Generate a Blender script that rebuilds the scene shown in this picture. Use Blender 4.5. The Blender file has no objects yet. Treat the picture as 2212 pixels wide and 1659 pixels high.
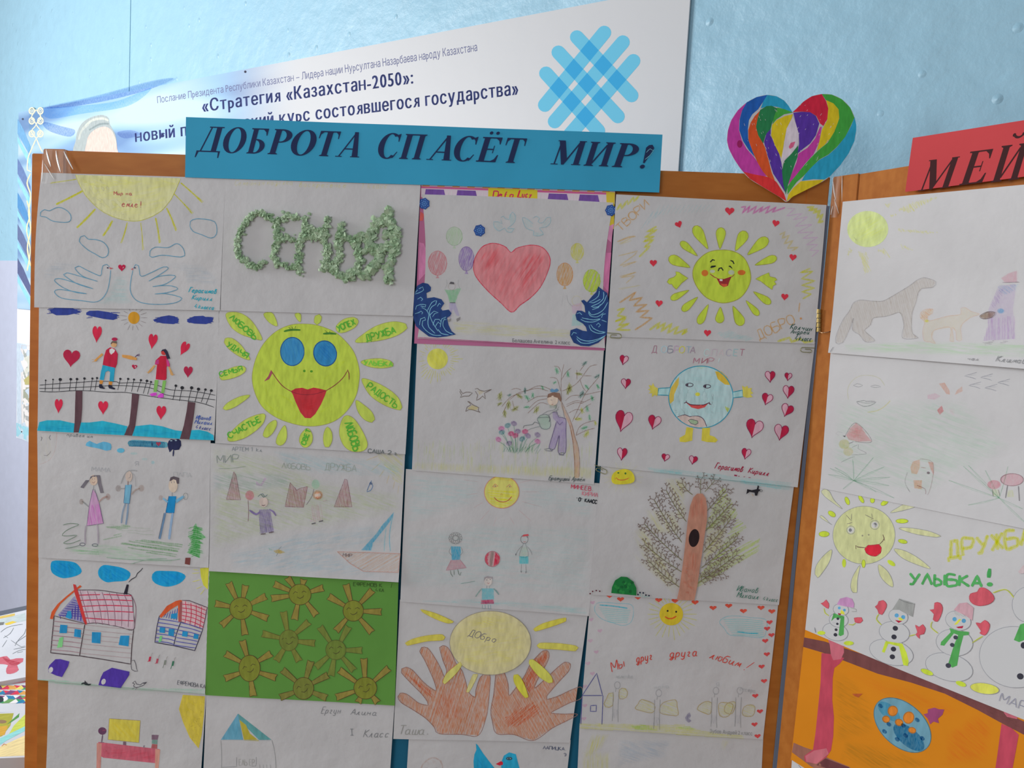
import bpy, bmesh, math, random
from mathutils import Vector, Matrix
from mathutils.geometry import tessellate_polygon
random.seed(7)
SC = bpy.context.scene
COL = SC.collection
# ---------------------------------------------------------------- camera
FPX, PITCH, ROLL, CAMZ = 1850.0, math.radians(4.8), math.atan(0.055), 1.50
CF = Vector((0, math.cos(PITCH), -math.sin(PITCH)))
U0 = Vector((0, math.sin(PITCH), math.cos(PITCH)))
X0 = Vector((1, 0, 0))
CR = math.cos(ROLL) * X0 + math.sin(ROLL) * U0
CU = -math.sin(ROLL) * X0 + math.cos(ROLL) * U0
CP = Vector((0, 0, CAMZ))
cam = bpy.data.cameras.new('camera'); camo = bpy.data.objects.new('camera', cam); COL.objects.link(camo)
cam.sensor_width = 36.0; cam.lens = FPX / 2212.0 * 36.0; cam.clip_start = 0.05; cam.clip_end = 50
camo.matrix_world = Matrix(((CR.x, CU.x, -CF.x, CP.x), (CR.y, CU.y, -CF.y, CP.y), (CR.z, CU.z, -CF.z, CP.z), (0, 0, 0, 1)))
SC.camera = camo
# ---------------------------------------------------------------- world and light
W = bpy.data.worlds.new('world'); SC.world = W; W.use_nodes = True
W.node_tree.nodes['Background'].inputs[0].default_value = (0.90, 0.90, 0.92, 1)
W.node_tree.nodes['Background'].inputs[1].default_value = 0.36
def area(name, loc, target, sx, sy, power, color):
    d = bpy.data.lights.new(name, 'AREA'); d.shape = 'RECTANGLE'; d.size = sx; d.size_y = sy; d.energy = power; d.color = color
    o = bpy.data.objects.new(name, d); COL.objects.link(o); o.location = loc
    o.rotation_euler = (Vector(target) - Vector(loc)).to_track_quat('-Z', 'Z').to_euler()
    return o
area('window_and_fill_light', (-3.25, 1.5, 2.05), (-0.2, 1.9, 1.5), 1.4, 1.5, 96, (0.97, 0.99, 1.0))
area('window_and_fill_light', (-2.2, -2.4, 2.3), (0.2, 1.4, 1.5), 1.8, 1.5, 28, (0.97, 0.98, 1.0))  # added fill lamp behind the camera to brighten the main panel, not a window
vs = SC.view_settings
vs.view_transform = 'Standard'; vs.look = 'None'; vs.gamma = 1; vs.use_curve_mapping = False; vs.exposure = 0.0
SC.cycles.transparent_max_bounces = 40
# ---------------------------------------------------------------- planes
class Plane:
    def __init__(s, p, ex, up):
        s.p = Vector(p); s.ex = Vector(ex).normalized(); s.n = s.ex.cross(Vector(up)).normalized()
        if s.n.dot(CP - s.p) < 0: s.n = -s.n
        s.up = s.n.cross(s.ex).normalized()
        if s.up.z < 0: s.up = -s.up
        s.mat = Matrix((s.ex, s.up, s.ex.cross(s.up))).transposed()
        s.sg = 1 if s.ex.cross(s.up).dot(s.n) > 0 else -1
    def at(s, x, y, d=0.0):
        r = CF + (x - 1106) / FPX * CR - (y - 829.5) / FPX * CU
        return CP + r * ((s.p + s.n * d - CP).dot(s.n) / r.dot(s.n))
T1_, T2_ = math.radians(3.8), math.radians(40)
E1 = Vector((math.cos(T1_), -math.sin(T1_), 0)); E2 = Vector((math.cos(T2_), -math.sin(T2_), 0))
Z = Vector((0, 0, 1))
r0 = CF + (674 - 829.5) / FPX * -CU
MAIN = Plane(CP + r0 * (1.31 / r0.y), E1, Z)
HT, HB = MAIN.at(1796, 382), MAIN.at(1672, 1659)
SIDE = Plane(HT, E2, HT - HB)
WALL = Plane(HT + Vector((math.sin(T2_), math.cos(T2_), 0)) * 0.10, E2, Z)
# ---------------------------------------------------------------- materials
def lin(c):
    c = c / 255.0
    return c / 12.92 if c <= 0.04045 else ((c + 0.055) / 1.055) ** 2.4
REF = [(178, 175, 181)]
def alb(c):
    return tuple(min(0.97, max(0.012, 0.78 * lin(a) / lin(b))) for a, b in zip(c, REF[0]))
_M = {}
def N(nt, t, **k):
    n = nt.nodes.new(t)
    for a, b in k.items(): setattr(n, a, b)
    return n
def mat(c, k='m', raw=False, ang=None):
    key = (tuple(c), k, raw, REF[0], ang)
    if key in _M: return _M[key]
    m = bpy.data.materials.new('ink_' + k); m.use_nodes = True; nt = m.node_tree
    b = nt.nodes['Principled BSDF']; col = tuple(c) if raw else alb(c)
    b.inputs['Roughness'].default_value = 0.42 if k == 't' else 0.85
    b.inputs['Specular IOR Level'].default_value = 0.25
    b.inputs['Base Color'].default_value = (*col, 1)
    if k != 'f':
        tc = N(nt, 'ShaderNodeTexCoord'); mp = N(nt, 'ShaderNodeMapping')
        if ang is None: mp.inputs['Rotation'].default_value = (0, 0, 0.6); mp.inputs['Scale'].default_value = (1.0, 0.3, 1)
        else: mp.vector_type = 'TEXTURE'; mp.inputs['Rotation'].default_value = (0, 0, math.radians(ang)); mp.inputs['Scale'].default_value = (12, 1, 1)
        nz = N(nt, 'ShaderNodeTexNoise'); nz.inputs['Scale'].default_value = 520 if ang is not None else {'m': 180, 't': 90, 'c': 620, 'q': 620, 'p': 420}[k]; nz.inputs['Detail'].default_value = 3
        nt.links.new(tc.outputs['Object'], mp.inputs[0]); nt.links.new(mp.outputs[0], nz.inputs['Vector'])
        mr = N(nt, 'ShaderNodeMapRange'); nt.links.new(nz.outputs['Fac'], mr.inputs['Value'])
        mr.inputs['From Min'].default_value = 0.3; mr.inputs['From Max'].default_value = 0.7
        if k in 'mt':
            mr.inputs['To Min'].default_value = 0.86; mr.inputs['To Max'].default_value = 1.12
            mx = N(nt, 'ShaderNodeVectorMath', operation='SCALE'); mx.inputs[0].default_value = col
            nt.links.new(mr.outputs[0], mx.inputs['Scale']); nt.links.new(mx.outputs[0], b.inputs['Base Color'])
        else:
            # transparent ink: tints the light that passes to the paper and back
            lo, hi = (0.62, 1.12) if k == 'c' else (0.30, 0.85) if k == 'q' else ((0.25, 0.95) if ang is None else (-0.1, 1.25) if k == 'P' else (-0.05, 0.5))
            mr.clamp = True; mr.inputs['To Min'].default_value = max(0, lo); mr.inputs['To Max'].default_value = hi
            if lo < 0: mr.inputs['From Min'].default_value = 0.36
            tint = [min(1, lin(x) / lin(y)) for x, y in zip(c, REF[0])]
            fac = mr.outputs[0]
            if ang is not None:
                at = N(nt, 'ShaderNodeAttribute', attribute_name='fade'); mu = N(nt, 'ShaderNodeMath', operation='MULTIPLY')
                nt.links.new(mr.outputs[0], mu.inputs[0]); nt.links.new(at.outputs['Fac'], mu.inputs[1]); fac = mu.outputs[0]
            sc_ = N(nt, 'ShaderNodeVectorMath', operation='SCALE'); sc_.inputs[0].default_value = [x - 1 for x in tint]; nt.links.new(fac, sc_.inputs['Scale'])
            ad = N(nt, 'ShaderNodeVectorMath', operation='ADD'); ad.inputs[1].default_value = (1, 1, 1); nt.links.new(sc_.outputs[0], ad.inputs[0])
            mxx = N(nt, 'ShaderNodeVectorMath', operation='MAXIMUM'); mxx.inputs[1].default_value = (.02, .02, .02); nt.links.new(ad.outputs[0], mxx.inputs[0])
            sp = N(nt, 'ShaderNodeSeparateXYZ'); cb = N(nt, 'ShaderNodeCombineXYZ'); nt.links.new(mxx.outputs[0], sp.inputs[0])
            for q in 'XYZ':
                sq = N(nt, 'ShaderNodeMath', operation='SQRT'); nt.links.new(sp.outputs[q], sq.inputs[0]); nt.links.new(sq.outputs[0], cb.inputs[q])
            tr = N(nt, 'ShaderNodeBsdfTransparent'); nt.links.new(cb.outputs[0], tr.inputs[0])
            nt.links.new(tr.outputs[0], nt.nodes['Material Output'].inputs['Surface']); nt.nodes.remove(b)
    _M[key] = m
    return m
def paper_mat(name, col, wr=0.25):
    m = bpy.data.materials.new(name); m.use_nodes = True; nt = m.node_tree; b = nt.nodes['Principled BSDF']
    b.inputs['Roughness'].default_value = 0.75; b.inputs['Specular IOR Level'].default_value = 0.3
    tc = N(nt, 'ShaderNodeTexCoord'); nz = N(nt, 'ShaderNodeTexNoise'); nz.inputs['Scale'].default_value = 9; nz.inputs['Detail'].default_value = 4
    nt.links.new(tc.outputs['Object'], nz.inputs['Vector'])
    cr = N(nt, 'ShaderNodeValToRGB'); e = cr.color_ramp.elements
    e[0].position = .3; e[1].position = .7; e[0].color = (*[v * .94 for v in col], 1); e[1].color = (*[min(1, v * 1.03) for v in col], 1)
    nt.links.new(nz.outputs['Fac'], cr.inputs[0]); nt.links.new(cr.outputs[0], b.inputs['Base Color'])
    n2 = N(nt, 'ShaderNodeTexNoise'); n2.inputs['Scale'].default_value = 14; n2.inputs['Detail'].default_value = 6
    nt.links.new(tc.outputs['Object'], n2.inputs['Vector'])
    bp = N(nt, 'ShaderNodeBump'); bp.inputs['Strength'].default_value = wr; bp.inputs['Distance'].default_value = 0.01
    nt.links.new(n2.outputs['Fac'], bp.inputs['Height']); nt.links.new(bp.outputs[0], b.inputs['Normal'])
    return m
# ---------------------------------------------------------------- object helpers
def link(name, me, mats, parent=None, loc=None, rot=None):
    o = bpy.data.objects.new(name, me); COL.objects.link(o)
    for m in mats: me.materials.append(m)
    if parent is not None: o.parent = parent
    if loc is not None: o.location = loc
    if rot is not None: o.rotation_euler = rot.to_euler()
    return o
def tag(o, label=None, cat=None, group=None, kind=None):
    if label: o['label'] = label
    if cat: o['category'] = cat
    if group: o['group'] = group
    if kind: o['kind'] = kind
    return o
def catmull(p, closed=False, step=5.0, sm=True):
    n = len(p); out = []
    if n < 2: return p
    segs = n if closed else n - 1
    for i in range(segs):
        a, b = p[i], p[(i + 1) % n]
        if closed: z, c = p[i - 1], p[(i + 2) % n]
        else: z, c = p[max(0, i - 1)], p[min(n - 1, i + 2)]
        L = math.hypot(b[0] - a[0], b[1] - a[1]); k = max(1, min(40, int(L / step)))
        for j in range(k):
            t = j / k
            if not sm: out.append((a[0] + (b[0] - a[0]) * t, a[1] + (b[1] - a[1]) * t)); continue
            t2, t3 = t * t, t * t * t
            out.append(tuple(0.5 * (2 * a[q] + (b[q] - z[q]) * t + (2 * z[q] - 5 * a[q] + 4 * b[q] - c[q]) * t2 + (3 * a[q] - z[q] - 3 * b[q] + c[q]) * t3) for q in (0, 1)))
    if not closed: out.append(p[-1])
    return out
def prs(v): return [(v[i], v[i + 1]) for i in range(0, len(v), 2)]
# single-stroke handwriting alphabet: pairs xy on a 6 x 9 grid, a b c = below the line, x y = above
G = {}
for row in '''А 003960 1353|Б 5909004061644505|В 00093958563505 3564614000|Г 000959|Д 0b00606b 10295950|Е 59090050 0545|Ё 59090050 0545 2x2y 4x4y|Ж 3039 0960 6900|З 082949585635 356461402001|И 09006960|Й 09006960 2y3x4y|К 0900 5905 0560|Л 003960|М 0009336960|Н 0009 6960 0565|О 200207294967624020|П 00096960|Р 00094968554404|С 6749290702204062|Т 0969 3930|У 0934 692000|Ф 3039 38180704135364675838|Х 0960 6900|Ц 0900606b 6069|Ч 09061464 6960|Ш 09006069 3930|Щ 0900606b 6069 3930|Ы 09002041432505 6960|Ь 09004061634505|Э 07294967624020 2464|Ю 0900 0525 40222749676240|Я 60692907052464 3400|! 3932 3130|. 2021|, 203a|" 1817 3837|- 1444|0 200207294967624020|1 073930|2 07294967650060|4 390363 5450|I 1959 3930 1050|а 44250401103042 45415060|б 582806021040524415|в 000828260444423000|г 042534112040|д 44250401204145 454b2c0b60|е 0343442503012051|ё 0343442503012051 1718 3738|и 0501203145 45415060|й 0501203145 45415060 283748|к 0800 4503 0350|л 001135314050|м 002531555160|н 0500 4540 0343|о 2001042544423020|п 0500 03254440|р 050c 0325444110|с 442504011041|т 0500 03152420 24354540|у 0501204145 454b2c0b|х 0540 4500|ц 050040 4540 404b|ч 05031343 4540|ш 050060 3530 6560|щ 050060 3530 656b|ы 050020313303 5550|ь 05002031 3303|ю 0500 0323 30222555625030|я 505515031353 3300|D 00092968613000|e 0343442503012051|f 382816 1610 0535|a 44250401103042 4541|L 090050|u 05012040 4540|c 442504011041|y 0503? '''.replace('y 0503? ', 'y 0522 450b').split('|'):
    a, *s = row.split(' '); G[a] = s
CV = {'a': -1, 'b': -2, 'c': -3, 'x': 10, 'y': 11.5}
def gv(ch): return CV[ch] if ch in CV else int(ch)
def glyph_strokes(ch):
    return [[(gv(s[i]), gv(s[i + 1])) for i in range(0, len(s), 2)] for s in G.get(ch, [])]
_FT = {}; _GC = {}
def glyph_mesh(ch):
    if ch in _GC: return _GC[ch]
    src, sy, mir = {'н': ('Н', .74, 0), 'Р': ('P', 1, 0), 'р': ('p', 1, 0), 'я': ('R', .74, 1), 'к': ('К', .74, 0)}.get(ch, (ch, 1, 0))
    c = bpy.data.curves.new('t', 'FONT'); c.body = src; c.resolution_u = 3
    o = bpy.data.objects.new('t', c); COL.objects.link(o)
    dg = bpy.context.evaluated_depsgraph_get(); me = bpy.data.meshes.new_from_object(o.evaluated_get(dg))
    V = [(v.co.x * (.84 if sy != 1 else 1), v.co.y * sy) for v in me.vertices]; F = [tuple(p.vertices) for p in me.polygons]
    bpy.data.objects.remove(o); bpy.data.curves.remove(c); bpy.data.meshes.remove(me)
    if V:
        x0 = min(v[0] for v in V); x1 = max(v[0] for v in V); V = [((x1 - x if mir else x - x0), y) for x, y in V]
        if mir: F = [f[::-1] for f in F]
        w = x1 - x0
    else: w = .18
    _GC[ch] = (V, F, w); return _GC[ch]
def font_mesh(txt, bold=0.0):
    if (txt, bold) in _FT: return _FT[(txt, bold)]
    V = []; F = []; x = 0
    for ch in txt:
        v, f, w = glyph_mesh(ch)
        for k in ((0,) if not bold else (0, bold, 2 * bold, 3 * bold)):
            b = len(V); V += [(x + a + k, c) for a, c in v]; F += [tuple(b + i for i in q) for q in f]
        x += w + .10 + 3 * bold
    x1 = max(v[0] for v in V)
    _FT[(txt, bold)] = ([(a / x1, y / 0.70) for a, y in V], F)
    return _FT[(txt, bold)]
WHOLE = ('drawn_grass', 'crayon_wash', 'pencil_shading', 'crayon_sky', 'drawn_crown', 'drawn_branches', 'paint_wash', 'blue_folds', 'drawn_ground')
# ---------------------------------------------------------------- a flat thing on a plane with drawn parts
class Sheet:
    def __init__(s, name, label, cat, plane, quad, d, m, bow=(0, 0, 0, 0), curl=0.002, wave=0.0009, group=None, thick=0.0003, lay0=0.00012, ref=None, seed=None):
        if ref: REF[0] = ref
        s.pl, s.d, s.curl, s.wave, s.q, s.bow = plane, d, curl, wave, quad, bow
        s.lay, s.Z, s.cur = lay0, (0, 0, 1), None
        s.ph = random.random() * 6 if seed is None else seed
        cx = sum(p[0] for p in quad) / 4; cy = sum(p[1] for p in quad) / 4
        s.o = plane.at(cx, cy, d); s.inv = plane.mat.transposed()
        loc = [s.inv @ (plane.at(x, y, d) - s.o) for x, y in quad]
        s.ux = (loc[0].x + loc[3].x) / 2, (loc[1].x + loc[2].x) / 2; s.vy = (loc[2].y + loc[3].y) / 2, (loc[0].y + loc[1].y) / 2
        bm = bmesh.new(); n, k = 26, 20; g = []
        for lay in (0, -thick):
            r = []
            for j in range(k + 1):
                for i in range(n + 1):
                    a, b = i / n, j / k
                    x = (quad[0][0] * (1 - a) + quad[1][0] * a) * (1 - b) + (quad[3][0] * (1 - a) + quad[2][0] * a) * b
                    y = (quad[0][1] * (1 - a) + quad[1][1] * a) * (1 - b) + (quad[3][1] * (1 - a) + quad[2][1] * a) * b
                    x += bow[3] * math.sin(math.pi * b) * (1 - a) + bow[1] * math.sin(math.pi * b) * a
                    y += bow[0] * math.sin(math.pi * a) * (1 - b) + bow[2] * math.sin(math.pi * a) * b
                    r.append(bm.verts.new(s.loc(x, y, lay)))
            g.append(r)
        for L, r in enumerate(g):
            for j in range(k):
                for i in range(n):
                    f = [r[j * (n + 1) + i], r[(j + 1) * (n + 1) + i], r[(j + 1) * (n + 1) + i + 1], r[j * (n + 1) + i + 1]]
                    bm.faces.new(f if L == 0 else f[::-1]).smooth = True
        ring = [(i, 0) for i in range(n)] + [(n, j) for j in range(k)] + [(i, k) for i in range(n, 0, -1)] + [(0, j) for j in range(k, 0, -1)]
        for q in range(len(ring)):
            a, b = ring[q], ring[(q + 1) % len(ring)]
            ia, ib = a[1] * (n + 1) + a[0], b[1] * (n + 1) + b[0]
            bm.faces.new([g[0][ia], g[0][ib], g[1][ib], g[1][ia]])
        for q in range(len(ring)):
            a, b = ring[q], ring[(q + 1) % len(ring)]
            for L in (0, 1):
                e = bm.edges.get((g[L][a[1] * (n + 1) + a[0]], g[L][b[1] * (n + 1) + b[0]]))
                if e: e.smooth = False
        me = bpy.data.meshes.new(name); bm.to_mesh(me); bm.free()
        s.ob = link(name, me, [m], None, s.o, plane.mat)
        tag(s.ob, label, cat, group)
    def disp(s, p):
        a = (p.x - s.ux[0]) / (s.ux[1] - s.ux[0]); b = 1 - (p.y - s.vy[0]) / (s.vy[1] - s.vy[0])
        a = min(1.2, max(-.2, a)); b = min(1.2, max(-.2, b))
        q = s.o - s.pl.p; gu, gv_ = q.dot(s.pl.ex) + p.x, q.dot(s.pl.up) + p.y
        w = s.wave * (1 + math.sin(gu * 17) * math.cos(gv_ * 21 + gu * 9))
        c = max(0, (b - .72) / .28) ** 2 * (0.35 + 0.65 * a ** 2)
        return w + s.curl * c
    def loc(s, x, y, lay=0.0):
        p = s.inv @ (s.pl.at(x, y, s.d) - s.o)
        p.z += s.pl.sg * (s.disp(p) + lay)
        return p
    def z(s, x0, y0, k): s.Z = (x0, y0, k); return s
    def X(s, pts):
        if pts and not isinstance(pts[0], (tuple, list)): pts = prs(pts)
        a, b, k = s.Z
        return [(a + x * k, b + y * k) for x, y in pts]
    def part(s, name, label=None, kind=None, sub=None):
        s.flush(); s.cur = dict(n=name, l=label, ch=[], kind=kind, sub=sub); s.unit = None; return s
    def flush(s):
        """every separate piece drawn since part() becomes an object of its own"""
        c = s.cur; s.cur = None
        if not c or not c['ch']: return None
        ch = c['ch']; n = len(ch); par = list(range(n)); G_ = 2.0 if c['n'] in ('lettering', 'signature', 'border_heart', 'letter') else 8.0
        def root(i):
            while par[i] != i: i = par[i]
            return i
        if c['kind'] == 'stuff' or c['n'] in WHOLE: par = [0] * n
        else:
            for i in range(n):
                for j in range(i):
                    A, B = ch[i][3], ch[j][3]
                    if (ch[i][4] is not None and ch[i][4] == ch[j][4]) or (A[0] - G_ < B[2] and B[0] - G_ < A[2] and A[1] - G_ < B[3] and B[1] - G_ < A[3] and (ch[i][4] is None or ch[j][4] is None)): par[root(i)] = root(j)
        groups = {}
        for i in range(n): groups.setdefault(root(i), []).append(ch[i])
        for k, g in enumerate(groups.values()):
            V = []; F = []; MI = []; MS = []; WT = []
            for vs_, fs, m, _b, _u, wt in g:
                WT += wt or [1.0] * len(vs_)
                if m not in MS: MS.append(m)
                b = len(V); V += vs_; F += [[b + i for i in f] for f in fs]; MI += [MS.index(m)] * len(fs)
            me = bpy.data.meshes.new(c['n']); me.from_pydata(V, [], F); me.polygons.foreach_set('material_index', MI)
            if min(WT) < 1: me.attributes.new('fade', 'FLOAT', 'POINT').data.foreach_set('value', WT)
            o = link(c['n'], me, MS, c['sub'] or s.ob)
            if c['l'] and len(groups) < 7: o['label'] = c['l']
            if c['kind'] or c['n'] in WHOLE: o['kind'] = 'stuff'
        return None
    def _add(s, verts, faces, m, wt=None):
        s.lay += 0.0000035
        xs = [v[0] for v in verts]; ys = [v[1] for v in verts]
        s.cur['ch'].append(([s.loc(x, y, s.lay) for x, y in verts], faces, m, (min(xs), min(ys), max(xs), max(ys)), s.unit, wt))
    def _poly(s, P, m, L=20.0, fade=0):
        if len(P) < 3: return
        V = []; F = []
        stack = [tuple(P[i] for i in t) for t in tessellate_polygon([[Vector((x, y, 0)) for x, y in P]])]
        while stack:
            a, b, c = stack.pop()
            e = sorted(((math.dist(a, b), a, b, c), (math.dist(b, c), b, c, a), (math.dist(c, a), c, a, b)), key=lambda q: -q[0])[0]
            if e[0] > L:
                mid = ((e[1][0] + e[2][0]) / 2, (e[1][1] + e[2][1]) / 2)
                stack.append((e[1], mid, e[3])); stack.append((mid, e[2], e[3]))
            else:
                if (b[0] - a[0]) * (c[1] - a[1]) - (b[1] - a[1]) * (c[0] - a[0]) > 0: b, c = c, b
                k = len(V); V += [a, b, c]; F.append((k, k + 1, k + 2))
        Wt = None
        if fade:
            Wt = []
            for x, y in V:
                dm = 1e9
                for i in range(len(P)):
                    (ax, ay), (bx, by) = P[i - 1], P[i]; dx, dy = bx - ax, by - ay; q = dx * dx + dy * dy or 1
                    t = max(0, min(1, ((x - ax) * dx + (y - ay) * dy) / q)); dm = min(dm, (x - ax - dx * t) ** 2 + (y - ay - dy * t) ** 2)
                Wt.append(min(1.0, math.sqrt(dm) / fade))
        s._add(V, F, m, Wt)
    def f(s, pts, col, k='m', sm=False):
        P = s.X(pts)
        if sm: P = catmull(P, True)
        s._poly(P, mat(col, k)); return s
    def _rib(s, P, w, m, jit=0.12):
        V = []; F = []; n = len(P)
        for i in range(n):
            a = P[max(0, i - 1)]; b = P[min(n - 1, i + 1)]
            dx, dy = b[0] - a[0], b[1] - a[1]; L = math.hypot(dx, dy) or 1
            h = w / 2 * (1 + random.uniform(-jit, jit)) * (0.7 if i in (0, n - 1) else 1)
            V += [(P[i][0] - dy / L * h, P[i][1] + dx / L * h), (P[i][0] + dy / L * h, P[i][1] - dx / L * h)]
        for i in range(n - 1): F.append((2 * i, 2 * i + 2, 2 * i + 3, 2 * i + 1))
        if n > 1: s._add(V, F, m)
    def l(s, pts, w, col, k='m', sm=True, cl=False):
        P = catmull(s.X(pts), cl, sm=sm)
        if cl: P.append(P[0])
        s._rib(P, w, mat(col, k)); return s
    def ep(s, cx, cy, rx, ry, rot=0, n=26):
        r = math.radians(rot); out = []
        for i in range(n):
            t = 2 * math.pi * i / n; x, y = rx * math.cos(t), ry * math.sin(t)
            out.append((cx + x * math.cos(r) - y * math.sin(r), cy + x * math.sin(r) + y * math.cos(r)))
        return out
    def e(s, cx, cy, rx, ry, col, k='m', rot=0): return s.f(s.ep(cx, cy, rx, ry, rot), col, k)
    def eo(s, cx, cy, rx, ry, w, col, k='m', rot=0): return s.l(s.ep(cx, cy, rx, ry, rot), w, col, k, cl=True)
    def h(s, pts, ang, sp, w, col, k='c', sm=False, jit=0.5):
        """crayon hatching clipped to a polygon; sp in zoom units"""
        P = s.X(pts)
        if sm: P = catmull(P, True)
        if k == 'p':
            xs = [q[0] for q in P]; ys = [q[1] for q in P]; sz = min(max(xs) - min(xs), max(ys) - min(ys))
            s._poly(P, mat(col, 'P' if s.cur['n'] in WHOLE else 'p', ang=int(round(-ang / 15.0)) * 15), 11, min(22, sz * .18)); s.lay += 0.00001; return s
        k = 'q' if k == 'c' else k; w *= 0.95; sp = sp * s.Z[2]; a = math.radians(ang); ca, sa = math.cos(a), math.sin(a)
        R = [(x * ca + y * sa, -x * sa + y * ca) for x, y in P]
        y = min(p[1] for p in R) + sp * .5; top = max(p[1] for p in R); m = mat(col, k)
        while y < top:
            xs = []
            for i in range(len(R)):
                p, q = R[i - 1], R[i]
                if (p[1] > y) != (q[1] > y): xs.append(p[0] + (y - p[1]) / (q[1] - p[1]) * (q[0] - p[0]))
            xs.sort()
            for i in range(0, len(xs) - 1, 2):
                x0, x1 = xs[i] + random.uniform(-1, 1) * jit * w * 1.5, xs[i + 1] + random.uniform(-1, 1) * jit * w * 1.5
                if x1 - x0 < 1: continue
                n = max(2, int((x1 - x0) / 9)); pp = []
                o1, o2 = random.uniform(-1, 1) * jit * sp, random.uniform(-1, 1) * jit * sp
                for j in range(n + 1):
                    t = j / n; xx = x0 + (x1 - x0) * t; yy = y + o1 * (1 - t) + o2 * t + random.uniform(-.15, .15) * sp
                    pp.append((xx * ca - yy * sa, xx * sa + yy * ca))
                s._rib(pp, w, m, 0.3)
            y += sp
        s.lay += 0.00001
        return s
    def t(s, txt, x0, y0, x1, y1, h, w, col, k='m', slant=0.0, wob=0.0):
        (ax, ay), (bx, by) = s.X([(x0, y0), (x1, y1)]); h = h * s.Z[2] / 9
        L = math.hypot(bx - ax, by - ay); dx, dy = (bx - ax) / L, (by - ay) / L
        adv = [7.5 if not ch == ' ' else 4.5 for ch in txt]; sx = L / (sum(adv) - 1.5); x = 0; m = mat(col, k)
        wd = 0; uid = random.random(); one = len(txt) < 7 and ' ' not in txt
        for ch, a in zip(txt, adv):
            if ch == ' ': wd += 1
            s.unit = (uid, wd)
            j = random.uniform(-wob, wob)
            for st in glyph_strokes(ch):
                P = []
                for gx, gy in st:
                    xx = (x + gx) * sx + gy * h * slant; yy = gy * h + j
                    P.append((ax + dx * xx + dy * yy, ay + dy * xx - dx * yy))
                s._rib(catmull(P, False, 3.0, len(P) > 4), w, m)
            x += a
        s.unit = None
        return s
    def tf(s, txt, x0, y0, x1, y1, h0, h1, col, bold=0.0, k='f', slant=0):
        V, F = font_mesh(txt, bold); (ax, ay), (bx, by) = s.X([(x0, y0), (x1, y1)])
        L = math.hypot(bx - ax, by - ay); dx, dy = (bx - ax) / L, (by - ay) / L; out = []; fi = 0; vi = 0; uid = random.random(); wd = 0
        for u, v in V:
            h = (h0 + (h1 - h0) * u) * s.Z[2] * v
            out.append((ax + (bx - ax) * u + h * slant + dy * h * 0.4, ay + (by - ay) * u - h))
        lay = s.lay
        for ch in txt + ' ':
            v, f, w = glyph_mesh(ch); r = 4 if bold else 1
            nv, nf = len(v) * r, len(f) * r
            if nv:
                s.unit = (uid, wd); s.lay = lay; s._add(out[vi:vi + nv], [tuple(i - vi for i in q) for q in F[fi:fi + nf]], mat(col, k))
            else: wd += 1
            vi += nv; fi += nf
        s.unit = None
        return s
    def heart(s, cx, cy, w, h, col, rot=0, col2=None, k='m', ow=0, oc=None, flip=False):
        r = math.radians(rot)
        def hp(t):
            x = 16 * math.sin(t) ** 3; y = -(13 * math.cos(t) - 5 * math.cos(2 * t) - 2 * math.cos(3 * t) - math.cos(4 * t))
            x = x / 32 * w; y = (y - 2.5) / 29 * h
            return (cx + x * math.cos(r) - y * math.sin(r), cy + x * math.sin(r) + y * math.cos(r))
        full = [hp(2 * math.pi * i / 28) for i in range(28)]
        if col2:
            A = [hp(math.pi * i / 14) for i in range(15)]; B = [hp(math.pi + math.pi * i / 14) for i in range(15)]
            if flip: A, B = B, A
            s.f(B, col, k); s.f(A, col2, k)
        elif col: s.f(full, col, k)
        if ow: s.l(full, ow, oc or col, cl=True)
        return s
    def petal(s, x0, y0, x1, y1, w, col, k='m', oc=None, ow=1.0):
        dx, dy = x1 - x0, y1 - y0; L = math.hypot(dx, dy); dx /= L; dy /= L; P = []
        for t, q in ((0, 0), (.3, .24), (.6, .42), (.8, .5), (.95, .46), (1.08, .28), (1.13, 0)): P.append((x0 + dx * L * t - dy * w * q, y0 + dy * L * t + dx * w * q))
        for t, q in ((1.08, .28), (.95, .46), (.8, .5), (.6, .42), (.3, .24)): P.append((x0 + dx * L * t + dy * w * q, y0 + dy * L * t - dx * w * q))
        s.f(P, col, k)
        if oc: s.l(P, ow, oc, cl=True)
        return s
# ---------------------------------------------------------------- shared materials
def wood_mat():
    m = bpy.data.materials.new('laminate'); m.use_nodes = True; nt = m.node_tree; b = nt.nodes['Principled BSDF']
    b.inputs['Roughness'].default_value = 0.45; b.inputs['Specular IOR Level'].default_value = 0.3
    tc = N(nt, 'ShaderNodeTexCoord'); mp = N(nt, 'ShaderNodeMapping'); mp.inputs['Scale'].default_value = (1, 1, 1)
    nz = N(nt, 'ShaderNodeTexNoise'); nz.inputs['Scale'].default_value = 60; nz.inputs['Detail'].default_value = 6
    mp.inputs['Scale'].default_value = (0.25, 1, 3)
    nt.links.new(tc.outputs['Object'], mp.inputs[0]); nt.links.new(mp.outputs[0], nz.inputs['Vector'])
    cr = N(nt, 'ShaderNodeValToRGB'); e = cr.color_ramp.elements; e[0].position = .3; e[1].position = .75
    e[0].color = (0.50, 0.155, 0.022, 1); e[1].color = (0.62, 0.22, 0.038, 1)
    nt.links.new(nz.outputs['Fac'], cr.inputs[0]); nt.links.new(cr.outputs[0], b.inputs['Base Color'])
    return m
WOOD = wood_mat()
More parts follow.
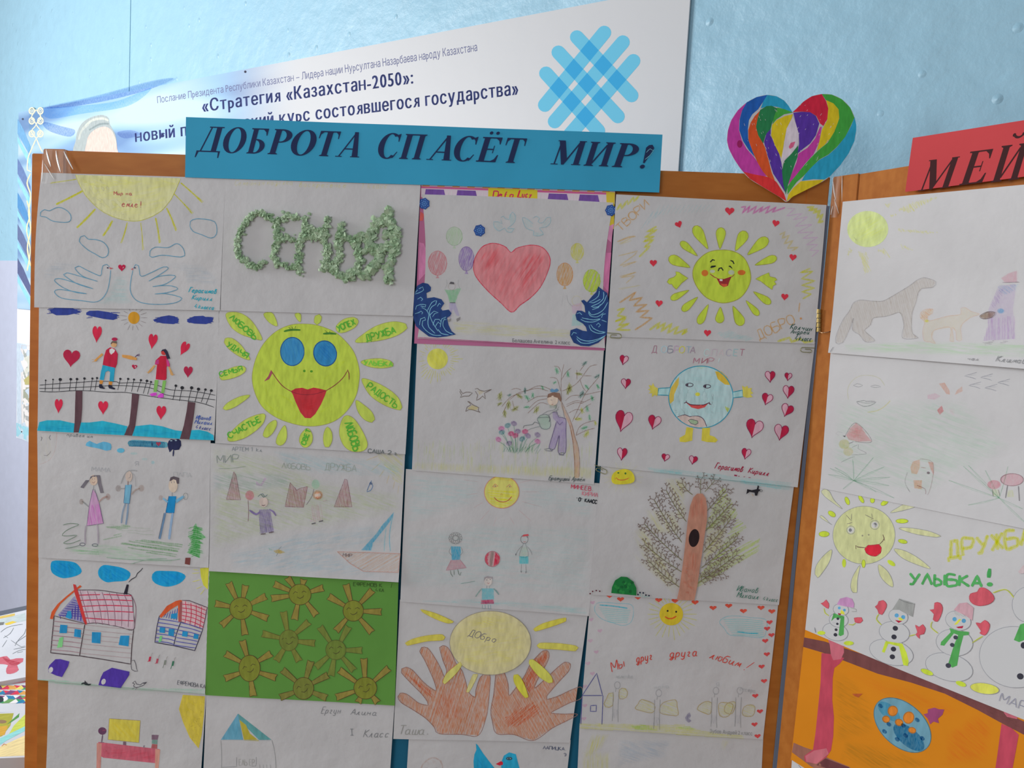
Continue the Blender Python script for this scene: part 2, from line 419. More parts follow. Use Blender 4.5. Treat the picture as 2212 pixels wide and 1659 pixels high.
def plain(name, col, rough=0.6, metal=0.0):
    m = bpy.data.materials.new(name); m.use_nodes = True; nt = m.node_tree; b = nt.nodes['Principled BSDF']
    b.inputs['Roughness'].default_value = rough; b.inputs['Metallic'].default_value = metal
    tc = N(nt, 'ShaderNodeTexCoord'); nz = N(nt, 'ShaderNodeTexNoise'); nz.inputs['Scale'].default_value = 25
    nt.links.new(tc.outputs['Object'], nz.inputs['Vector'])
    cr = N(nt, 'ShaderNodeValToRGB'); e = cr.color_ramp.elements
    e[0].color = (*[v * .93 for v in col], 1); e[1].color = (*[min(1, v * 1.05) for v in col], 1)
    nt.links.new(nz.outputs['Fac'], cr.inputs[0]); nt.links.new(cr.outputs[0], b.inputs['Base Color'])
    return m
def prism(pl, pts, d0, d1, name, m, parent=None, bev=0.0):
    """a solid with a pixel-traced face on plane pl between depths d0 (back) and d1 (front)"""
    fr = [pl.at(x, y, d1) for x, y in pts]; bk = [p - pl.n * (d1 - d0) for p in fr]
    o = sum(fr, Vector()) / len(fr); inv = pl.mat.transposed()
    base = parent.matrix_world.translation if parent else o
    if parent: base = parent.location
    bm = bmesh.new(); A = [bm.verts.new(inv @ (p - base)) for p in fr]; B = [bm.verts.new(inv @ (p - base)) for p in bk]
    bm.faces.new(A); bm.faces.new(B[::-1]); n = len(A)
    for i in range(n): bm.faces.new([A[i], B[i], B[(i + 1) % n], A[(i + 1) % n]])
    bmesh.ops.recalc_face_normals(bm, faces=bm.faces)
    if bev: bmesh.ops.bevel(bm, geom=list(bm.edges), offset=bev, segments=2, affect='EDGES', profile=0.6)
    me = bpy.data.meshes.new(name); bm.to_mesh(me); bm.free()
    return link(name, me, [m], parent, None if parent else o, None if parent else pl.mat)
def empty(name, pl, x, y, d=0):
    o = bpy.data.objects.new(name, None); COL.objects.link(o); o.location = pl.at(x, y, d); o.rotation_euler = pl.mat.to_euler(); return o
def boxw(name, c, sx, sy, sz, m, parent=None, rz=0.0, bev=0.002):
    bm = bmesh.new(); bmesh.ops.create_cube(bm, size=1); bmesh.ops.scale(bm, vec=(sx, sy, sz), verts=bm.verts)
    if bev: bmesh.ops.bevel(bm, geom=list(bm.edges), offset=bev, segments=2, affect='EDGES')
    me = bpy.data.meshes.new(name); bm.to_mesh(me); bm.free()
    o = link(name, me, [m], parent); o.location = c; o.rotation_euler = (0, 0, rz); return o
def tube(name, pts, r, m, parent=None, base=None):
    c = bpy.data.curves.new(name, 'CURVE'); c.dimensions = '3D'; c.bevel_depth = r; c.bevel_resolution = 3
    sp = c.splines.new('POLY'); sp.points.add(len(pts) - 1)
    for i, p in enumerate(pts): sp.points[i].co = (*p, 1)
    o = bpy.data.objects.new('t', c); COL.objects.link(o)
    dg = bpy.context.evaluated_depsgraph_get(); me = bpy.data.meshes.new_from_object(o.evaluated_get(dg))
    bpy.data.objects.remove(o); bpy.data.curves.remove(c)
    for p in me.polygons: p.use_smooth = True
    me.name = name; me.materials.clear()
    return link(name, me, [m], parent)
# ================================================================ setting
def wall_mat(name, col, bump):
    m = plain(name, col, 0.42); nt = m.node_tree; b = nt.nodes['Principled BSDF']
    tc = N(nt, 'ShaderNodeTexCoord'); n1 = N(nt, 'ShaderNodeTexNoise'); n1.inputs['Scale'].default_value = 7; n1.inputs['Detail'].default_value = 9; n1.inputs['Roughness'].default_value = .55
    vo = N(nt, 'ShaderNodeTexVoronoi'); vo.inputs['Scale'].default_value = 16
    nt.links.new(tc.outputs['Object'], n1.inputs['Vector']); nt.links.new(tc.outputs['Object'], vo.inputs['Vector'])
    mr = N(nt, 'ShaderNodeMapRange'); mr.inputs['From Min'].default_value = 0; mr.inputs['From Max'].default_value = .12; mr.inputs['To Min'].default_value = .25; mr.inputs['To Max'].default_value = 0
    nt.links.new(vo.outputs['Distance'], mr.inputs['Value'])
    ad = N(nt, 'ShaderNodeMath', operation='ADD'); nt.links.new(n1.outputs['Fac'], ad.inputs[0]); nt.links.new(mr.outputs[0], ad.inputs[1])
    bp = N(nt, 'ShaderNodeBump'); bp.inputs['Strength'].default_value = bump; bp.inputs['Distance'].default_value = 0.02
    nt.links.new(ad.outputs[0], bp.inputs['Height']); nt.links.new(bp.outputs[0], b.inputs['Normal'])
    return m
def wallp(u, z, d=0.0):   # point on the wall: u metres along it from the hinge line
    q = WALL.p + WALL.ex * u + WALL.n * d; return Vector((q.x, q.y, z))
ZB = WALL.at(15, 563).z      # where the blue paint meets the lilac lower part
def wall_slab(name, u0, u1, z0, z1, d, m):
    o = wallp((u0 + u1) / 2, (z0 + z1) / 2, d - 0.05)
    bm = bmesh.new(); bmesh.ops.create_cube(bm, size=1); bmesh.ops.scale(bm, vec=(u1 - u0, z1 - z0, 0.1), verts=bm.verts)
    me = bpy.data.meshes.new(name); bm.to_mesh(me); bm.free(); return link(name, me, [m], None, o, WALL.mat)
WBLUE = wall_mat('wall_paint_blue', (0.33, 0.57, 0.72), 0.6)
WLILAC = wall_mat('wall_paint_lilac', (0.53, 0.57, 0.72), 0.1)
tag(wall_slab('wall_back', -7.5, 2.5, ZB, 2.9, 0, WBLUE), 'pale blue painted plaster wall behind the display stand', 'wall', kind='structure')
tag(wall_slab('trim_1', -7.5, 2.5, 0, ZB, 0.001, WLILAC), 'lilac painted lower part of the plaster wall', 'wall', kind='structure')
sx_ = WALL.at(281, 80)
us = (sx_ - WALL.p).dot(WALL.ex)
tag(wall_slab('trim_2', us - 0.002, us + 0.002, ZB + .02, 2.9, 0.002, WBLUE), 'thin vertical ridge in the blue wall paint', 'wall', kind='structure')
fl = boxw('floor', (-1, 0.8, -0.05), 14, 12, 0.1, plain('floor_paint', (0.30, 0.22, 0.16), .5), bev=0)
tag(fl, 'brown painted floor under the display stand', 'floor', kind='structure')
# ================================================================ wall poster
REF[0] = (232, 235, 242)
def poster_mat():
    m = paper_mat('poster_print', (0.60, 0.61, 0.63), 0.06); nt = m.node_tree; b = nt.nodes['Principled BSDF']; b.inputs['Roughness'].default_value = .45
    tc = N(nt, 'ShaderNodeTexCoord'); sp = N(nt, 'ShaderNodeSeparateXYZ'); nt.links.new(tc.outputs['Object'], sp.inputs[0])
    mp = N(nt, 'ShaderNodeMapping'); mp.inputs['Rotation'].default_value = (0, 0, 0.5); mp.inputs['Scale'].default_value = (0.5, 3.4, 1)
    nz = N(nt, 'ShaderNodeTexNoise'); nz.inputs['Scale'].default_value = 2.6; nz.inputs['Detail'].default_value = 1.5
    nt.links.new(tc.outputs['Object'], mp.inputs[0]); nt.links.new(mp.outputs[0], nz.inputs['Vector'])
    cr = N(nt, 'ShaderNodeValToRGB'); e = cr.color_ramp.elements
    e[0].position = .38; e[0].color = (.17, .29, .52, 1); e[1].position = .62; e[1].color = (.52, .67, .78, 1)
    x = cr.color_ramp.elements.new(.5); x.color = (.33, .53, .74, 1)
    nt.links.new(nz.outputs['Fac'], cr.inputs[0])
    f = N(nt, 'ShaderNodeMapRange', interpolation_type='SMOOTHSTEP'); nt.links.new(sp.outputs['X'], f.inputs['Value']); POSTER_F.append(f)
    f.inputs['From Min'].default_value = -.62; f.inputs['From Max'].default_value = -.20; f.inputs['To Min'].default_value = 1; f.inputs['To Max'].default_value = 0
    mx = N(nt, 'ShaderNodeMix', data_type='RGBA'); nt.links.new(f.outputs[0], mx.inputs[0]); mx.inputs[6].default_value = (.60, .61, .63, 1)
    nt.links.new(cr.outputs[0], mx.inputs[7]); nt.links.new(mx.outputs[2], b.inputs['Base Color'])
    return m
POSTER_F = []
pTL, pTR = WALL.at(40, 243, .006), WALL.at(1493, -34, .006); pz = WALL.at(34, 666, .006).z; pz2 = WALL.at(38, 946, .006).z
def wpix(u_pt, z):           # pixel of a point on the wall plane below u_pt
    p = Vector((u_pt.x, u_pt.y, z)) - CP; w = p.dot(CF); return (1106 + FPX * p.dot(CR) / w, 829.5 - FPX * p.dot(CU) / w)
po = Sheet('wall_poster', 'large white and pale blue printed strategy poster with blue woven emblem on the wall', 'poster', WALL,
           [(40, 243), (1493, -34), wpix(pTR, pz), wpix(pTL, pz)], .006, poster_mat(), curl=0, wave=0, thick=0.003, seed=1)
TXT = (88, 98, 150)
po.part('lettering', 'thin grey-blue heading line')
po.tf('Послание Президента Республики Казахстан – Лидера нации Нурсултана Назарбаева народу Казахстана', 340, 223, 1031, 110, 14, 17.5, (112, 118, 160))
po.part('lettering', 'bold dark blue slogan line').tf('«Стратегия «Казахстан-2050»:', 437, 242, 893, 180, 26, 29, (74, 86, 148), .022)
po.part('lettering', 'bold dark blue slogan line').tf('новый политический курс состоявшегося государства»', 292, 307, 1120, 204, 25, 29, (74, 86, 148), .022)
# woven emblem
po.z(1050, 0, .2592); po.part('woven_emblem')
A_ = [((490, 875), (985, 272)), ((572, 1012), (1140, 352)), ((700, 1120), (1228, 508))]
B_ = [((757, 310), (1212, 795)), ((603, 437), (1098, 970)), ((500, 612), (935, 1090))]
def cap(a, b, w):
    dx, dy = b[0] - a[0], b[1] - a[1]; t = math.atan2(dy, dx)
    return [(b[0] + w * math.cos(t + q), b[1] + w * math.sin(t + q)) for q in [math.pi * (i / 8 - .5) for i in range(9)]] + \
           [(a[0] + w * math.cos(t + q), a[1] + w * math.sin(t + q)) for q in [math.pi * (i / 8 + .5) for i in range(9)]]
for a, b in A_ + B_: po.f(cap(a, b, 58), (112, 200, 238), 'f')
def lnx(p, q, r, s_):
    d = (q[0] - p[0]) * (s_[1] - r[1]) - (q[1] - p[1]) * (s_[0] - r[0]); t = ((r[0] - p[0]) * (s_[1] - r[1]) - (r[1] - p[1]) * (s_[0] - r[0])) / d
    return (p[0] + t * (q[0] - p[0]), p[1] + t * (q[1] - p[1]))
def off(a, b, w):
    dx, dy = b[0] - a[0], b[1] - a[1]; L = math.hypot(dx, dy); return ((a[0] - dy / L * w, a[1] + dx / L * w), (b[0] - dy / L * w, b[1] + dx / L * w))
for a in A_:
    for b in B_:
        po.f([lnx(*off(*a, -58), *off(*b, -58)), lnx(*off(*a, -58), *off(*b, 58)), lnx(*off(*a, 58), *off(*b, 58)), lnx(*off(*a, 58), *off(*b, -58))], (62, 172, 232), 'f')
# blue folds, ornament and portrait at its left end
po.z(0, 180, .25316); po.part('blue_folds')
po.f([372, 205, 800, 110, 1290, -20, 1480, -40, 1250, 60, 900, 150, 560, 205], (120, 148, 205), 'p', True)
po.f([372, 215, 700, 190, 1000, 150, 1290, 40, 1100, 190, 700, 260, 420, 300], (150, 200, 245), 'p', True)
po.f([380, 330, 520, 365, 640, 400, 600, 455, 450, 420, 375, 370], (120, 150, 205), 'p', True)
po.f([1000, 420, 1120, 400, 1200, 440, 1060, 470], (170, 175, 215), 'p', True)
for y0, c in ((300, (120, 175, 225)), (640, (110, 135, 190)), (930, (90, 150, 210)), (1200, (105, 120, 165)), (1490, (95, 105, 150))):
    po.f([150, y0, 200, y0 + 90, 262, y0 + 240, 262, y0 + 330, 190, y0 + 200, 150, y0 + 130], c, 'm')
    po.f([150, y0 + 150, 262, y0 + 350, 262, y0 + 420, 150, y0 + 200], (150, 215, 245), 'm')
po.part('ornament_border', 'cream scroll ornament strip')
OR = (225, 224, 205)
po.f([250, 215, 370, 200, 372, 470, 262, 560, 240, 760, 262, 900, 262, 1659, 225, 1659, 240, 900, 235, 700, 245, 480], (205, 222, 228), 'p')
for cy in (235, 320, 430):
    for cx in (272, 345): po.eo(cx, cy, 22, 26, 3.0, OR, 'm').eo(cx, cy, 9, 11, 1.6, OR, 'm')
for cx, q in ((268, -1), (350, 1)): po.l([310, 225, cx, 290, 310, 350, cx, 410, 312, 470], 2.4, OR)
po.l([310, 470, 270, 560, 240, 640, 235, 740, 268, 755], 2.6, (232, 230, 205)).l([310, 470, 340, 540, 365, 590], 2.6, OR)
po.l([262, 770, 232, 850, 262, 960, 245, 1100, 262, 1250, 235, 1400, 262, 1560], 3, (232, 226, 190)).l([230, 1000, 255, 1120, 228, 1250, 258, 1420, 232, 1600], 2.6, (232, 230, 190))
po.part('portrait', 'printed portrait, grey hair and forehead')
po.f([650, 620, 648, 480, 665, 400, 710, 330, 790, 285, 880, 270, 930, 300, 935, 345, 985, 440, 1000, 560, 1000, 640], (168, 180, 186), 'm', True)
po.f([745, 640, 742, 500, 770, 430, 830, 385, 900, 370, 950, 400, 985, 470, 1000, 560, 1000, 640], (232, 200, 196), 'm', True)
po.l([700, 400, 780, 320, 880, 300, 925, 320], 5, (200, 208, 205)).l([672, 480, 700, 400, 760, 350], 4, (190, 198, 198)).l([760, 400, 850, 350, 930, 345], 4, (140, 155, 162))
po.part('fixing_screw').e(195, 305, 9, 9, (70, 80, 105), 'f').z(0, 0, 1).e(530, 155, 2.6, 2.6, (60, 60, 80), 'f')
po.flush()
lp = Sheet('window_poster', 'narrow pale poster with a printed white window picture, under the large wall poster', 'poster', WALL,
           [wpix(pTL, pz - .002), wpix(WALL.at(180, 243), pz - .002), wpix(WALL.at(180, 243), pz2), wpix(pTL, pz2)], .004, paper_mat('window_print', (.80, .82, .86), .05), curl=0, wave=.0003, thick=.002)
lp.z(0, 560, .2655); lp.part('picture_sky').f([136, 680, 260, 700, 260, 1500, 140, 1450], (200, 218, 240), 'm').f([134, 1330, 300, 1400, 300, 1500, 134, 1440], (160, 215, 238), 'm')
lp.part('picture_window').f([168, 690, 300, 705, 300, 1380, 176, 1345], (232, 232, 238), 'f').f([190, 735, 300, 745, 300, 1020, 190, 1025], (170, 178, 180), 'm').f([190, 1040, 300, 1045, 300, 1165, 190, 1165], (165, 172, 160), 'm').f([192, 1180, 300, 1185, 300, 1340, 194, 1325], (175, 180, 185), 'm')
lp.l([180, 695, 180, 1345], 1, (200, 196, 205)).l([176, 700, 300, 712], 1, (200, 196, 205)).f([200, 800, 240, 780, 245, 900, 205, 950], (215, 220, 215), 'm').f([195, 980, 240, 940, 240, 1020, 195, 1020], (190, 185, 130), 'm')
lp.part('fixing_screw').e(176, 1404, 6, 6, (80, 90, 100), 'f')
lp.flush()
# ================================================================ low table with printed matter at the left
TZ = 0.66
class Flat(Plane):
    pass
TAB = Plane((0, 1.5, TZ), WALL.ex, Vector((-WALL.ex.y, WALL.ex.x, 0)))
TAB.n = Z.copy(); TAB.up = Z.cross(TAB.ex); TAB.mat = Matrix((TAB.ex, TAB.up, Z)).transposed(); TAB.sg = 1
p0 = TAB.at(20, 1330); ta = Vector((math.sin(T2_), math.cos(T2_), 0)); tcen = p0 + WALL.ex * .335 + ta * .025
tb = bpy.data.objects.new('side_table', None); COL.objects.link(tb); tb.location = (tcen.x, tcen.y, 0); tb.rotation_euler = (0, 0, -T2_)
tag(tb, 'dark table behind the left edge of the stand, carrying books and magazines', 'table')
DK = plain('dark_table', (0.10, 0.11, 0.14), .5)
boxw('tabletop', (0, 0, TZ - .012), .77, 1.15, .024, DK, tb)
for a in (-.34, .34):
    for b in (-.53, .53): boxw('leg', (a, b, (TZ - .024) / 2), .045, .045, TZ - .026, DK, tb)
REF[0] = (215, 215, 228)
PW = paper_mat('magazine_paper', (.74, .74, .77), .1)
def mag(label, quad, d, th): return Sheet('magazine', label, 'magazine', TAB, quad, d, PW, curl=0, wave=.0001, thick=th)
Q = lambda *v: [(v[i] * .2464, 1250 + v[i + 1] * .2464) for i in range(0, 8, 2)]
g = mag('magazine with a yellow cover lying farthest back on the dark table', Q(-420, 420, 260, 268, 380, 380, -500, 560), .010, .008); g.z(0, 1250, .2464)
g.part('cover_print').f([-150, 360, 130, 305, 130, 325, -150, 385], (215, 185, 105), 'm').f([-150, 400, 220, 300, 230, 370, -150, 430], (190, 200, 210), 'm').f([40, 395, 110, 372, 150, 380, 60, 412], (225, 195, 80), 'm').f([-150, 395, 40, 380, 30, 405, -150, 430], (120, 120, 125), 'm'); g.flush()
g = mag('booklet with a pencil sketch and a red flower on its cover, on the dark table', Q(-300, 470, 330, 360, 330, 845, -320, 960), .022, .011); g.z(0, 1250, .2464)
g.part('cover_print')
for q in ([5, 470, 60, 430, 130, 410, 200, 400], [30, 520, 90, 480, 120, 430], [60, 540, 20, 600], [95, 540, 190, 600, 220, 590], [130, 590, 160, 540, 215, 480, 225, 440], [120, 620, 225, 600], [110, 660, 170, 630, 225, 620], [140, 560, 230, 500], [40, 500, 70, 520], [150, 650, 200, 640]): g.l(q, 1.1, (115, 120, 130))
g.f([0, 690, 60, 680, 90, 710, 140, 700, 205, 700, 200, 730, 150, 760, 165, 800, 120, 830, 60, 835, 55, 790, 70, 760, 0, 750, -40, 770, -40, 700], (205, 105, 125), 'm', True)
g.f([20, 690, 90, 715, 180, 740, 100, 760], (180, 110, 130), 'p', True).flush()
g = mag('booklet with a harlequin triangle cover under the sketch booklet on the dark table', Q(-300, 950, 330, 860, 330, 1165, -340, 1180), .013, .006); g.z(0, 1250, .2464)
g.part('cover_print').f([-150, 935, 260, 868, 260, 905, -150, 950], (228, 110, 130), 'm')
cc = [(215, 60, 90), (60, 150, 110), (50, 130, 180), (220, 160, 90), (110, 160, 100), (130, 70, 120), (230, 215, 120), (235, 230, 240)]
for j, y in enumerate((940, 985, 1030, 1060)):
    for i in range(-2, 5):
        x = i * 62 + j * 25; g.f([x, y + 35, x + 70, y - 8, x + 88, y + 30], cc[(i * 3 + j * 5) % 8], 'm'); g.f([x + 62, y - 6, x + 96, y + 32, x + 140, y + 2], cc[(i * 5 + j * 2 + 3) % 8], 'm')
g.e(0, 1060, 32, 26, (50, 60, 70)); g.flush()
g = mag('book with a green and yellow picture cover nearest on the dark table', Q(-340, 1190, 245, 1165, 250, 1565, -360, 1590), .030, .024); g.z(0, 1250, .2464)
g.part('cover_print').f([-150, 1190, 120, 1180, 90, 1290, 20, 1380, -150, 1440], (175, 170, 70), 'm').f([60, 1280, 170, 1180, 165, 1215, 90, 1265], (90, 150, 80), 'm').f([120, 1290, 230, 1180, 230, 1320, 80, 1360], (205, 215, 100), 'm')
g.f([0, 1400, 230, 1290, 230, 1330, 60, 1420, 0, 1460], (150, 215, 225), 'm').f([10, 1470, 250, 1360, 250, 1550, -150, 1570], (238, 215, 165), 'm').e(20, 1255, 38, 16, (150, 120, 95)).f([-50, 1300, 70, 1290, 40, 1370, -50, 1390], (215, 165, 70), 'm').l([15, 1470, 35, 1450, 60, 1460], 2, (200, 130, 80)); g.flush()
# ================================================================ folding display stand
sd = empty('display_stand', MAIN, 930, 900); tag(sd, 'folding wooden display stand with three hinged orange laminate panels and blue inset board', 'display stand')
BLUE = plain('blue_board', (0.008, 0.20, 0.36), .7)
sd.location.z = 0; SDI = MAIN.mat.transposed()
def rel(pl, pts, d0, d1, name, m, bev=.0012):
    fr = [pl.at(x, y, d1) for x, y in pts]; bk = [p - pl.n * (d1 - d0) for p in fr]
    bm = bmesh.new(); A = [bm.verts.new(SDI @ (p - sd.location)) for p in fr]; B = [bm.verts.new(SDI @ (p - sd.location)) for p in bk]
    bm.faces.new(A); bm.faces.new(B[::-1]); n = len(A)
    for i in range(n): bm.faces.new([A[i], B[i], B[(i + 1) % n], A[(i + 1) % n]])
    bmesh.ops.recalc_face_normals(bm, faces=bm.faces)
    if bev: bmesh.ops.bevel(bm, geom=list(bm.edges), offset=bev, segments=2, affect='EDGES')
    me = bpy.data.meshes.new(name); bm.to_mesh(me); bm.free(); return link(name, me, [m], sd)
Lx = lambda y: 93 + (78 - 93) * (y - 321) / 1338      # left edge of the main panel, px
Rx = lambda y: 1794 + (1670 - 1794) * (y - 382) / 1277
YB = 2600
rel(MAIN, [(Lx(330) + 30, 345), (Rx(400) - 20, 400), (Rx(YB - 200) - 30, YB - 220), (Lx(YB - 200) + 30, YB - 260)], -.012, -.006, 'blue_board', BLUE, 0)
rel(MAIN, [(93, 321), (139, 322), (139 - 22, YB), (Lx(YB), YB)], -.014, .0015, 'stile', WOOD)
rel(MAIN, [(139, 325), (1746, 379), (1744, 448), (137, 392)], -.014, 0, 'rail', WOOD)
rel(MAIN, [(1746, 377), (Rx(382), 382), (Rx(YB), YB), (Rx(YB) - 46, YB)], -.014, .0015, 'stile', WOOD)
rel(MAIN, [(112, YB - 60), (1580, YB - 60), (1575, YB), (110, YB)], -.014, 0, 'rail', WOOD)
# third panel folded flat behind the main one, its left margin showing
rel(MAIN, [(68.5, 331), (800, 352), (800, YB), (40, YB)], -.036, -.018, 'folded_panel', WOOD)
# bluish edging of the joint
rel(MAIN, [(Rx(445) - 2, 445), (Rx(445) + 4.5, 445), (Rx(YB) + 11, YB), (Rx(YB) + 1, YB)], -.010, .004, 'edge_band', plain('edge_band', (0.17, 0.21, 0.30), .6), 0)
# side panel
SL = lambda y: 1799.5 + (1676 - 1799.5) * (y - 382) / 1277
rel(SIDE, [(SL(382), 382), (1856, 374), (1856 - 190, YB), (SL(YB), YB)], -.014, .0015, 'stile', WOOD)
rel(SIDE, [(1856, 376), (2500, 268), (2500, 420), (1850, 446)], -.014, 0, 'rail', WOOD)
rel(SIDE, [(1830, 430), (2500, 400), (2500, YB), (1650, YB)], -.012, -.006, 'blue_board', BLUE, 0)
BR = plain('brass', (0.45, 0.33, 0.12), .4, .8)
def hinge(x, y):
    for i in range(5):
        a = MAIN.at(x, y + i * 10, .005); b = MAIN.at(x - .8, y + (i + 1) * 10 - 1.2, .005)
        tube('hinge', [SDI @ (a - sd.location), SDI @ (b - sd.location)], .0042, BR, sd)
hinge(1769, 668)
rel(MAIN, [(1752, 700), (1766, 700), (1761, 730), (1747, 730)], .001, .0032, 'hinge_plate', BR, 0)
tube('wire_tie', [SDI @ (SIDE.at(x, y, d) - sd.location) for x, y, d in ((1768, 716, .006), (1776, 719, .012), (1785, 718, .011), (1795, 716, .005))], .0009, plain('copper_wire', (.6, .35, .2), .3, .9), sd)
# ================================================================ bold italic serif capitals for the two banners (cap height 1)
def _ring(cx, cy, rx, ry, ix, iy, a0=0, a1=360, n=28, tilt=.04):
    o = []; i_ = []
    for k in range(n + 1):
        t = math.radians(a0 + (a1 - a0) * k / n); o.append((cx + rx * math.cos(t), cy + ry * math.sin(t))); i_.append((cx + ix * math.cos(t) - tilt * math.sin(t) * .5, cy + iy * math.sin(t)))
    return [[o[k], o[k + 1], i_[k + 1], i_[k]] for k in range(n)]
def _st(x, w=.20, y0=0, y1=1, s=.07):
    P = [[(x, y0), (x + w, y0), (x + w, y1), (x, y1)]]
    if s: P += [[(x - s, y0), (x + w + s, y0), (x + w + s, y0 + .028), (x + w, y0 + .06), (x, y0 + .06), (x - s, y0 + .028)], [(x - s, y1), (x - s, y1 - .028), (x, y1 - .06), (x + w, y1 - .06), (x + w + s, y1 - .028), (x + w + s, y1)]]
    return P
def _ln(a, b, w): return [[(a[0] - w / 2, a[1]), (a[0] + w / 2, a[1]), (b[0] + w / 2, b[1]), (b[0] - w / 2, b[1])]]
def _sf(x, y, w=.26): return [[(x - w / 2, y), (x + w / 2, y), (x + w / 2, y + .032), (x - w / 2, y + .032)]]
def _bar(x0, x1, y, h=.045): return [[(x0, y), (x1, y), (x1, y + h), (x0, y + h)]]
SER = {
 'Д': _bar(-.02, .88, 0, .05) + _ln((.12, 0), (.34, 1), .055) + _st(.52, .20, 0, 1, 0) + _bar(.24, .80, .955) + [[(-.02, .05), (.08, .05), (.02, -.22), (-.02, -.22)], [(.80, .05), (.88, .05), (.88, -.22), (.84, -.22)]],
 'О': _ring(.40, .5, .40, .52, .20, .475),
 'Б': _st(.08) + _bar(.0, .68, .955) + [[(.58, 1), (.70, 1), (.70, .72), (.67, .72), (.62, .86), (.50, .955)]] + _ring(.30, .29, .40, .29, .19, .24, -90, 90) + _bar(.2, .3, .53, .05) + _bar(.2, .3, 0, .05),
 'Р': _st(.08) + _ring(.32, .735, .38, .265, .18, .218, -90, 90) + _bar(.2, .33, .955) + _bar(.2, .33, .47, .045),
 'Т': _st(.27, .20) + _bar(0, .74, .955) + [[(0, 1), (.14, .955), (.05, .86), (.03, .70), (0, .70)], [(.74, 1), (.60, .955), (.69, .86), (.71, .70), (.74, .70)]],
 'А': _ln((.06, 0), (.50, 1), .055) + [[(.42, 1), (.56, 1), (.78, 0), (.56, 0)]] + _bar(.20, .62, .30) + _sf(.06, 0, .24) + _sf(.67, 0, .34),
 'С': _ring(.42, .5, .42, .52, .20, .475, 52, 312) + [[(.62, .94), (.74, 1.0), (.74, .68), (.71, .68), (.68, .82), (.60, .92)], [(.60, .04), (.66, .12), (.75, .28), (.78, .27), (.70, .10), (.64, .02)]],
 'П': _st(.08) + _st(.58) + _bar(.05, .80, .955),
 'Е': _st(.08) + _bar(.0, .70, .955) + _bar(.2, .5, .49) + _bar(.0, .70, 0) + [[(.60, 1), (.72, 1), (.72, .72), (.69, .72), (.64, .86), (.52, .955)], [(.52, .045), (.64, .12), (.71, .29), (.75, .29), (.72, 0), (.6, 0)], [(.50, .66), (.53, .66), (.53, .36), (.50, .36)]],
 'М': _ln((.10, 0), (.14, 1), .05) + [[(.04, 1), (.26, 1), (.52, .22), (.44, 0), (.36, 0)]] + _ln((.42, .0), (.86, 1), .06) + _st(.80, .20, 0, 1, 0) + _sf(.10, 0) + _sf(.90, 0, .34) + _sf(.92, .968, .26) + _sf(.10, .968, .2),
 'И': _st(.08) + _st(.64) + [[(.24, .10), (.30, .10), (.68, .90), (.62, .90)]],
}
SER['Ё'] = SER['Е'] + _ring(.26, 1.17, .065, .065, 0, 0, n=10) + _ring(.50, 1.17, .065, .065, 0, 0, n=10)
SER['Й'] = SER['И'] + _ring(.46, 1.30, .17, .14, .11, .08, 190, 350, 10) + _ring(.31, 1.27, .05, .05, 0, 0, n=8) + _ring(.61, 1.27, .05, .05, 0, 0, n=8)
SER['!'] = [[(.10, .22), (.16, .22), (.34, .86), (.24, .99), (.12, .97), (.04, .86)]] + _ring(.12, .07, .09, .085, 0, 0, n=12)
def serif(sh, ch, x0, x1, yb0, h, slope, col, sh_=.28, name='letter'):
    """letter between pixel columns x0..x1 at baseline y yb0 (at x0), height h px"""
    sh.part(name); P = SER[ch]; X = [x + y * sh_ for q in P for x, y in q if y >= -.01 and y <= 1.01]; a, b = min(X), max(X); k = (x1 - x0) / (b - a)
    for q in P:
        out = []
        for x, y in q:
            px = x0 + (x + y * sh_ - a) * k; out.append((px, yb0 + (px - x0) * slope - y * h))
        sh.f(out, col, 'f')
    return sh
# ================================================================ pinned drawings, main panel
PAPER = paper_mat('drawing_paper', (.78, .775, .79), .30)
GREEN = paper_mat('green_paper', (.17, .44, .08), .12)
PINKC = paper_mat('printed_card', (.68, .22, .42), .05)
GRP = None
DREF = (178, 175, 181)
def draw(label, quad, row, colm=0, m=None, **k):
    REF[0] = DREF
    return Sheet('drawing_sheet', label, 'drawing', MAIN, quad, .0020 + (5 - row) * .0011 + colm * .0002, m or PAPER, group=None, **k)
PEN = (95, 98, 112); PG = (140, 140, 146); YL = (206, 190, 70)
# ---- column 1, row 1: sun, clouds, dove hands
s = draw('drawing of a half sun over two dove-shaped hands and a small red heart', [(90, 373), (487, 385), (476, 671), (75, 664)], 1, bow=(0, 0, 0, -5), curl=.001)
s.z(70, 360, .19439)
s.part('drawn_sun', 'pale yellow half sun')
SUN = [480, 90, 520, 190, 600, 330, 740, 470, 880, 550, 1050, 600, 1200, 600, 1340, 550, 1450, 480, 1540, 370, 1600, 250, 1650, 130]
s.f(SUN, (198, 194, 154), 'm'); s.h(SUN, -20, 26, 2.5, (200, 190, 110), 'p').l(SUN[:-2] + [1640, 150], 1.6, (200, 180, 90), 'c')
s.h([480, 90, 1650, 130, 1600, 230, 1200, 200, 700, 240, 540, 200], 15, 22, 3, (208, 196, 110), 'p').h([880, 540, 1050, 600, 1200, 600, 1450, 480, 1520, 330, 1440, 330, 1250, 520, 1050, 560], -35, 20, 3, (212, 185, 95), 'p')
s.part('sun_ray')
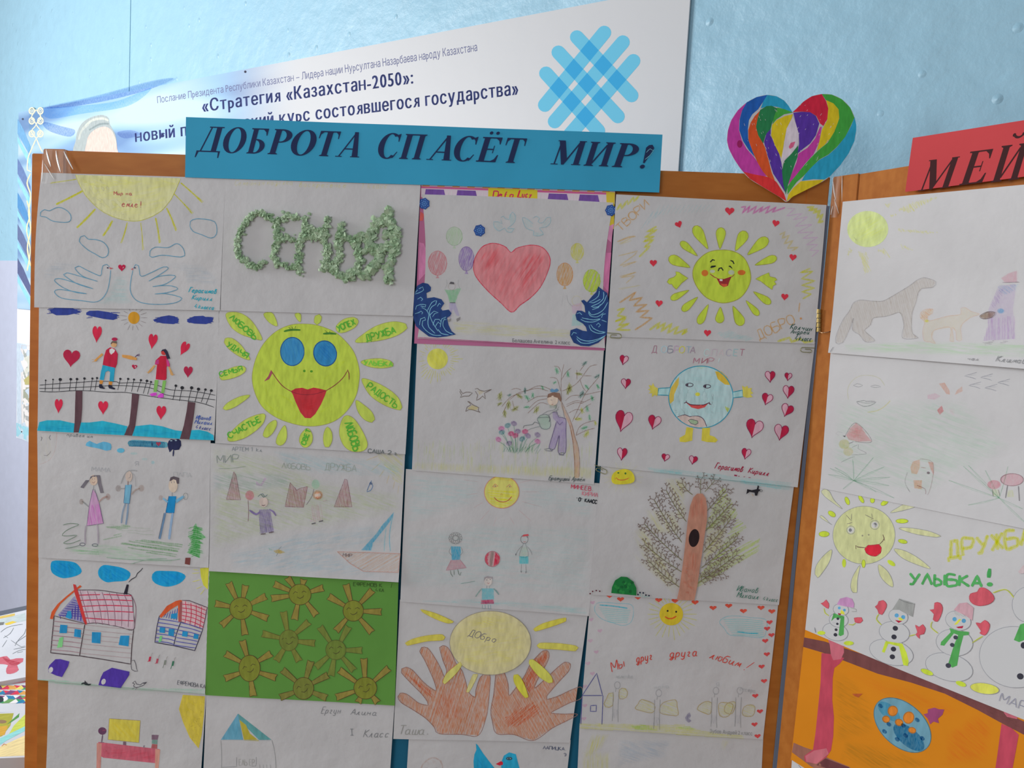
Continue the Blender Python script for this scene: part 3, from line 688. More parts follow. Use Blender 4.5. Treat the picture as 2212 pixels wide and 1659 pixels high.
for a, b, c, d, w in ((490, 140, 200, 185, 2), (560, 270, 265, 420, 4.5), (700, 470, 495, 680, 4.5), (890, 600, 785, 770, 4.5), (1055, 620, 985, 850, 2.6), (1205, 620, 1225, 930, 1.4), (1372, 570, 1415, 850, 3.4), (1495, 460, 1600, 715, 3.4), (1575, 300, 1780, 525, 2.2), (1650, 180, 1890, 400, 2.8)):
    s.l([a, b, (a + c) / 2 + 6, (b + d) / 2, c, d], w, (202, 184, 66), 'c', True); s.l([a, b, c + 14, d - 8], 1, (190, 172, 60), 'c')
s.part('lettering', 'red handwriting').t('Мир на', 908, 315, 1110, 318, 42, 1.5, (170, 82, 88)).t('земле!', 950, 442, 1225, 455, 70, 1.6, (170, 82, 88))
CB = (92, 140, 170)
s.part('drawn_cloud')
for q in ([90, 550, 95, 510, 140, 478, 190, 492, 290, 452, 380, 485, 430, 545, 425, 600, 370, 620, 230, 605, 150, 560], [545, 860, 525, 830, 540, 780, 580, 765, 620, 805, 700, 810, 790, 840, 845, 910, 840, 985, 780, 1012, 700, 970, 620, 925], [1305, 990, 1310, 940, 1370, 895, 1510, 900, 1610, 855, 1680, 910, 1697, 990, 1650, 1005, 1450, 985, 1330, 1008], [1755, 660, 1760, 610, 1830, 580, 1990, 597, 2045, 640, 2050, 750, 1990, 795, 1880, 755, 1790, 720]):
    s.l(q, 1.5, CB, cl=True)
s.part('drawn_dove', 'dove traced round a hand')
s.l([875, 1150, 865, 1260, 840, 1380, 780, 1470, 700, 1505, 560, 1490, 330, 1460, 250, 1390, 300, 1365, 420, 1380, 610, 1412], 1.5, CB).l([610, 1412, 480, 1395, 340, 1340, 250, 1265, 300, 1243, 430, 1275, 680, 1357], 1.5, CB).l([680, 1357, 500, 1300, 350, 1200, 390, 1180, 540, 1220, 730, 1275], 1.5, CB).l([730, 1275, 560, 1215, 478, 1125, 520, 1105, 620, 1155, 760, 1213, 775, 1160, 790, 1100, 830, 1085, 865, 1120], 1.5, CB)
s.e(842, 1125, 10, 8, (70, 60, 90)).f([858, 1118, 905, 1130, 868, 1142], (180, 100, 110))
s.part('drawn_dove', 'dove traced round a hand')
s.l([1120, 1150, 1095, 1300, 1100, 1400, 1160, 1485, 1270, 1522, 1450, 1530, 1600, 1510, 1665, 1465, 1600, 1435, 1480, 1412, 1365, 1415], 1.5, CB).l([1365, 1415, 1500, 1400, 1620, 1360, 1560, 1328, 1450, 1322, 1340, 1333], 1.5, CB).l([1340, 1333, 1480, 1305, 1595, 1225, 1540, 1205, 1400, 1222, 1297, 1272], 1.5, CB).l([1297, 1272, 1420, 1200, 1515, 1130, 1460, 1115, 1340, 1170, 1215, 1220, 1195, 1170, 1180, 1100, 1150, 1088, 1125, 1130], 1.5, CB)
s.e(1143, 1125, 9, 8, (70, 60, 90)).f([1125, 1125, 1097, 1140, 1120, 1152], (180, 100, 110))
s.part('drawn_heart').heart(998, 1128, 82, 78, (175, 32, 70)).l([1010, 1130, 1018, 1115], 1.4, (220, 180, 190))
s.part('pencil_shading').h([120, 1150, 250, 1050, 1900, 1080, 2080, 1250, 2050, 1340, 1700, 1300, 1690, 1180, 1300, 1050, 950, 1060, 700, 1050, 300, 1200, 120, 1300], 4, 36, 1.2, (165, 168, 178), 'p').h([900, 1200, 1080, 1200, 1090, 1450, 1200, 1540, 700, 1540, 850, 1400], 2, 30, 2.2, (160, 190, 205), 'p')
s.part('signature', 'turquoise handwritten name').t('Герасимов', 1740, 1395, 2050, 1412, 55, 1.8, (40, 150, 175), slant=.4).t('Кирилл', 1775, 1475, 2005, 1492, 50, 1.6, (40, 150, 175), slant=.4).t('4 класса', 1800, 1570, 2020, 1590, 45, 1.6, (40, 150, 175), slant=.4)
s.flush()
# ---- row 2: bridge
s = draw('felt-pen drawing of a couple on a railed bridge over blue water among red hearts', [(85, 657), (475, 668), (464, 951), (82, 932)], 2, curl=.0012)
s.z(70, 650, .19439); NB = (48, 62, 140)
for q in ([165, 95, 230, 88, 260, 68, 330, 62, 430, 70, 500, 100, 550, 128, 480, 140, 400, 158, 270, 160, 210, 130, 200, 105], [605, 130, 640, 110, 740, 108, 860, 125, 970, 160, 940, 175, 950, 195, 905, 212, 800, 200, 680, 175, 605, 155], [1345, 210, 1430, 175, 1520, 160, 1580, 170, 1630, 200, 1620, 240, 1570, 258, 1450, 250, 1360, 228], [1720, 205, 1800, 170, 1900, 165, 1930, 180, 2015, 190, 2000, 235, 1930, 258, 1800, 252, 1725, 235]):
    s.part('drawn_cloud').f(q, NB)
    x0, x1 = min(q[::2]), max(q[::2]); cy = sum(q[1::2]) / (len(q) // 2)
    for i in range(5): s.l([x1 - 90, cy - 30 + i * 15, x1 + random.randint(-25, 12), cy - 26 + i * 16], 1.6, NB, sm=False); s.l([x0 + 70, cy - 26 + i * 13, x0 + random.randint(0, 30), cy - 24 + i * 14], 1.4, NB, sm=False)
s.part('drawn_sun').e(1133, 188, 63, 68, (238, 140, 45))
for i in range(15):
    t = i / 15 * 6.283; s.l([1133 + 80 * math.cos(t), 188 + 84 * math.sin(t), 1133 + (125 + 40 * random.random()) * math.cos(t), 188 + (125 + 35 * random.random()) * math.sin(t)], .8, (130, 118, 125))
HR = (196, 40, 72)
for cx, cy, w, h, r in ((723, 375, 105, 190, 4), (1340, 455, 100, 175, 8), (1685, 535, 95, 165, 28), (295, 1172, 88, 165, 2), (787, 1190, 112, 155, 0), (1435, 1245, 110, 160, 3)):
    s.part('drawn_heart').heart(cx, cy, w, h, HR, r)
s.part('drawn_heart').heart(435, 642, 190, 195, (170, 35, 70), 6).e(492, 588, 10, 18, (205, 190, 198), rot=10)
s.part('drawn_heart').heart(1732, 792, 100, 130, (165, 38, 72), 3)
s.part('drawn_heart').heart(1138, 735, 60, 52, (170, 35, 70), 6).e(1148, 732, 6, 7, (215, 190, 198))
BK = (42, 42, 50)
s.part('drawn_bridge', 'thin black railing')
for q in ([85, 935, 300, 918, 520, 905, 700, 893, 940, 898, 960, 912, 1200, 908, 1400, 940, 1530, 985, 1800, 1005, 2035, 1048], [80, 972, 300, 968, 480, 962, 720, 950, 920, 940, 1090, 945, 1310, 965, 1420, 1010, 1520, 1050, 1780, 1070, 2035, 1098], [85, 1005, 250, 1010, 470, 997, 640, 1000, 850, 1015, 1050, 1018, 1290, 1055, 1500, 1085, 1770, 1115, 1900, 1140, 2020, 1180]): s.l(q, 1.2, BK)
for x0, y0, x1, y1, r in ((152, 882, 145, 1005, 9), (233, 873, 225, 1005, 9), (312, 873, 300, 1000, 18), (428, 870, 415, 1000, 15), (497, 868, 480, 998, 14), (580, 862, 565, 998, 14), (668, 862, 645, 998, 12), (720, 857, 695, 998, 12), (980, 866, 950, 990, 13), (1067, 866, 1032, 1008, 13), (1132, 873, 1105, 1008, 12), (1210, 880, 1167, 1012, 13), (1277, 888, 1235, 1028, 15), (1322, 900, 1283, 1040, 12), (1598, 942, 1565, 1098, 15), (1668, 965, 1638, 1112, 20), (1772, 965, 1735, 1120, 18), (1848, 980, 1810, 1125, 18), (1925, 985, 1880, 1125, 14), (1990, 996, 1932, 1150, 16)):
    s.l([x0, y0, x1, y1], 1.1, BK).e(x0, y0, r, r * .95, BK, rot=20)
s.part('drawn_water')
WC = (38, 158, 190)
s.f([60, 1440, 85, 1345, 170, 1325, 310, 1325, 400, 1345, 480, 1362, 465, 1462], WC).f([520, 1465, 545, 1350, 640, 1350, 780, 1332, 930, 1362, 1060, 1392, 1030, 1492], WC).f([1115, 1498, 1150, 1390, 1320, 1372, 1450, 1392, 1590, 1435, 1670, 1445, 1655, 1530], WC).f([1755, 1535, 1775, 1435, 1860, 1430, 1950, 1450, 2020, 1490, 2028, 1545], WC)
for q in ([90, 1360, 450, 1380, 455, 1450, 80, 1430], [550, 1370, 1040, 1410, 1020, 1480, 540, 1450], [1150, 1400, 1650, 1460, 1640, 1520, 1130, 1480], [1780, 1450, 2015, 1500, 2015, 1535, 1775, 1520]): s.h(q, -6, 24, 1.6, (30, 130, 170), 'p')
BRN = (88, 62, 72)
for q in ([483, 998, 557, 1000, 555, 1200, 545, 1350, 520, 1460, 465, 1460, 475, 1350, 478, 1150], [1110, 1030, 1190, 1040, 1170, 1200, 1145, 1400, 1110, 1497, 1025, 1490, 1080, 1370, 1100, 1180], [1733, 1118, 1815, 1130, 1795, 1300, 1770, 1450, 1755, 1535, 1648, 1530, 1690, 1380, 1720, 1220]): s.part('drawn_pier').f(q, BRN)
s.part('drawn_man', 'man in red vest and blue trousers')
s.f([825, 545, 870, 515, 920, 530, 955, 590, 945, 700, 925, 745, 785, 710, 800, 620], (178, 34, 66), sm=False).f([862, 540, 890, 525, 925, 545, 915, 570, 880, 597, 862, 570], (205, 200, 208)).e(912, 485, 32, 30, (215, 150, 110)).f([876, 470, 895, 445, 945, 447, 945, 475, 900, 465, 880, 485], (105, 85, 80)).e(920, 425, 32, 19, (165, 35, 75))
s.f([778, 580, 792, 600, 740, 640, 715, 670, 690, 675, 700, 650], (218, 140, 80)).l([700, 655, 665, 650], 1, (218, 150, 90)).l([700, 665, 668, 678], 1, (218, 150, 90)).f([1002, 597, 1090, 605, 1165, 632, 1165, 658, 1090, 650, 1003, 625], (218, 140, 80)).l([1145, 625, 1170, 600, 1195, 590, 1190, 610, 1165, 608], 1.5, (80, 50, 90))
s.f([785, 712, 922, 742, 915, 800, 905, 895, 860, 890, 868, 790, 845, 775, 815, 790, 795, 880, 750, 875, 765, 790], (42, 150, 190)).f([750, 880, 790, 885, 778, 925, 748, 920], (225, 130, 60)).f([852, 895, 892, 897, 885, 935, 850, 930], (225, 130, 60)).f([745, 925, 775, 925, 785, 955, 808, 965, 800, 978, 750, 970, 740, 950], (38, 38, 58)).f([848, 930, 885, 935, 890, 955, 922, 970, 915, 985, 855, 972, 845, 950], (38, 38, 58))
s.part('drawn_woman', 'woman in red dress with green stockings')
s.f([1375, 660, 1430, 610, 1490, 610, 1530, 700, 1530, 730, 1495, 725, 1495, 860, 1480, 880, 1375, 870, 1385, 760, 1390, 710, 1365, 705], (184, 34, 62)).f([1365, 705, 1385, 655, 1410, 650, 1410, 700], (190, 60, 130)).f([1490, 640, 1520, 670, 1530, 725, 1500, 725], (190, 60, 130)).e(1465, 570, 30, 32, (190, 60, 60)).f([1432, 565, 1450, 540, 1485, 533, 1505, 560, 1535, 640, 1500, 645, 1485, 590, 1460, 555], (45, 45, 65))
s.f([1355, 712, 1375, 718, 1330, 780, 1290, 808, 1285, 790], (214, 150, 100)).f([1515, 730, 1530, 730, 1570, 815, 1560, 830, 1540, 820], (214, 150, 100)).l([1295, 795, 1268, 790], 1, (214, 150, 100)).l([1560, 825, 1585, 815], 1, (214, 150, 100))
s.f([1365, 878, 1405, 880, 1385, 1010, 1350, 1010], (120, 170, 90)).f([1455, 885, 1492, 885, 1468, 1020, 1435, 1025], (120, 170, 90)).f([1305, 1035, 1350, 1020, 1385, 1020, 1385, 1050, 1330, 1058], (205, 70, 190)).f([1390, 1060, 1430, 1025, 1462, 1030, 1462, 1072, 1410, 1075], (205, 70, 190))
s.part('signature', 'blue handwritten name').t('Иванов', 1820, 1310, 1985, 1325, 45, 1.3, (60, 85, 160), slant=.4).t('Михаил', 1808, 1360, 2005, 1375, 45, 1.3, (60, 85, 160), slant=.4).t('4 класс', 1815, 1415, 1990, 1437, 42, 1.3, (60, 70, 140), slant=.4)
s.flush()
# ---- row 3: family
s = draw('pencil drawing of three standing people with a small green fir tree', [(81, 925), (456, 948), (451, 1226), (84, 1204)], 3, curl=.0014)
s.z(70, 920, .19439)
s.part('drawn_sun', 'faint pink corner sun').h([60, 80, 270, 70, 270, 220, 240, 350, 120, 425, 60, 420], 70, 16, 2.6, (205, 172, 165), 'p').l([130, 325, 165, 330, 195, 305, 210, 280], .8, (120, 110, 120)).l([100, 165, 110, 130, 98, 120], 1.2, (100, 100, 110)).l([205, 155, 190, 130, 205, 100], 1.2, (110, 110, 120)).l([275, 70, 262, 240, 200, 370, 80, 430], 1, (190, 150, 150), 'p')
s.part('lettering', 'faint pencil note').t('привет им', 385, 112, 670, 132, 38, 1.1, (120, 122, 130), slant=.3)
s.part('drawn_cloud').f([595, 215, 640, 165, 680, 185, 720, 200, 790, 175, 875, 200, 875, 265, 830, 275, 740, 250], (90, 160, 208), sm=True).e(985, 272, 42, 26, (92, 165, 205)).e(1130, 305, 38, 14, (150, 175, 205), 'p').e(1250, 368, 30, 14, (150, 175, 205), 'p').e(1342, 405, 20, 18, (135, 170, 205), 'p')
s.part('drawn_cloud', 'scribbled turquoise cloud').f([1060, 190, 1110, 155, 1300, 165, 1495, 180, 1500, 235, 1400, 240, 1200, 228, 1080, 225], (92, 152, 175), 'm', True)
for i in range(26): x = 1085 + i * 15; s.eo(x, 195 + i * .6, 14, 30, 1.1, (70, 110, 140), 'c')
s.heart(1405, 202, 55, 50, (150, 60, 85)).l([1330, 170, 1335, 225], 1.4, (60, 70, 100))
s.part('drawn_tree', 'small navy round tree').f([1520, 165, 1545, 145, 1590, 152, 1625, 142, 1655, 165, 1660, 215, 1635, 262, 1590, 268, 1560, 260, 1530, 292, 1512, 240, 1505, 200], (38, 42, 78)).l([1575, 265, 1568, 335], 3, (38, 42, 78)).e(1548, 163, 13, 6, (150, 170, 190)).e(1600, 160, 13, 6, (150, 170, 190))
s.part('lettering', 'faint pencil captions').t('МАМА', 665, 500, 870, 515, 50, 1, (158, 158, 168)).t('Я', 1145, 440, 1180, 440, 45, 1, (150, 150, 160)).t('ПАПА', 1570, 560, 1770, 570, 50, 1, (165, 165, 172))
SK = (196, 172, 160)
s.part('drawn_woman', 'woman in a pink dress')
s.f([680, 700, 720, 760, 750, 860, 795, 1080, 610, 1108, 640, 880, 665, 760], (186, 145, 185), 'm').h([640, 880, 750, 860, 795, 1080, 610, 1108], 80, 16, 2, (176, 125, 175), 'c').l([680, 700, 640, 880, 610, 1108, 795, 1080, 750, 860, 700, 700], 1, (110, 95, 125), 'm', False)
s.e(688, 600, 44, 58, SK).f([640, 600, 655, 560, 700, 545, 760, 545, 750, 570, 680, 560, 650, 590, 575, 690, 540, 680, 600, 600], (105, 100, 112)).f([725, 560, 760, 550, 775, 640, 800, 740, 765, 745, 735, 640], (115, 108, 120)).l([672, 622, 690, 632, 706, 615], 1, (130, 90, 90)).e(675, 588, 3, 4, PEN).e(700, 585, 3, 4, PEN).l([690, 660, 685, 710], 1.8, PG)
s.l([630, 895, 580, 850, 560, 835], 2.4, PG).e(552, 840, 24, 32, (150, 138, 138), 'c').l([745, 845, 790, 800, 840, 780], 3.2, (165, 140, 140)).e(848, 785, 26, 36, (155, 138, 138), 'c')
s.l([600, 1105, 590, 1200, 590, 1310], 3.2, (160, 150, 165)).l([725, 1090, 735, 1200, 735, 1310], 3.2, (160, 150, 165)).eo(560, 1315, 30, 16, 1.2, PEN).eo(700, 1322, 32, 14, 1.2, PEN)
s.part('drawn_child', 'child in a light blue shirt')
s.f([1040, 655, 1105, 650, 1085, 860, 1022, 855], (108, 160, 192)).l([1040, 655, 1022, 855, 1085, 860, 1108, 650], 1, (70, 100, 140), sm=False).e(1078, 560, 38, 60, (190, 172, 168)).l([1165, 495, 1080, 495, 1030, 540, 990, 640], 2.2, (150, 148, 155)).l([1110, 520, 1140, 560, 1150, 670], 1.4, (165, 162, 168)).l([1095, 530, 1092, 570, 1075, 580], 1, PEN)
s.l([1035, 690, 990, 695], 2.4, PG).e(962, 692, 32, 36, (150, 142, 145), 'c').l([1105, 760, 1150, 710, 1195, 690], 3, (160, 145, 145)).e(1215, 690, 32, 38, (160, 148, 148), 'c').l([1070, 610, 1068, 655], 2, (130, 100, 100))
s.l([1040, 860, 1010, 960, 995, 1080], 3.4, (128, 142, 165)).l([1072, 860, 1062, 980, 1045, 1095], 3.4, (120, 138, 165))
s.part('drawn_man', 'man in a blue shirt')
s.f([1520, 780, 1602, 780, 1578, 965, 1485, 962], (28, 128, 190)).l([1520, 780, 1485, 962, 1578, 965], 1.2, (50, 70, 120), sm=False).e(1568, 660, 50, 78, (200, 178, 168)).f([1528, 610, 1540, 570, 1575, 558, 1635, 575, 1632, 640, 1610, 640, 1600, 600, 1570, 590, 1545, 610], (88, 78, 88)).l([1550, 690, 1570, 690, 1580, 675], 1, (150, 90, 80)).l([1548, 615, 1552, 635], 1.2, PEN).l([1580, 612, 1584, 632], 1.2, PEN).l([1556, 738, 1556, 780], 1.8, PG)
s.f([1515, 840, 1500, 855, 1450, 810, 1460, 795], (120, 165, 200)).e(1430, 798, 24, 30, (160, 148, 150), 'c').f([1595, 820, 1600, 860, 1695, 790, 1680, 770], (110, 162, 202)).e(1705, 780, 26, 36, (195, 180, 178), 'c').eo(1705, 780, 26, 36, 1, PG)
s.l([1480, 965, 1450, 1100, 1418, 1255], 4, (100, 128, 165)).l([1562, 965, 1542, 1100, 1522, 1260], 4.6, (135, 160, 195)).l([1465, 965, 1438, 1100, 1405, 1250], .9, PEN)
s.part('drawn_grass', 'green crayon grass')
GR = (105, 145, 105)
s.h([810, 1110, 1080, 1100, 1090, 1130, 980, 1150, 820, 1125], 2, 14, 2.4, GR).h([760, 1270, 1000, 1190, 990, 1215, 860, 1250], -14, 14, 2.4, GR).h([950, 1300, 1250, 1260, 1690, 1320, 1640, 1370, 1600, 1440, 1350, 1410, 1080, 1350], 8, 20, 2.8, (92, 138, 92)).h([850, 1100, 1300, 1110, 1380, 1210, 1100, 1200], 3, 34, 1.2, (140, 155, 140)).h([300, 1320, 900, 1300, 1400, 1430, 1750, 1560, 1100, 1500, 450, 1420], 6, 22, 2.2, (150, 172, 155), 'p').h([480, 1380, 740, 1370, 740, 1420, 520, 1410], 3, 14, 2.4, (130, 160, 135), 'c')
s.l([345, 1100, 430, 1080, 520, 1095, 440, 1130, 370, 1170, 335, 1215, 400, 1220, 500, 1215, 420, 1260, 350, 1300, 430, 1305, 540, 1265], 1.4, (110, 125, 115)).l([370, 1360, 480, 1340, 540, 1320], 1.4, (115, 125, 120)).l([830, 1460, 1100, 1480, 1500, 1490, 1650, 1475], 1.3, (130, 155, 140)).l([1100, 1530, 1300, 1480, 1500, 1470], 1.2, (135, 155, 145))
s.part('drawn_fir').f([1820, 1078, 1828, 1120, 1900, 1155, 1865, 1175, 1930, 1240, 1860, 1260, 1870, 1300, 1860, 1380, 1870, 1400, 1860, 1465, 1720, 1405, 1740, 1380, 1770, 1320, 1760, 1270, 1728, 1225, 1785, 1205, 1795, 1110], (100, 158, 108), 'c')
for i in range(16): y = 1120 + i * 21; s.l([1750 + random.randint(-20, 30), y + 20, 1800, y, 1870 + random.randint(-20, 30), y + random.randint(5, 30)], 1.7, (70, 140, 80), 'c')
s.part('drawn_trunk').f([1706, 1462, 1762, 1462, 1755, 1540, 1700, 1530], (110, 60, 60))
s.flush()
# ---- row 4: houses
s = draw('felt-pen drawing of two log houses with red grid roofs and blue clouds', [(84, 1196), (453, 1218), (444, 1498), (82, 1468)], 4, curl=.0015)
s.z(0, 1200, .21248)
for q in ([520, 80, 560, 50, 720, 60, 790, 90, 832, 160, 790, 200, 700, 225, 620, 225, 530, 170], [1000, 150, 1050, 98, 1150, 105, 1260, 130, 1328, 180, 1290, 250, 1160, 265, 1080, 270, 1010, 220], [1545, 220, 1580, 160, 1700, 155, 1820, 165, 1890, 210, 1830, 280, 1700, 315, 1580, 280]): s.part('drawn_cloud').f(q, (28, 145, 202), sm=True).h(q, 30, 30, 1.8, (24, 125, 190), 'p')
s.part('drawn_sun').f([2035, 130, 2124, 118, 2115, 345, 2070, 300, 2045, 220], (222, 216, 72))
for a in ((2030, 175, 1955, 180), (2035, 245, 1960, 265), (2060, 310, 2000, 335), (2085, 340, 2040, 395), (2020, 150, 1965, 140)): s.l(list(a), 1.2, (215, 208, 95))
RD = (184, 52, 82); OG = (222, 84, 48); PU = (70, 58, 150)
s.part('drawn_house', 'large log house with red grid roof')
s.f([790, 350, 1335, 405, 1360, 560, 1362, 748, 1180, 715, 1000, 685, 880, 690], (190, 168, 184))
s.l([790, 350, 1000, 352, 1200, 380, 1335, 405, 1355, 560, 1362, 748, 1200, 720, 1000, 685, 880, 690], 1.5, (80, 60, 75))
for a, b in (((800, 402), (1340, 408)), ((820, 455), (1345, 458)), ((838, 515), (1350, 515)), ((855, 572), (1360, 575)), ((870, 632), (1362, 662))): s.l([a[0], a[1], (a[0] + b[0]) / 2, (a[1] + b[1]) / 2 - 8 + (12 if a[1] > 600 else 0), b[0], b[1]], 2.2, RD)
for i in range(8): x = 815 + i * 74; s.l([x, 352 + i * 6, x + 50, 520, x + 100 - i * 9, 690 + i * 6], 1.3, (130, 90, 112))
s.f([590, 605, 760, 410, 855, 680], (140, 135, 175))
for i in range(9): x = 600 + i * 30; s.l([x + 15, 612 + i * 7, x + 20, 640 - 26 * min(i, 6) - (0 if i < 6 else -(i - 6) * 75)], 2.2, PU)
for i in range(8): y = 450 + i * 22; s.l([748 - i * 21, y, 785 + i * 10, y + 12], 1.6, PU)
s.f([690, 565, 725, 560, 735, 620, 722, 645, 672, 625], (45, 140, 195))
s.f([815, 300, 832, 315, 770, 360, 690, 425, 620, 490, 570, 570, 540, 645, 512, 640, 530, 570, 590, 490, 680, 410, 760, 345], OG).f([745, 290, 770, 295, 795, 360, 830, 480, 890, 690, 870, 705, 840, 630, 800, 500, 762, 385], (192, 58, 60))
s.l([555, 610, 520, 985, 815, 1015, 868, 690], 1.9, (75, 62, 70), sm=False).l([555, 610, 690, 645, 868, 690], 1.6, (90, 75, 85)).l([815, 1015, 1050, 1050, 1335, 1100, 1345, 900, 1362, 750], 1.9, (75, 62, 70), sm=False)
for i in range(7): y = 665 + i * 48; s.l([550 - i * 5, y, 700, y + 14, 855 - i * 6, y + 30], 1.2, (150, 110, 125)); s.l([862 - i * 6, y + 35, 1100, y + 62, 1352 - i * 3, y + 85], .9, (165, 140, 148))
WN = (38, 132, 188)
for q in ([618, 700, 690, 705, 685, 785, 610, 785], [765, 742, 830, 752, 825, 830, 758, 820], [940, 775, 1030, 778, 1025, 890, 938, 882], [1228, 812, 1318, 812, 1310, 920, 1210, 905]): s.f(q, WN)
s.f([610, 835, 650, 820, 640, 925, 585, 935], (122, 190, 130)).f([1290, 292, 1312, 295, 1295, 395, 1258, 390], (40, 36, 50)).l([1310, 270, 1340, 240, 1385, 215, 1400, 180, 1435, 150, 1455, 125], 1.7, (50, 48, 58))
s.l([1345, 1065, 1370, 1060, 1385, 1100, 1395, 1150, 1405, 1170, 1375, 1172, 1345, 1155, 1338, 1100], 1.3, (90, 85, 95))
s.part('drawn_house', 'small blue striped house')
s.f([1855, 452, 2110, 522, 2068, 745, 1845, 668], (205, 165, 175)).l([1855, 452, 1930, 455, 2110, 525, 2090, 640, 2065, 745, 1845, 668], 1.5, (90, 65, 80), sm=False)
for i in range(5): s.l([1853, 490 + i * 38, 1970, 505 + i * 42, 2100 - i * 6, 555 + i * 42], 1.7, RD)
for i in range(4): s.l([1890 + i * 55, 460 + i * 18, 1900 + i * 50, 580 + i * 14, 1885 + i * 50, 690 + i * 16], 1.5, RD)
s.f([1625, 610, 1700, 510, 1790, 460, 1835, 448, 1855, 452, 1850, 668, 1820, 670, 1815, 500, 1740, 545, 1640, 632], (200, 84, 50)).f([1835, 470, 1858, 462, 1852, 668, 1822, 668], (150, 80, 85))
s.l([1625, 610, 1600, 720, 1578, 880, 1770, 912, 1985, 962, 2025, 860, 2068, 745], 1.8, (60, 55, 80), sm=False).l([1845, 668, 1800, 790, 1770, 912], 1.8, (50, 50, 70))
for i in range(7): y = 640 + i * 38; s.l([1612 - i * 5, y, 1715, y + 14, 1835 - i * 10, y + 34], 1.7, (85, 85, 165)); s.l([1840 - i * 10, y + 38, 1950, y + 62, 2062 - i * 12, y + 100 - i * 6], 1.7, (85, 85, 165))
for i in range(6): s.l([1668 + i * 26, 625 + i * 6, 1690 + i * 24, 590 - i * 12], 1.6, (80, 78, 160))
for q in ([1630, 725, 1685, 730, 1680, 785, 1625, 778], [1722, 740, 1780, 745, 1770, 815, 1715, 808], [1862, 765, 1915, 768, 1910, 822, 1855, 815], [1980, 790, 2025, 800, 2020, 845, 1970, 838], [1745, 590, 1810, 580, 1800, 640, 1740, 635]): s.f(q, WN)
s.f([1630, 815, 1655, 812, 1645, 870, 1615, 880], (110, 185, 125))
s.part('drawn_person')
for x, y, c in ((1530, 1045, (185, 45, 75)), (1605, 1065, (170, 75, 95)), (1685, 1080, (125, 128, 125)), (1765, 1090, (60, 110, 90))): s.f([x - 8, y - 20, x + 12, y - 20, x + 2, y + 28, x - 18, y + 28], c).l([x + 8, y - 22, x + 14, y - 45, x + 24, y - 60], 2, (165, 160, 165)).l([x - 14, y + 25, x - 26, y + 60 if x > 1650 else y + 30], 1.5, c)
PV = (76, 52, 155)
for q, c in (([570, 1050, 620, 1048, 712, 1072, 700, 1120, 638, 1230, 580, 1215, 500, 1180, 498, 1140, 510, 1110], (524, 1158)), ([1145, 1135, 1322, 1175, 1320, 1210, 1235, 1340, 1010, 1310, 1035, 1230, 1060, 1180], (1062, 1275))):
    s.part('drawn_bag', 'violet felt-pen shape with a round hole').f(q, PV).e(c[0], c[1], 22, 30, (190, 186, 194), rot=20)
s.part('drawn_bird').f([838, 1290, 870, 1280, 870, 1262, 890, 1285, 905, 1298, 940, 1295, 915, 1315, 880, 1310, 860, 1298, 835, 1305], (52, 50, 60))
s.part('drawn_bird').l([1355, 1290, 1380, 1270, 1395, 1300, 1430, 1310, 1460, 1290, 1500, 1280, 1470, 1310, 1420, 1330, 1385, 1335, 1365, 1320, 1375, 1300, 1355, 1290], 1.3, (75, 72, 82)).l([1375, 1335, 1350, 1350], 1.1, PEN).l([1400, 1335, 1385, 1358], 1.1, PEN).l([1465, 1295, 1495, 1285], 2.6, (75, 72, 82))
s.part('drawn_grass').h([395, 1245, 700, 1265, 1100, 1320, 1400, 1340, 2090, 1350, 2088, 1400, 1400, 1355, 1000, 1330, 600, 1300, 400, 1275], 3, 12, 2.6, (140, 200, 160), 'c')
s.part('signature', 'small capitals').t('ЕФРЕМОВА КА', 1808, 1305, 2090, 1345, 40, 1.2, (95, 95, 105)); s.flush()
# ---- row 5: television
s = draw('pencil drawing of a yellow television on a red table, bottom left sheet', [(105, 1462), (446, 1490), (430, 1740), (96, 1740)], 5, bow=(0, 0, 0, 2), curl=0)
s.z(0, 1440, .21248)
s.part('drawn_television').f([1115, 525, 1430, 545, 1415, 770, 1100, 740], (214, 182, 82), 'm').h([1115, 525, 1430, 545, 1415, 770, 1100, 740], 45, 24, 2, (206, 166, 70), 'p').l([1115, 525, 1430, 545, 1415, 770, 1100, 740], 1, (150, 130, 100), cl=True, sm=False).f([1255, 760, 1285, 762, 1285, 798, 1252, 795], (118, 92, 108))
s.part('drawn_table').f([1000, 765, 1625, 835, 1610, 980, 1300, 950, 1050, 925, 1010, 900], (186, 92, 112), 'm').h([1040, 800, 1600, 860, 1590, 960, 1050, 910], -20, 20, 2, (172, 66, 92), 'p')
s.f([985, 775, 1035, 780, 1020, 1100, 980, 1100], (190, 130, 125), 'm').f([1582, 835, 1632, 840, 1608, 1100, 1578, 1100], (200, 140, 130), 'm')
s.part('drawn_lamp').e(1042, 652, 42, 38, (98, 62, 92)).l([1045, 690, 1035, 765], 2.6, (110, 90, 110)).l([1020, 768, 1060, 770], 1.6, (110, 90, 110)).l([1040, 650, 1085, 640], 1.2, (160, 70, 100))
s.part('drawn_vase').f([1545, 690, 1615, 692, 1605, 740, 1545, 740], (120, 95, 115)).f([1548, 742, 1605, 742, 1602, 785, 1545, 780], (112, 142, 138)).f([1548, 783, 1602, 788, 1600, 830, 1540, 825], (165, 90, 95)).f([1460, 800, 1474, 795, 1472, 822, 1458, 820], (135, 120, 135))
s.part('drawn_sun').f([1860, 285, 2085, 300, 2075, 480, 2050, 700, 2020, 830, 1930, 720, 1860, 560, 1820, 430], (208, 176, 74), 'm', False).h([1860, 285, 2085, 300, 2075, 480, 2050, 700, 2020, 830, 1930, 720, 1820, 430], 80, 26, 2.6, (214, 186, 90), 'p').flush()
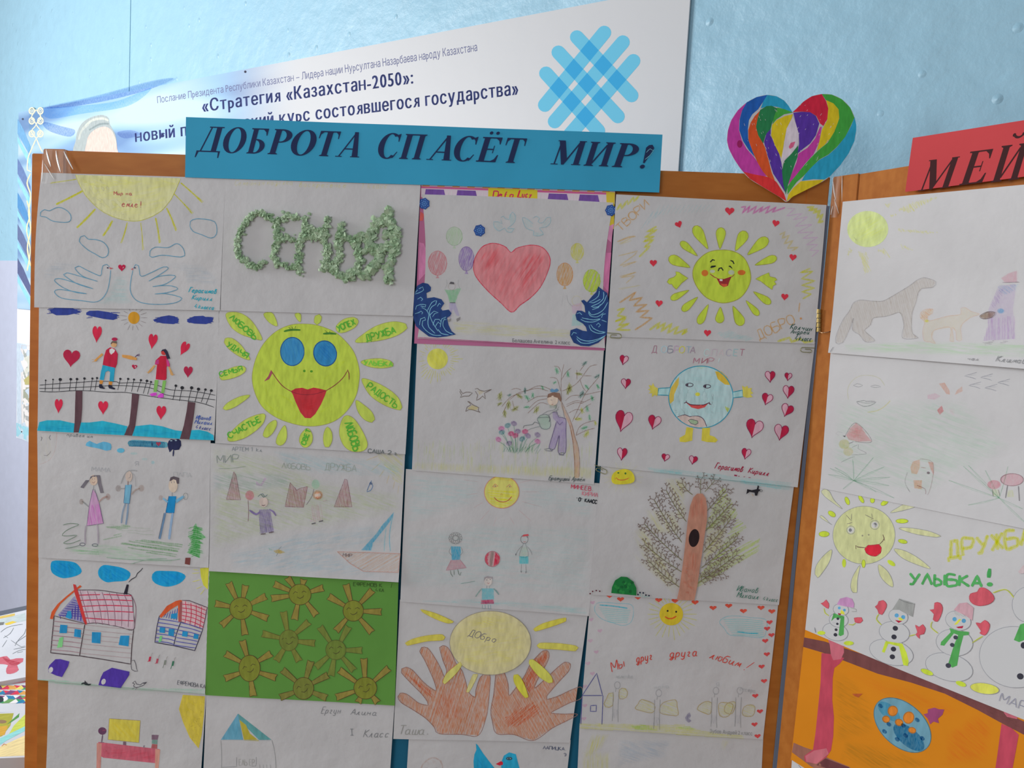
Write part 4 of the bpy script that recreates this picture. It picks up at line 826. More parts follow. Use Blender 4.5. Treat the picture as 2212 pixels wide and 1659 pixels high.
# ================================================================ column 2
s = draw('plain sheet spelling a Russian word in crumpled light green tissue paper', [(487, 384), (909, 396), (892, 683), (477, 671)], 1, curl=.001)
s.z(470, 370, .20344)
s.part('lettering', 'pale orange pencil writing').t('Семейная поделка', 180, 150, 800, 145, 55, 1.3, (208, 172, 130), 'p', .3).t('воскресенье', 870, 165, 1370, 175, 55, 1.5, (208, 172, 120), 'p', .3).t('1 класс', 1520, 185, 1810, 180, 60, 1.4, (208, 172, 120), 'p', .3)
s.flush(); TISS = s
def tissue_mat():
    m = bpy.data.materials.new('tissue_paper'); m.use_nodes = True; nt = m.node_tree; b = nt.nodes['Principled BSDF']; b.inputs['Roughness'].default_value = .9
    tc = N(nt, 'ShaderNodeTexCoord'); nz = N(nt, 'ShaderNodeTexNoise'); nz.inputs['Scale'].default_value = 90; nt.links.new(tc.outputs['Object'], nz.inputs['Vector'])
    cr = N(nt, 'ShaderNodeValToRGB'); e = cr.color_ramp.elements; e[0].position = .35; e[1].position = .7; e[0].color = (.38, .57, .35, 1); e[1].color = (.62, .78, .56, 1)
    nt.links.new(nz.outputs['Fac'], cr.inputs[0]); nt.links.new(cr.outputs[0], b.inputs['Base Color']); return m
TM = tissue_mat()
def tissue(paths, wide=1.0, big=0):
    s = TISS; V = []; F = []
    for p in paths:
        P = catmull(s.X(p), False, 3.0)
        for i, (x, y) in enumerate(P):
            for _ in range(5):
                px, py = x + random.gauss(0, 3.1 * wide), y + random.gauss(0, 3.1 * wide)
                c = s.loc(px, py, .0012 + random.random() * .0042)
                r = random.uniform(.0016, .0040) * (1 + .5 * big * random.random()); b = len(V)
                a0 = random.random() * 6.28; tilt = Vector((random.gauss(0, .8), random.gauss(0, .8), 1)).normalized()
                t1 = tilt.orthogonal().normalized(); t2 = tilt.cross(t1); n = 6
                V.append(c + tilt * r * .55)
                for k in range(n):
                    rr = r * random.uniform(.6, 1.35); q = a0 + k * 6.283 / n
                    V.append(c + t1 * math.cos(q) * rr + t2 * math.sin(q) * rr + tilt * random.uniform(-.5, .35) * r)
                for k in range(n): F.append((b, b + 1 + k, b + 1 + (k + 1) % n))
    me = bpy.data.meshes.new('tissue_letter'); me.from_pydata(V, [], F); o = link('tissue_letter', me, [TM], s.ob); o['kind'] = 'stuff'
tissue([[580, 505, 530, 480, 450, 440, 370, 480, 330, 530, 270, 600, 240, 700, 215, 800, 225, 880, 280, 940, 350, 990, 430, 1010, 500, 960]])
tissue([[850, 495, 720, 485, 640, 540, 640, 640, 640, 740, 620, 860, 610, 930, 660, 990, 760, 1010, 870, 1020], [640, 700, 720, 715, 800, 730]])
tissue([[880, 1080, 870, 990, 880, 900, 870, 800, 900, 700, 940, 600, 945, 490], [940, 600, 1020, 640, 1100, 680, 1150, 620, 1180, 520], [940, 690, 1050, 710, 1180, 660], [1100, 620, 1150, 760, 1180, 860, 1165, 950, 1140, 1040]], 1.25)
tissue([[1330, 560, 1300, 660, 1300, 740, 1310, 850, 1290, 940, 1240, 1020, 1270, 1090, 1350, 1120, 1420, 1090, 1490, 1040, 1520, 960, 1520, 880, 1480, 800, 1420, 730, 1310, 700], [1420, 1090, 1420, 1150], [1500, 740, 1535, 690]], 1.2, 1)
tissue([[1820, 450, 1830, 540, 1870, 600, 1900, 700, 1900, 800, 1860, 900, 1830, 1000, 1820, 1160], [1800, 550, 1690, 560, 1640, 660, 1600, 730, 1640, 820, 1730, 830, 1880, 770], [1740, 850, 1700, 960, 1640, 1050, 1580, 1080, 1580, 1130], [1860, 640, 1820, 680]], 1.35, 2)
# ---- row 2: big smiling sun
s = draw('big smiling yellow sun drawing with blue eyes, red tongue and green words on its rays', [(473, 667), (893, 682), (876, 981), (466, 957)], 2, curl=.0012)
s.z(460, 660, .20344); YE = (176, 206, 74); YO = (150, 150, 90); GN = (85, 165, 60)
SF = [990, 195, 1130, 215, 1290, 280, 1400, 370, 1500, 500, 1555, 680, 1550, 830, 1520, 960, 1440, 1100, 1320, 1210, 1180, 1265, 1010, 1280, 840, 1250, 680, 1190, 540, 1090, 460, 960, 418, 800, 430, 660, 480, 510, 560, 380, 680, 270, 830, 205]
s.part('drawn_sun', 'large yellow face').f(SF, YE, 'm', True).l(SF, 1.1, YO, cl=True)
for q in ([700, 950, 820, 1010, 900, 1150, 850, 1200], [1150, 1130, 1260, 1060], [1300, 640, 1400, 590, 1300, 680], [560, 1020, 640, 1100, 750, 1160], [560, 870, 580, 960], [1180, 780, 1260, 720]): s.l(q, 1.6, (196, 200, 120), 'p')
s.part('drawn_eye').e(845, 488, 125, 150, (62, 135, 185)).h(s_q := [(v) for p in s.ep(845, 488, 118, 142) for v in p], 70, 22, 2, (52, 120, 178), 'p').eo(845, 488, 125, 150, 2.2, (40, 90, 145))
s.part('drawn_eye').e(1192, 508, 120, 135, (52, 128, 182), rot=-20).h([(v) for p in s.ep(1192, 508, 110, 125) for v in p], 50, 22, 2, (44, 110, 172), 'p').eo(1192, 508, 120, 135, 2.2, (38, 84, 140), rot=-20)
s.part('drawn_eyebrow').l([755, 275, 830, 258, 930, 260], 4.2, (70, 120, 50)).l([820, 245, 805, 228], 1.2, (60, 90, 50)).l([850, 245, 838, 225], 1.2, (60, 90, 50)).l([870, 245, 880, 220], 1.2, (60, 90, 50))
s.part('drawn_eyebrow').l([1170, 300, 1240, 295, 1310, 302], 4.2, (70, 120, 50)).l([1215, 285, 1190, 265], 1.2, (60, 90, 50)).l([1240, 285, 1240, 270], 1.2, (60, 90, 50))
s.part('drawn_nose').e(973, 694, 13, 13, (80, 140, 40)).e(1048, 698, 15, 12, (80, 140, 40))
MR = (178, 50, 60)
s.part('drawn_mouth', 'red lips and tongue').f([830, 908, 880, 880, 950, 872, 1010, 890, 1070, 870, 1130, 880, 1210, 900, 1190, 960, 1150, 1050, 1090, 1150, 1040, 1195, 980, 1192, 930, 1130, 880, 1020, 850, 940], MR).l([830, 908, 900, 935, 1000, 945, 1100, 935, 1210, 900], 1.2, (130, 40, 55)).h([920, 990, 1140, 980, 1080, 1100, 1000, 1150, 940, 1080], -10, 24, 2.2, (200, 95, 100), 'p')
s.l([620, 690, 680, 780, 750, 860, 840, 915], 1.6, (135, 60, 65)).l([1200, 905, 1290, 850, 1380, 770, 1430, 690], 1.6, (135, 60, 65)).f([620, 680, 632, 720, 600, 780, 545, 805, 590, 750], (155, 75, 95)).l([1430, 680, 1445, 720, 1448, 785], 1.8, (135, 60, 65))
PT = [[140, 90, 250, 70, 360, 115, 450, 210, 525, 360, 420, 345, 290, 300, 190, 220], [540, 90, 620, 72, 660, 120, 685, 218, 600, 180], [870, 90, 905, 72, 935, 95, 930, 175, 890, 140], [1085, 110, 1130, 92, 1155, 120, 1140, 180, 1105, 205, 1075, 180], [1330, 190, 1400, 140, 1500, 125, 1545, 165, 1510, 230, 1400, 285, 1330, 285, 1305, 235], [1515, 390, 1600, 300, 1750, 210, 1920, 170, 2050, 195, 2065, 240, 1950, 320, 1750, 375], [1570, 600, 1650, 570, 1780, 562, 1890, 590, 1915, 640, 1800, 665, 1660, 650], [1585, 775, 1720, 810, 1870, 890, 1970, 980, 2010, 1080, 1990, 1110, 1850, 1070, 1700, 980, 1620, 880], [1520, 1005, 1600, 1050, 1690, 1130, 1720, 1210, 1690, 1240, 1610, 1210, 1540, 1120], [1420, 1165, 1500, 1200, 1590, 1330, 1645, 1470, 1600, 1540, 1480, 1545, 1390, 1480, 1345, 1350, 1370, 1220], [1220, 1285, 1265, 1340, 1270, 1430, 1235, 1500, 1195, 1500, 1175, 1430, 1185, 1340], [1010, 1300, 1060, 1370, 1055, 1450, 1010, 1500, 960, 1500, 920, 1440, 940, 1360], [765, 1270, 790, 1370, 770, 1450, 720, 1485, 675, 1460, 690, 1380], [670, 1215, 680, 1270, 640, 1350, 580, 1400, 535, 1380, 560, 1300, 610, 1240], [550, 1150, 545, 1230, 480, 1310, 350, 1400, 220, 1440, 165, 1430, 175, 1370, 290, 1250, 420, 1175], [395, 950, 350, 1000, 230, 1080, 140, 1110, 108, 1095, 160, 1030, 290, 965], [350, 690, 290, 740, 180, 780, 90, 790, 70, 760, 120, 700, 230, 650, 330, 645], [395, 575, 300, 550, 180, 470, 120, 390, 130, 350, 200, 345, 290, 410, 350, 490]]
for q in PT: s.part('drawn_ray').f(q, (178, 204, 86), 'm', True).l(q, 1.0, YO, cl=True)
s.part('lettering', 'thick green words').t('ЛЮБОВЬ', 175, 135, 445, 365, 58, 2.8, GN).t('УДАЧЯ', 145, 430, 355, 560, 55, 2.8, GN).t('СЕМЬЯ', 78, 755, 315, 690, 50, 2.6, GN).t('СЧАСТЬЕ', 185, 1410, 520, 1225, 62, 2.8, GN).t('УСПЕХ', 1335, 275, 1515, 200, 62, 2.8, GN).t('ДРУЖБА', 1635, 380, 1945, 290, 70, 2.6, GN).t('УЛЫБКА', 1600, 628, 1910, 648, 50, 2.2, (110, 190, 70)).t('РАДОСТЬ', 1630, 870, 1940, 1090, 66, 2.3, GN).t('ЛЮБОВЬ', 1400, 1250, 1500, 1545, 85, 3, GN).t('СВЕТ', 985, 1480, 1045, 1320, 48, 2.8, GN)
s.part('signature', 'pencil name').t('САША 2 г.', 1650, 1560, 2010, 1590, 42, 1.5, (95, 100, 105)); s.flush()
# ---- row 3: faint mountains, children, boat
s = draw('faint crayon drawing of two children with balloons, brown peaks and a sailing boat', [(456, 957), (875, 980), (862, 1256), (452, 1233)], 3, curl=.004)
s.z(440, 950, .20344)
s.part('crayon_wash', 'faint green and blue shading').h([85, 60, 700, 120, 1250, 420, 2100, 560, 2080, 780, 1200, 960, 900, 970, 80, 1190], 18, 46, 3, (168, 172, 158), 'p').h([90, 330, 900, 350, 940, 500, 500, 560, 90, 540], 8, 40, 3, (162, 166, 186), 'p').h([700, 100, 2100, 230, 2100, 400, 1300, 380, 900, 330], 12, 40, 3, (160, 172, 186), 'p').h([250, 1190, 900, 980, 1800, 880, 2080, 1150, 1400, 1190, 2040, 1480, 900, 1440, 300, 1380], -10, 40, 3, (160, 170, 190), 'p')
s.part('lettering', 'faint pencil words').t('АРТЕМ 1 кл', 305, 115, 625, 125, 42, 1.3, (128, 134, 142)).t('МИР', 150, 245, 380, 235, 80, 1.3, (122, 132, 132)).t('ЛЮБОВЬ', 830, 300, 1130, 320, 58, 1.1, (142, 150, 145)).t('ДРУЖБА', 1290, 315, 1620, 335, 70, 1.1, (142, 150, 145)).l([165, 305, 300, 300, 450, 280], 1, (140, 150, 140))
BM = (166, 140, 148)
for q, c in (([325, 335, 350, 380, 395, 635, 245, 632], (168, 142, 150)), ([920, 455, 990, 535, 1020, 515, 1105, 495, 1060, 715, 865, 708], BM), ([1500, 415, 1525, 425, 1575, 710, 1385, 712], BM)):
    s.part('drawn_mountain').h(q, 80, 12, 2.2, c, 'c').f(q, c, 'p').l(q, 1, (120, 90, 105), 'c', False, True)
s.part('drawn_child', 'child in violet with a red balloon').f([590, 740, 705, 735, 750, 975, 600, 990], (150, 140, 170), 'c').h([590, 740, 705, 735, 750, 975, 600, 990], 80, 13, 1.8, (132, 122, 160), 'c').l([600, 760, 560, 790, 490, 745], 4, (120, 105, 155)).l([700, 735, 740, 760, 770, 805], 3.4, (125, 110, 155)).e(640, 660, 48, 52, (190, 172, 170)).l([620, 692, 640, 697, 658, 690], 2, (110, 90, 95)).l([580, 600, 610, 575, 640, 610, 680, 580], 1.6, (100, 115, 120)).l([600, 580, 630, 570, 650, 600], 1.4, (100, 115, 120)).l([608, 1000, 660, 995], 3, (110, 98, 105)).l([695, 985, 745, 975], 3, (110, 98, 105)).e(492, 588, 45, 52, (196, 118, 132), 'c').l([475, 640, 480, 760, 475, 865], 1.2, (135, 110, 120))
s.part('drawn_child', 'child in pale pink with a green balloon').h([1150, 690, 1240, 690, 1270, 860, 1130, 880], 82, 14, 2, (180, 150, 168), 'c').e(1212, 585, 52, 50, (185, 140, 122), 'c').e(1212, 590, 34, 34, (195, 175, 168)).l([1192, 610, 1212, 625, 1230, 610], 1.3, (150, 70, 70)).l([1148, 892, 1190, 882], 3, (95, 92, 100)).l([1225, 868, 1268, 858], 3, (95, 92, 100)).e(1190, 470, 42, 50, (150, 182, 165), 'c').l([1170, 520, 1150, 600, 1090, 690], 1.1, (130, 120, 130)).l([1270, 650, 1310, 640], 1.6, (170, 150, 160))
s.part('drawn_bird').f([745, 1175, 800, 1160, 868, 1190, 820, 1205, 770, 1200], (178, 148, 92), 'c').l([800, 1160, 828, 1130], 1.2, PG).l([790, 1200, 775, 1230], 1.2, PG).f([690, 1140, 740, 1170, 700, 1172], (140, 160, 155), 'c')
s.part('drawn_beetle').l([1785, 430, 1760, 480, 1735, 550, 1770, 540, 1798, 490, 1780, 450], 1.5, (98, 122, 160)).e(1778, 462, 16, 14, (90, 105, 135), 'c')
s.part('drawn_butterfly').f([560, 440, 610, 470, 650, 400, 670, 410, 620, 490, 560, 480], (182, 150, 185), 'c')
s.part('drawn_boat', 'blue sail over a pale red hull').f([2025, 762, 1990, 850, 1940, 920, 1800, 1090, 1780, 1172, 1672, 1170, 1720, 1120, 1830, 1000, 1900, 900], (82, 150, 198), 'c').l([2015, 780, 1980, 960, 1975, 1080, 1985, 1180], 2, (110, 160, 195), 'c').l([1940, 940, 1925, 1050, 1920, 1180], 2, (130, 168, 195), 'c')
HU = [1420, 1185, 2090, 1205, 2070, 1400, 1700, 1390, 1560, 1310]
s.h(HU, 150, 17, 2.2, (198, 150, 135), 'c').l(HU, 1.2, (180, 140, 135), cl=True, sm=False).t('МИР', 1480, 1235, 1575, 1245, 35, 1.2, (118, 105, 112))
s.part('drawn_sun', 'faint orange corner sun').h([1840, 140, 2120, 155, 2110, 470, 2020, 430, 1990, 350, 1900, 250], 40, 16, 2.6, (205, 180, 140), 'c')
for a in ((1860, 165, 1730, 215), (1880, 240, 1785, 325), (1920, 315, 1870, 390), (1970, 375, 1945, 460), (2030, 440, 2012, 520), (2075, 485, 2062, 565)): s.l(list(a), 1.2, (185, 160, 125), 'c')
s.flush()
# ---- row 4: green sheet
REF[0] = DREF
s = draw('bright green sheet covered with eight smiling tan suns', [(452, 1230), (861, 1258), (853, 1523), (444, 1501)], 4, m=GREEN, curl=.001)
s.z(430, 1220, .20344); TN = (138, 124, 62); TO = (84, 62, 40)
def gsun(cx, cy, rx, ry, ends, face=(120, 125, 50), tan=TN, to=TO, tilt=0):
    s.part('drawn_sun')
    for x, y in ends:
        a = math.atan2(y - cy, x - cx); sx, sy = cx + rx * .9 * math.cos(a), cy + ry * .9 * math.sin(a); nx, ny = -math.sin(a), math.cos(a); w0, w1 = 19, 37
        q = [sx + nx * w0, sy + ny * w0, x + nx * w1, y + ny * w1, x - 9 * math.cos(a), y - 9 * math.sin(a), x - nx * w1, y - ny * w1, sx - nx * w0, sy - ny * w0]
        s.f(q, tan, 'm').l(q, 1.1, to, sm=False)
    s.e(cx, cy, rx, ry, face, 'm').eo(cx, cy, rx, ry, 1.2, to)
    ct, st = math.cos(math.radians(tilt)), math.sin(math.radians(tilt))
    def R(v): return [w for i in range(0, len(v), 2) for w in (cx + v[i] * ct - v[i + 1] * st, cy + v[i] * st + v[i + 1] * ct)]
    s.l(R([-72, -8, -50, -32, -25, -18]), 1.4, (70, 62, 42)).l(R([18, -22, 42, -38, 68, -22]), 1.4, (70, 62, 42)).l(R([-30, 28, 0, 42, 30, 28, 42, 8]), 1.4, (70, 62, 42))
gsun(447, 462, 120, 117, [(315, 188), (495, 213), (715, 330), (735, 568), (492, 745), (240, 642), (172, 408)], tilt=0)
gsun(1075, 312, 118, 110, [(940, 128), (1115, 148), (1325, 240), (1250, 535), (1015, 582), (768, 355), (798, 200)])
gsun(1640, 485, 108, 110, [(1562, 202), (1845, 265), (1940, 498), (1838, 718), (1455, 700), (1378, 330)], tilt=3)
gsun(955, 800, 100, 112, [(898, 492), (1170, 600), (1235, 830), (1065, 1025), (820, 1020), (672, 727)], face=(108, 120, 55), tan=(118, 122, 58), to=(92, 88, 45))
gsun(1455, 900, 108, 105, [(1285, 652), (1592, 650), (1735, 905), (1648, 1122), (1400, 1180), (1238, 1088)], face=(105, 122, 55), tan=(112, 122, 58), to=(84, 90, 48))
gsun(540, 1095, 112, 140, [(463, 797), (770, 937), (822, 1198), (580, 1392), (275, 1203), (282, 937)], tilt=-12)
gsun(1110, 1310, 108, 116, [(885, 1112), (1190, 1018), (1372, 1167), (1358, 1412), (862, 1405)], face=(112, 118, 55), tan=(120, 118, 60), tilt=-12)
gsun(1768, 1305, 122, 115, [(1752, 988), (2018, 1092), (1488, 1112), (1455, 1405), (1690, 1460), (1900, 1460)], face=(118, 122, 48), tilt=-10)
s.part('signature', 'pencil capitals').t('ЕФРЕМОВ К', 1640, 220, 1945, 235, 38, 1.3, (62, 88, 45)).t('4 КЛ', 1875, 280, 1960, 285, 34, 1.3, (62, 88, 45)).l([2050, 195, 2040, 240], 1, (60, 80, 50)); s.flush()
# ---- row 5: tent house
s = draw('pencil drawing of a house with a blue and yellow pointed roof', [(446, 1492), (853, 1515), (838, 1740), (437, 1740)], 5, curl=0)
s.z(430, 1480, .20344)
s.part('drawn_roof').f([415, 300, 770, 575, 640, 580, 430, 370], (90, 145, 152), 'm').f([415, 300, 470, 580, 232, 580], (98, 150, 178), 'm').f([430, 365, 500, 420, 540, 510, 640, 590, 480, 585], (172, 158, 62), 'm').h([415, 300, 470, 580, 232, 580], 100, 18, 2, (110, 165, 200), 'p').h([415, 300, 770, 575, 700, 575, 470, 380], 40, 16, 2, (75, 130, 148), 'p')
s.part('drawn_house', 'thin pencil walls').l([232, 585, 240, 720, 240, 880, 240, 1100], 1.1, PG).l([775, 580, 805, 700, 820, 880, 818, 1100], 1.1, PG).l([240, 580, 770, 580], 1, (150, 155, 165)).l([400, 860, 400, 765], 1.2, PG).l([240, 870, 400, 862], 1, PG).t('ЕЛЬ ЕР', 425, 850, 590, 850, 65, 1.1, (150, 148, 150)).l([608, 760, 605, 855, 560, 858], 1.2, PG)
for i in range(4): s.l([645 + i * 38, 838, 648 + i * 38, 880], 1, PG)
s.part('signature', 'handwritten name').t('Ергун', 1295, 300, 1505, 300, 70, 1.4, (120, 120, 128), slant=.35).t('Алина', 1610, 310, 1885, 320, 62, 1.4, (120, 120, 128), slant=.35).t('I', 1600, 530, 1650, 528, 65, 1.4, (110, 112, 120)).t('Класс', 1745, 548, 2020, 550, 78, 1.4, (118, 118, 125), slant=.35); s.flush()
# ================================================================ column 3
REF[0] = DREF
s = draw('printed pink gift box card with purple windows behind the balloon drawing', [(909, 398), (1329, 414), (1306, 757), (895, 742)], 2.6, m=PINKC, curl=0, lay0=.00006)
s.z(880, 390, .22298)
s.part('printed_border', 'purple windows on a pink strip').f([135, 40, 2010, 105, 2010, 230, 135, 160], (208, 180, 196), 'f').f([135, 55, 2010, 118, 2010, 140, 135, 75], (190, 88, 140), 'f')
for i in range(13): s.f([150 + i * 145, 42 + i * 5, 220 + i * 145, 45 + i * 5, 215 + i * 145, 62 + i * 5, 145 + i * 145, 59 + i * 5], (214, 140, 110), 'f')
for x in (165, 472, 1355, 1655): s.f([x + 15, 78 + x * .035, x + 190, 84 + x * .035, x + 215, 90 + x * .035 + 100, x - 5, 90 + x * .035 + 95], (108, 74, 150), 'm')
for x in (400, 430, 700, 730, 1290, 1320, 1600, 1630, 1890): s.l([x, 85 + x * .035, x - 4, 175 + x * .035], 1, (225, 205, 215))
s.part('yellow_label').f([785, 72, 1260, 92, 1258, 260, 782, 250], (226, 178, 52), 'f')
s.part('lettering', 'pink print on the yellow label').t('Defa', 830, 163, 1035, 168, 60, 2.8, (188, 52, 90), slant=.15).t('L', 1068, 165, 1115, 168, 72, 3.6, (200, 45, 70), slant=.25).t('ucy', 1110, 162, 1205, 168, 62, 2.6, (188, 52, 90), slant=.15)
s.part('yellow_corner').f([1925, 110, 2010, 115, 2000, 470, 1940, 470], (228, 172, 60), 'f')
s.part('printed_balloon').f([118, 600, 160, 610, 192, 690, 195, 820, 175, 900, 108, 975], (196, 120, 165), 'm').f([128, 300, 165, 330, 150, 390, 118, 390], (200, 90, 90), 'm').f([1870, 480, 2000, 420, 1975, 600, 1880, 520], (205, 130, 170), 'm').f([1900, 700, 1975, 700, 1945, 1080, 1880, 1000, 1865, 860], (190, 110, 155), 'm').flush()
s = draw('balloon and red heart drawing with paper waves, on a white sheet with cut sides', [(912, 420), (1325, 438), (1307, 752), (902, 731)], 2, .5, bow=(-2, -12, 0, 12), curl=0)
s.z(880, 390, .22298)
HQ = [1005, 700, 960, 650, 900, 620, 820, 608, 730, 640, 670, 720, 640, 810, 650, 900, 700, 980, 790, 1080, 900, 1180, 1010, 1275, 1090, 1210, 1200, 1130, 1290, 1030, 1350, 910, 1383, 800, 1370, 720, 1310, 650, 1220, 625, 1130, 635, 1050, 660]
s.part('drawn_heart', 'large red crayon heart').f(HQ, (196, 126, 136), 'm', True).h(HQ, 125, 20, 2.4, (190, 120, 130), 'p', True).h([700, 700, 900, 640, 900, 800, 700, 940], 120, 18, 2.2, (188, 96, 108), 'p').h([1100, 720, 1330, 680, 1340, 860, 1180, 1050, 1050, 1200, 1060, 900], 115, 18, 2.2, (188, 96, 108), 'p').l(HQ, 1.8, (196, 70, 96), 'c', cl=True)
for cx, cy, rx, ry, c, k in ((455, 540, 78, 90, (160, 174, 158), 'c'), (292, 800, 90, 118, (208, 128, 138), 'c'), (572, 758, 74, 118, (140, 118, 168), 'c'), (1525, 910, 78, 112, (222, 142, 98), 'c'), (1785, 970, 82, 108, (168, 188, 66), 'm'), (1645, 690, 62, 82, (218, 192, 102), 'c')):
    s.part('drawn_balloon').e(cx, cy, rx, ry, c, 'p').h([v for p in s.ep(cx, cy, rx, ry) for v in p], 110, 17, 2.0, c, k).eo(cx, cy, rx, ry, 1.1, tuple(int(v * .88) for v in c), 'c').f([cx - 18, cy + ry + 28, cx, cy + ry - 6, cx + 18, cy + ry + 28], c, 'c').l([cx, cy + ry + 28, cx + 6, cy + ry + 120, cx - 4, cy + ry + 190], .7, (165, 168, 172), 'p')
DB = (140, 170, 185)
s.part('drawn_dove').l([905, 360, 930, 345, 950, 370, 985, 380, 1000, 330, 1020, 305, 1048, 340, 1040, 400, 1000, 440, 970, 465, 1035, 465, 1010, 500, 965, 495, 940, 460, 890, 490, 845, 455, 838, 400, 880, 400, 920, 420, 905, 380], 1.1, DB).f([845, 400, 905, 405, 925, 450, 880, 485, 845, 455], (165, 200, 215), 'p').f([985, 330, 1040, 330, 1040, 390, 1000, 430], (160, 198, 215), 'p').f([960, 465, 1030, 465, 1000, 495], (160, 198, 215), 'p')
s.part('drawn_dove').l([1215, 365, 1250, 345, 1280, 365, 1265, 400, 1310, 410, 1350, 360, 1385, 355, 1385, 410, 1340, 450, 1280, 460, 1320, 520, 1280, 535, 1220, 530, 1225, 490, 1150, 460, 1115, 360, 1170, 380, 1215, 420], 1.1, DB).f([1120, 370, 1180, 390, 1220, 450, 1160, 460], (165, 200, 215), 'p').f([1320, 410, 1385, 365, 1370, 420, 1300, 450], (160, 198, 215), 'p').f([1225, 500, 1310, 510, 1310, 530, 1225, 530], (160, 198, 215), 'p')
s.part('drawn_boy', 'boy in a green shirt').f([358, 1055, 400, 1060, 450, 1060, 485, 1045, 520, 1045, 490, 1110, 465, 1180, 410, 1180, 390, 1110], (128, 168, 140), 'c').f([405, 1185, 465, 1185, 480, 1230, 505, 1310, 475, 1310, 440, 1240, 420, 1340, 395, 1330, 405, 1250], (158, 150, 182), 'c').eo(430, 1025, 34, 34, .9, (168, 160, 162)).f([405, 1000, 420, 980, 450, 985, 455, 1005], (88, 85, 92)).f([475, 1340, 515, 1320, 510, 1345, 480, 1368], (130, 125, 130)).f([390, 1350, 425, 1335, 420, 1360, 400, 1370], (130, 125, 130)).l([365, 1050, 385, 1000, 380, 960], 1, PG, 'c').l([510, 1045, 490, 1000, 495, 960], 1, PG, 'c').l([410, 1183, 465, 1183], 1.6, (90, 90, 100))
s.part('drawn_girl', 'faint girl in pink and blue').f([1590, 1210, 1690, 1180, 1690, 1270, 1600, 1290], (196, 158, 178), 'c').f([1600, 1300, 1690, 1290, 1700, 1400, 1590, 1410], (148, 190, 205), 'c').eo(1640, 1165, 45, 48, 1, (180, 170, 140), 'c').l([1600, 1220, 1560, 1180, 1545, 1110], 1, PG, 'c').l([1510, 1090, 1495, 1220], .7, PG, 'p')
s.part('drawn_ground').h([430, 1340, 1000, 1390, 1600, 1440, 1600, 1530, 1000, 1520, 450, 1490], 2, 15, 2.4, (186, 184, 146), 'p')
NV = (38, 62, 118); SWL = (120, 172, 215)
s.part('paper_wave', 'navy paper wave cutout with pale swirls').f([70, 1100, 95, 1020, 150, 990, 200, 1000, 230, 1035, 225, 1070, 185, 1090, 190, 1140, 260, 1130, 330, 1150, 358, 1190, 340, 1215, 325, 1240, 340, 1260, 400, 1250, 428, 1285, 415, 1310, 385, 1330, 400, 1400, 430, 1460, 470, 1490, 380, 1510, 290, 1520, 210, 1510, 130, 1450, 85, 1410, 60, 1330, 58, 1200], NV)
for q in ([80, 1085, 110, 1050, 150, 1030, 158, 1060, 120, 1085, 75, 1100], [80, 1250, 90, 1215, 130, 1200, 180, 1205, 175, 1225, 130, 1215], [75, 1290, 110, 1280, 135, 1265, 150, 1280, 140, 1295], [140, 1230, 180, 1250, 210, 1300, 200, 1360, 210, 1420, 270, 1480], [195, 1260, 240, 1180, 285, 1165, 275, 1200, 240, 1220, 215, 1270, 230, 1340, 260, 1400, 300, 1460], [215, 1310, 260, 1265, 300, 1280, 265, 1290, 245, 1320], [120, 1400, 130, 1340, 170, 1325, 178, 1350, 150, 1360, 145, 1400, 180, 1450, 250, 1495, 330, 1500], [250, 1400, 270, 1345, 310, 1345, 330, 1370], [270, 1420, 300, 1370, 320, 1390], [320, 1420, 335, 1340, 375, 1320, 355, 1350, 345, 1400, 380, 1460, 440, 1488], [360, 1350, 378, 1345], [300, 1440, 330, 1480, 400, 1495], [290, 1220, 310, 1190, 325, 1200], [100, 1150, 130, 1130, 150, 1150, 135, 1165]): s.l(q, 1.4, SWL)
s.part('paper_wave', 'navy paper wave cutout with pale swirls').f([1848, 1025, 1880, 1050, 1935, 1090, 1952, 1180, 1945, 1350, 1935, 1490, 1850, 1570, 1760, 1605, 1680, 1600, 1610, 1570, 1575, 1500, 1580, 1450, 1640, 1430, 1700, 1455, 1740, 1460, 1730, 1420, 1700, 1385, 1640, 1350, 1628, 1300, 1645, 1260, 1690, 1262, 1725, 1280, 1715, 1210, 1682, 1165, 1710, 1155, 1740, 1180, 1790, 1120, 1830, 1080], NV)
for q in ([1860, 1050, 1850, 1120, 1800, 1160, 1760, 1180, 1800, 1185, 1870, 1150], [1900, 1080, 1900, 1140, 1850, 1190, 1780, 1220, 1840, 1225, 1900, 1180, 1930, 1110], [1940, 1180, 1900, 1250, 1840, 1290, 1780, 1300, 1755, 1265, 1770, 1310, 1840, 1320, 1900, 1280], [1680, 1345, 1720, 1365, 1800, 1370, 1870, 1340, 1800, 1350, 1740, 1340, 1690, 1330], [1880, 1330, 1890, 1300, 1920, 1290], [1760, 1400, 1780, 1450, 1850, 1480, 1920, 1470, 1860, 1460, 1800, 1430, 1775, 1395], [1830, 1400, 1850, 1380, 1870, 1400, 1850, 1420], [1640, 1510, 1680, 1540, 1760, 1555, 1860, 1530, 1920, 1500, 1850, 1545, 1760, 1575, 1680, 1570, 1640, 1530], [1590, 1500, 1610, 1470, 1640, 1480], [1640, 1290, 1670, 1280, 1690, 1300], [1870, 1200, 1850, 1230, 1790, 1250], [1880, 1350, 1930, 1370]): s.l(q, 1.5, SWL)
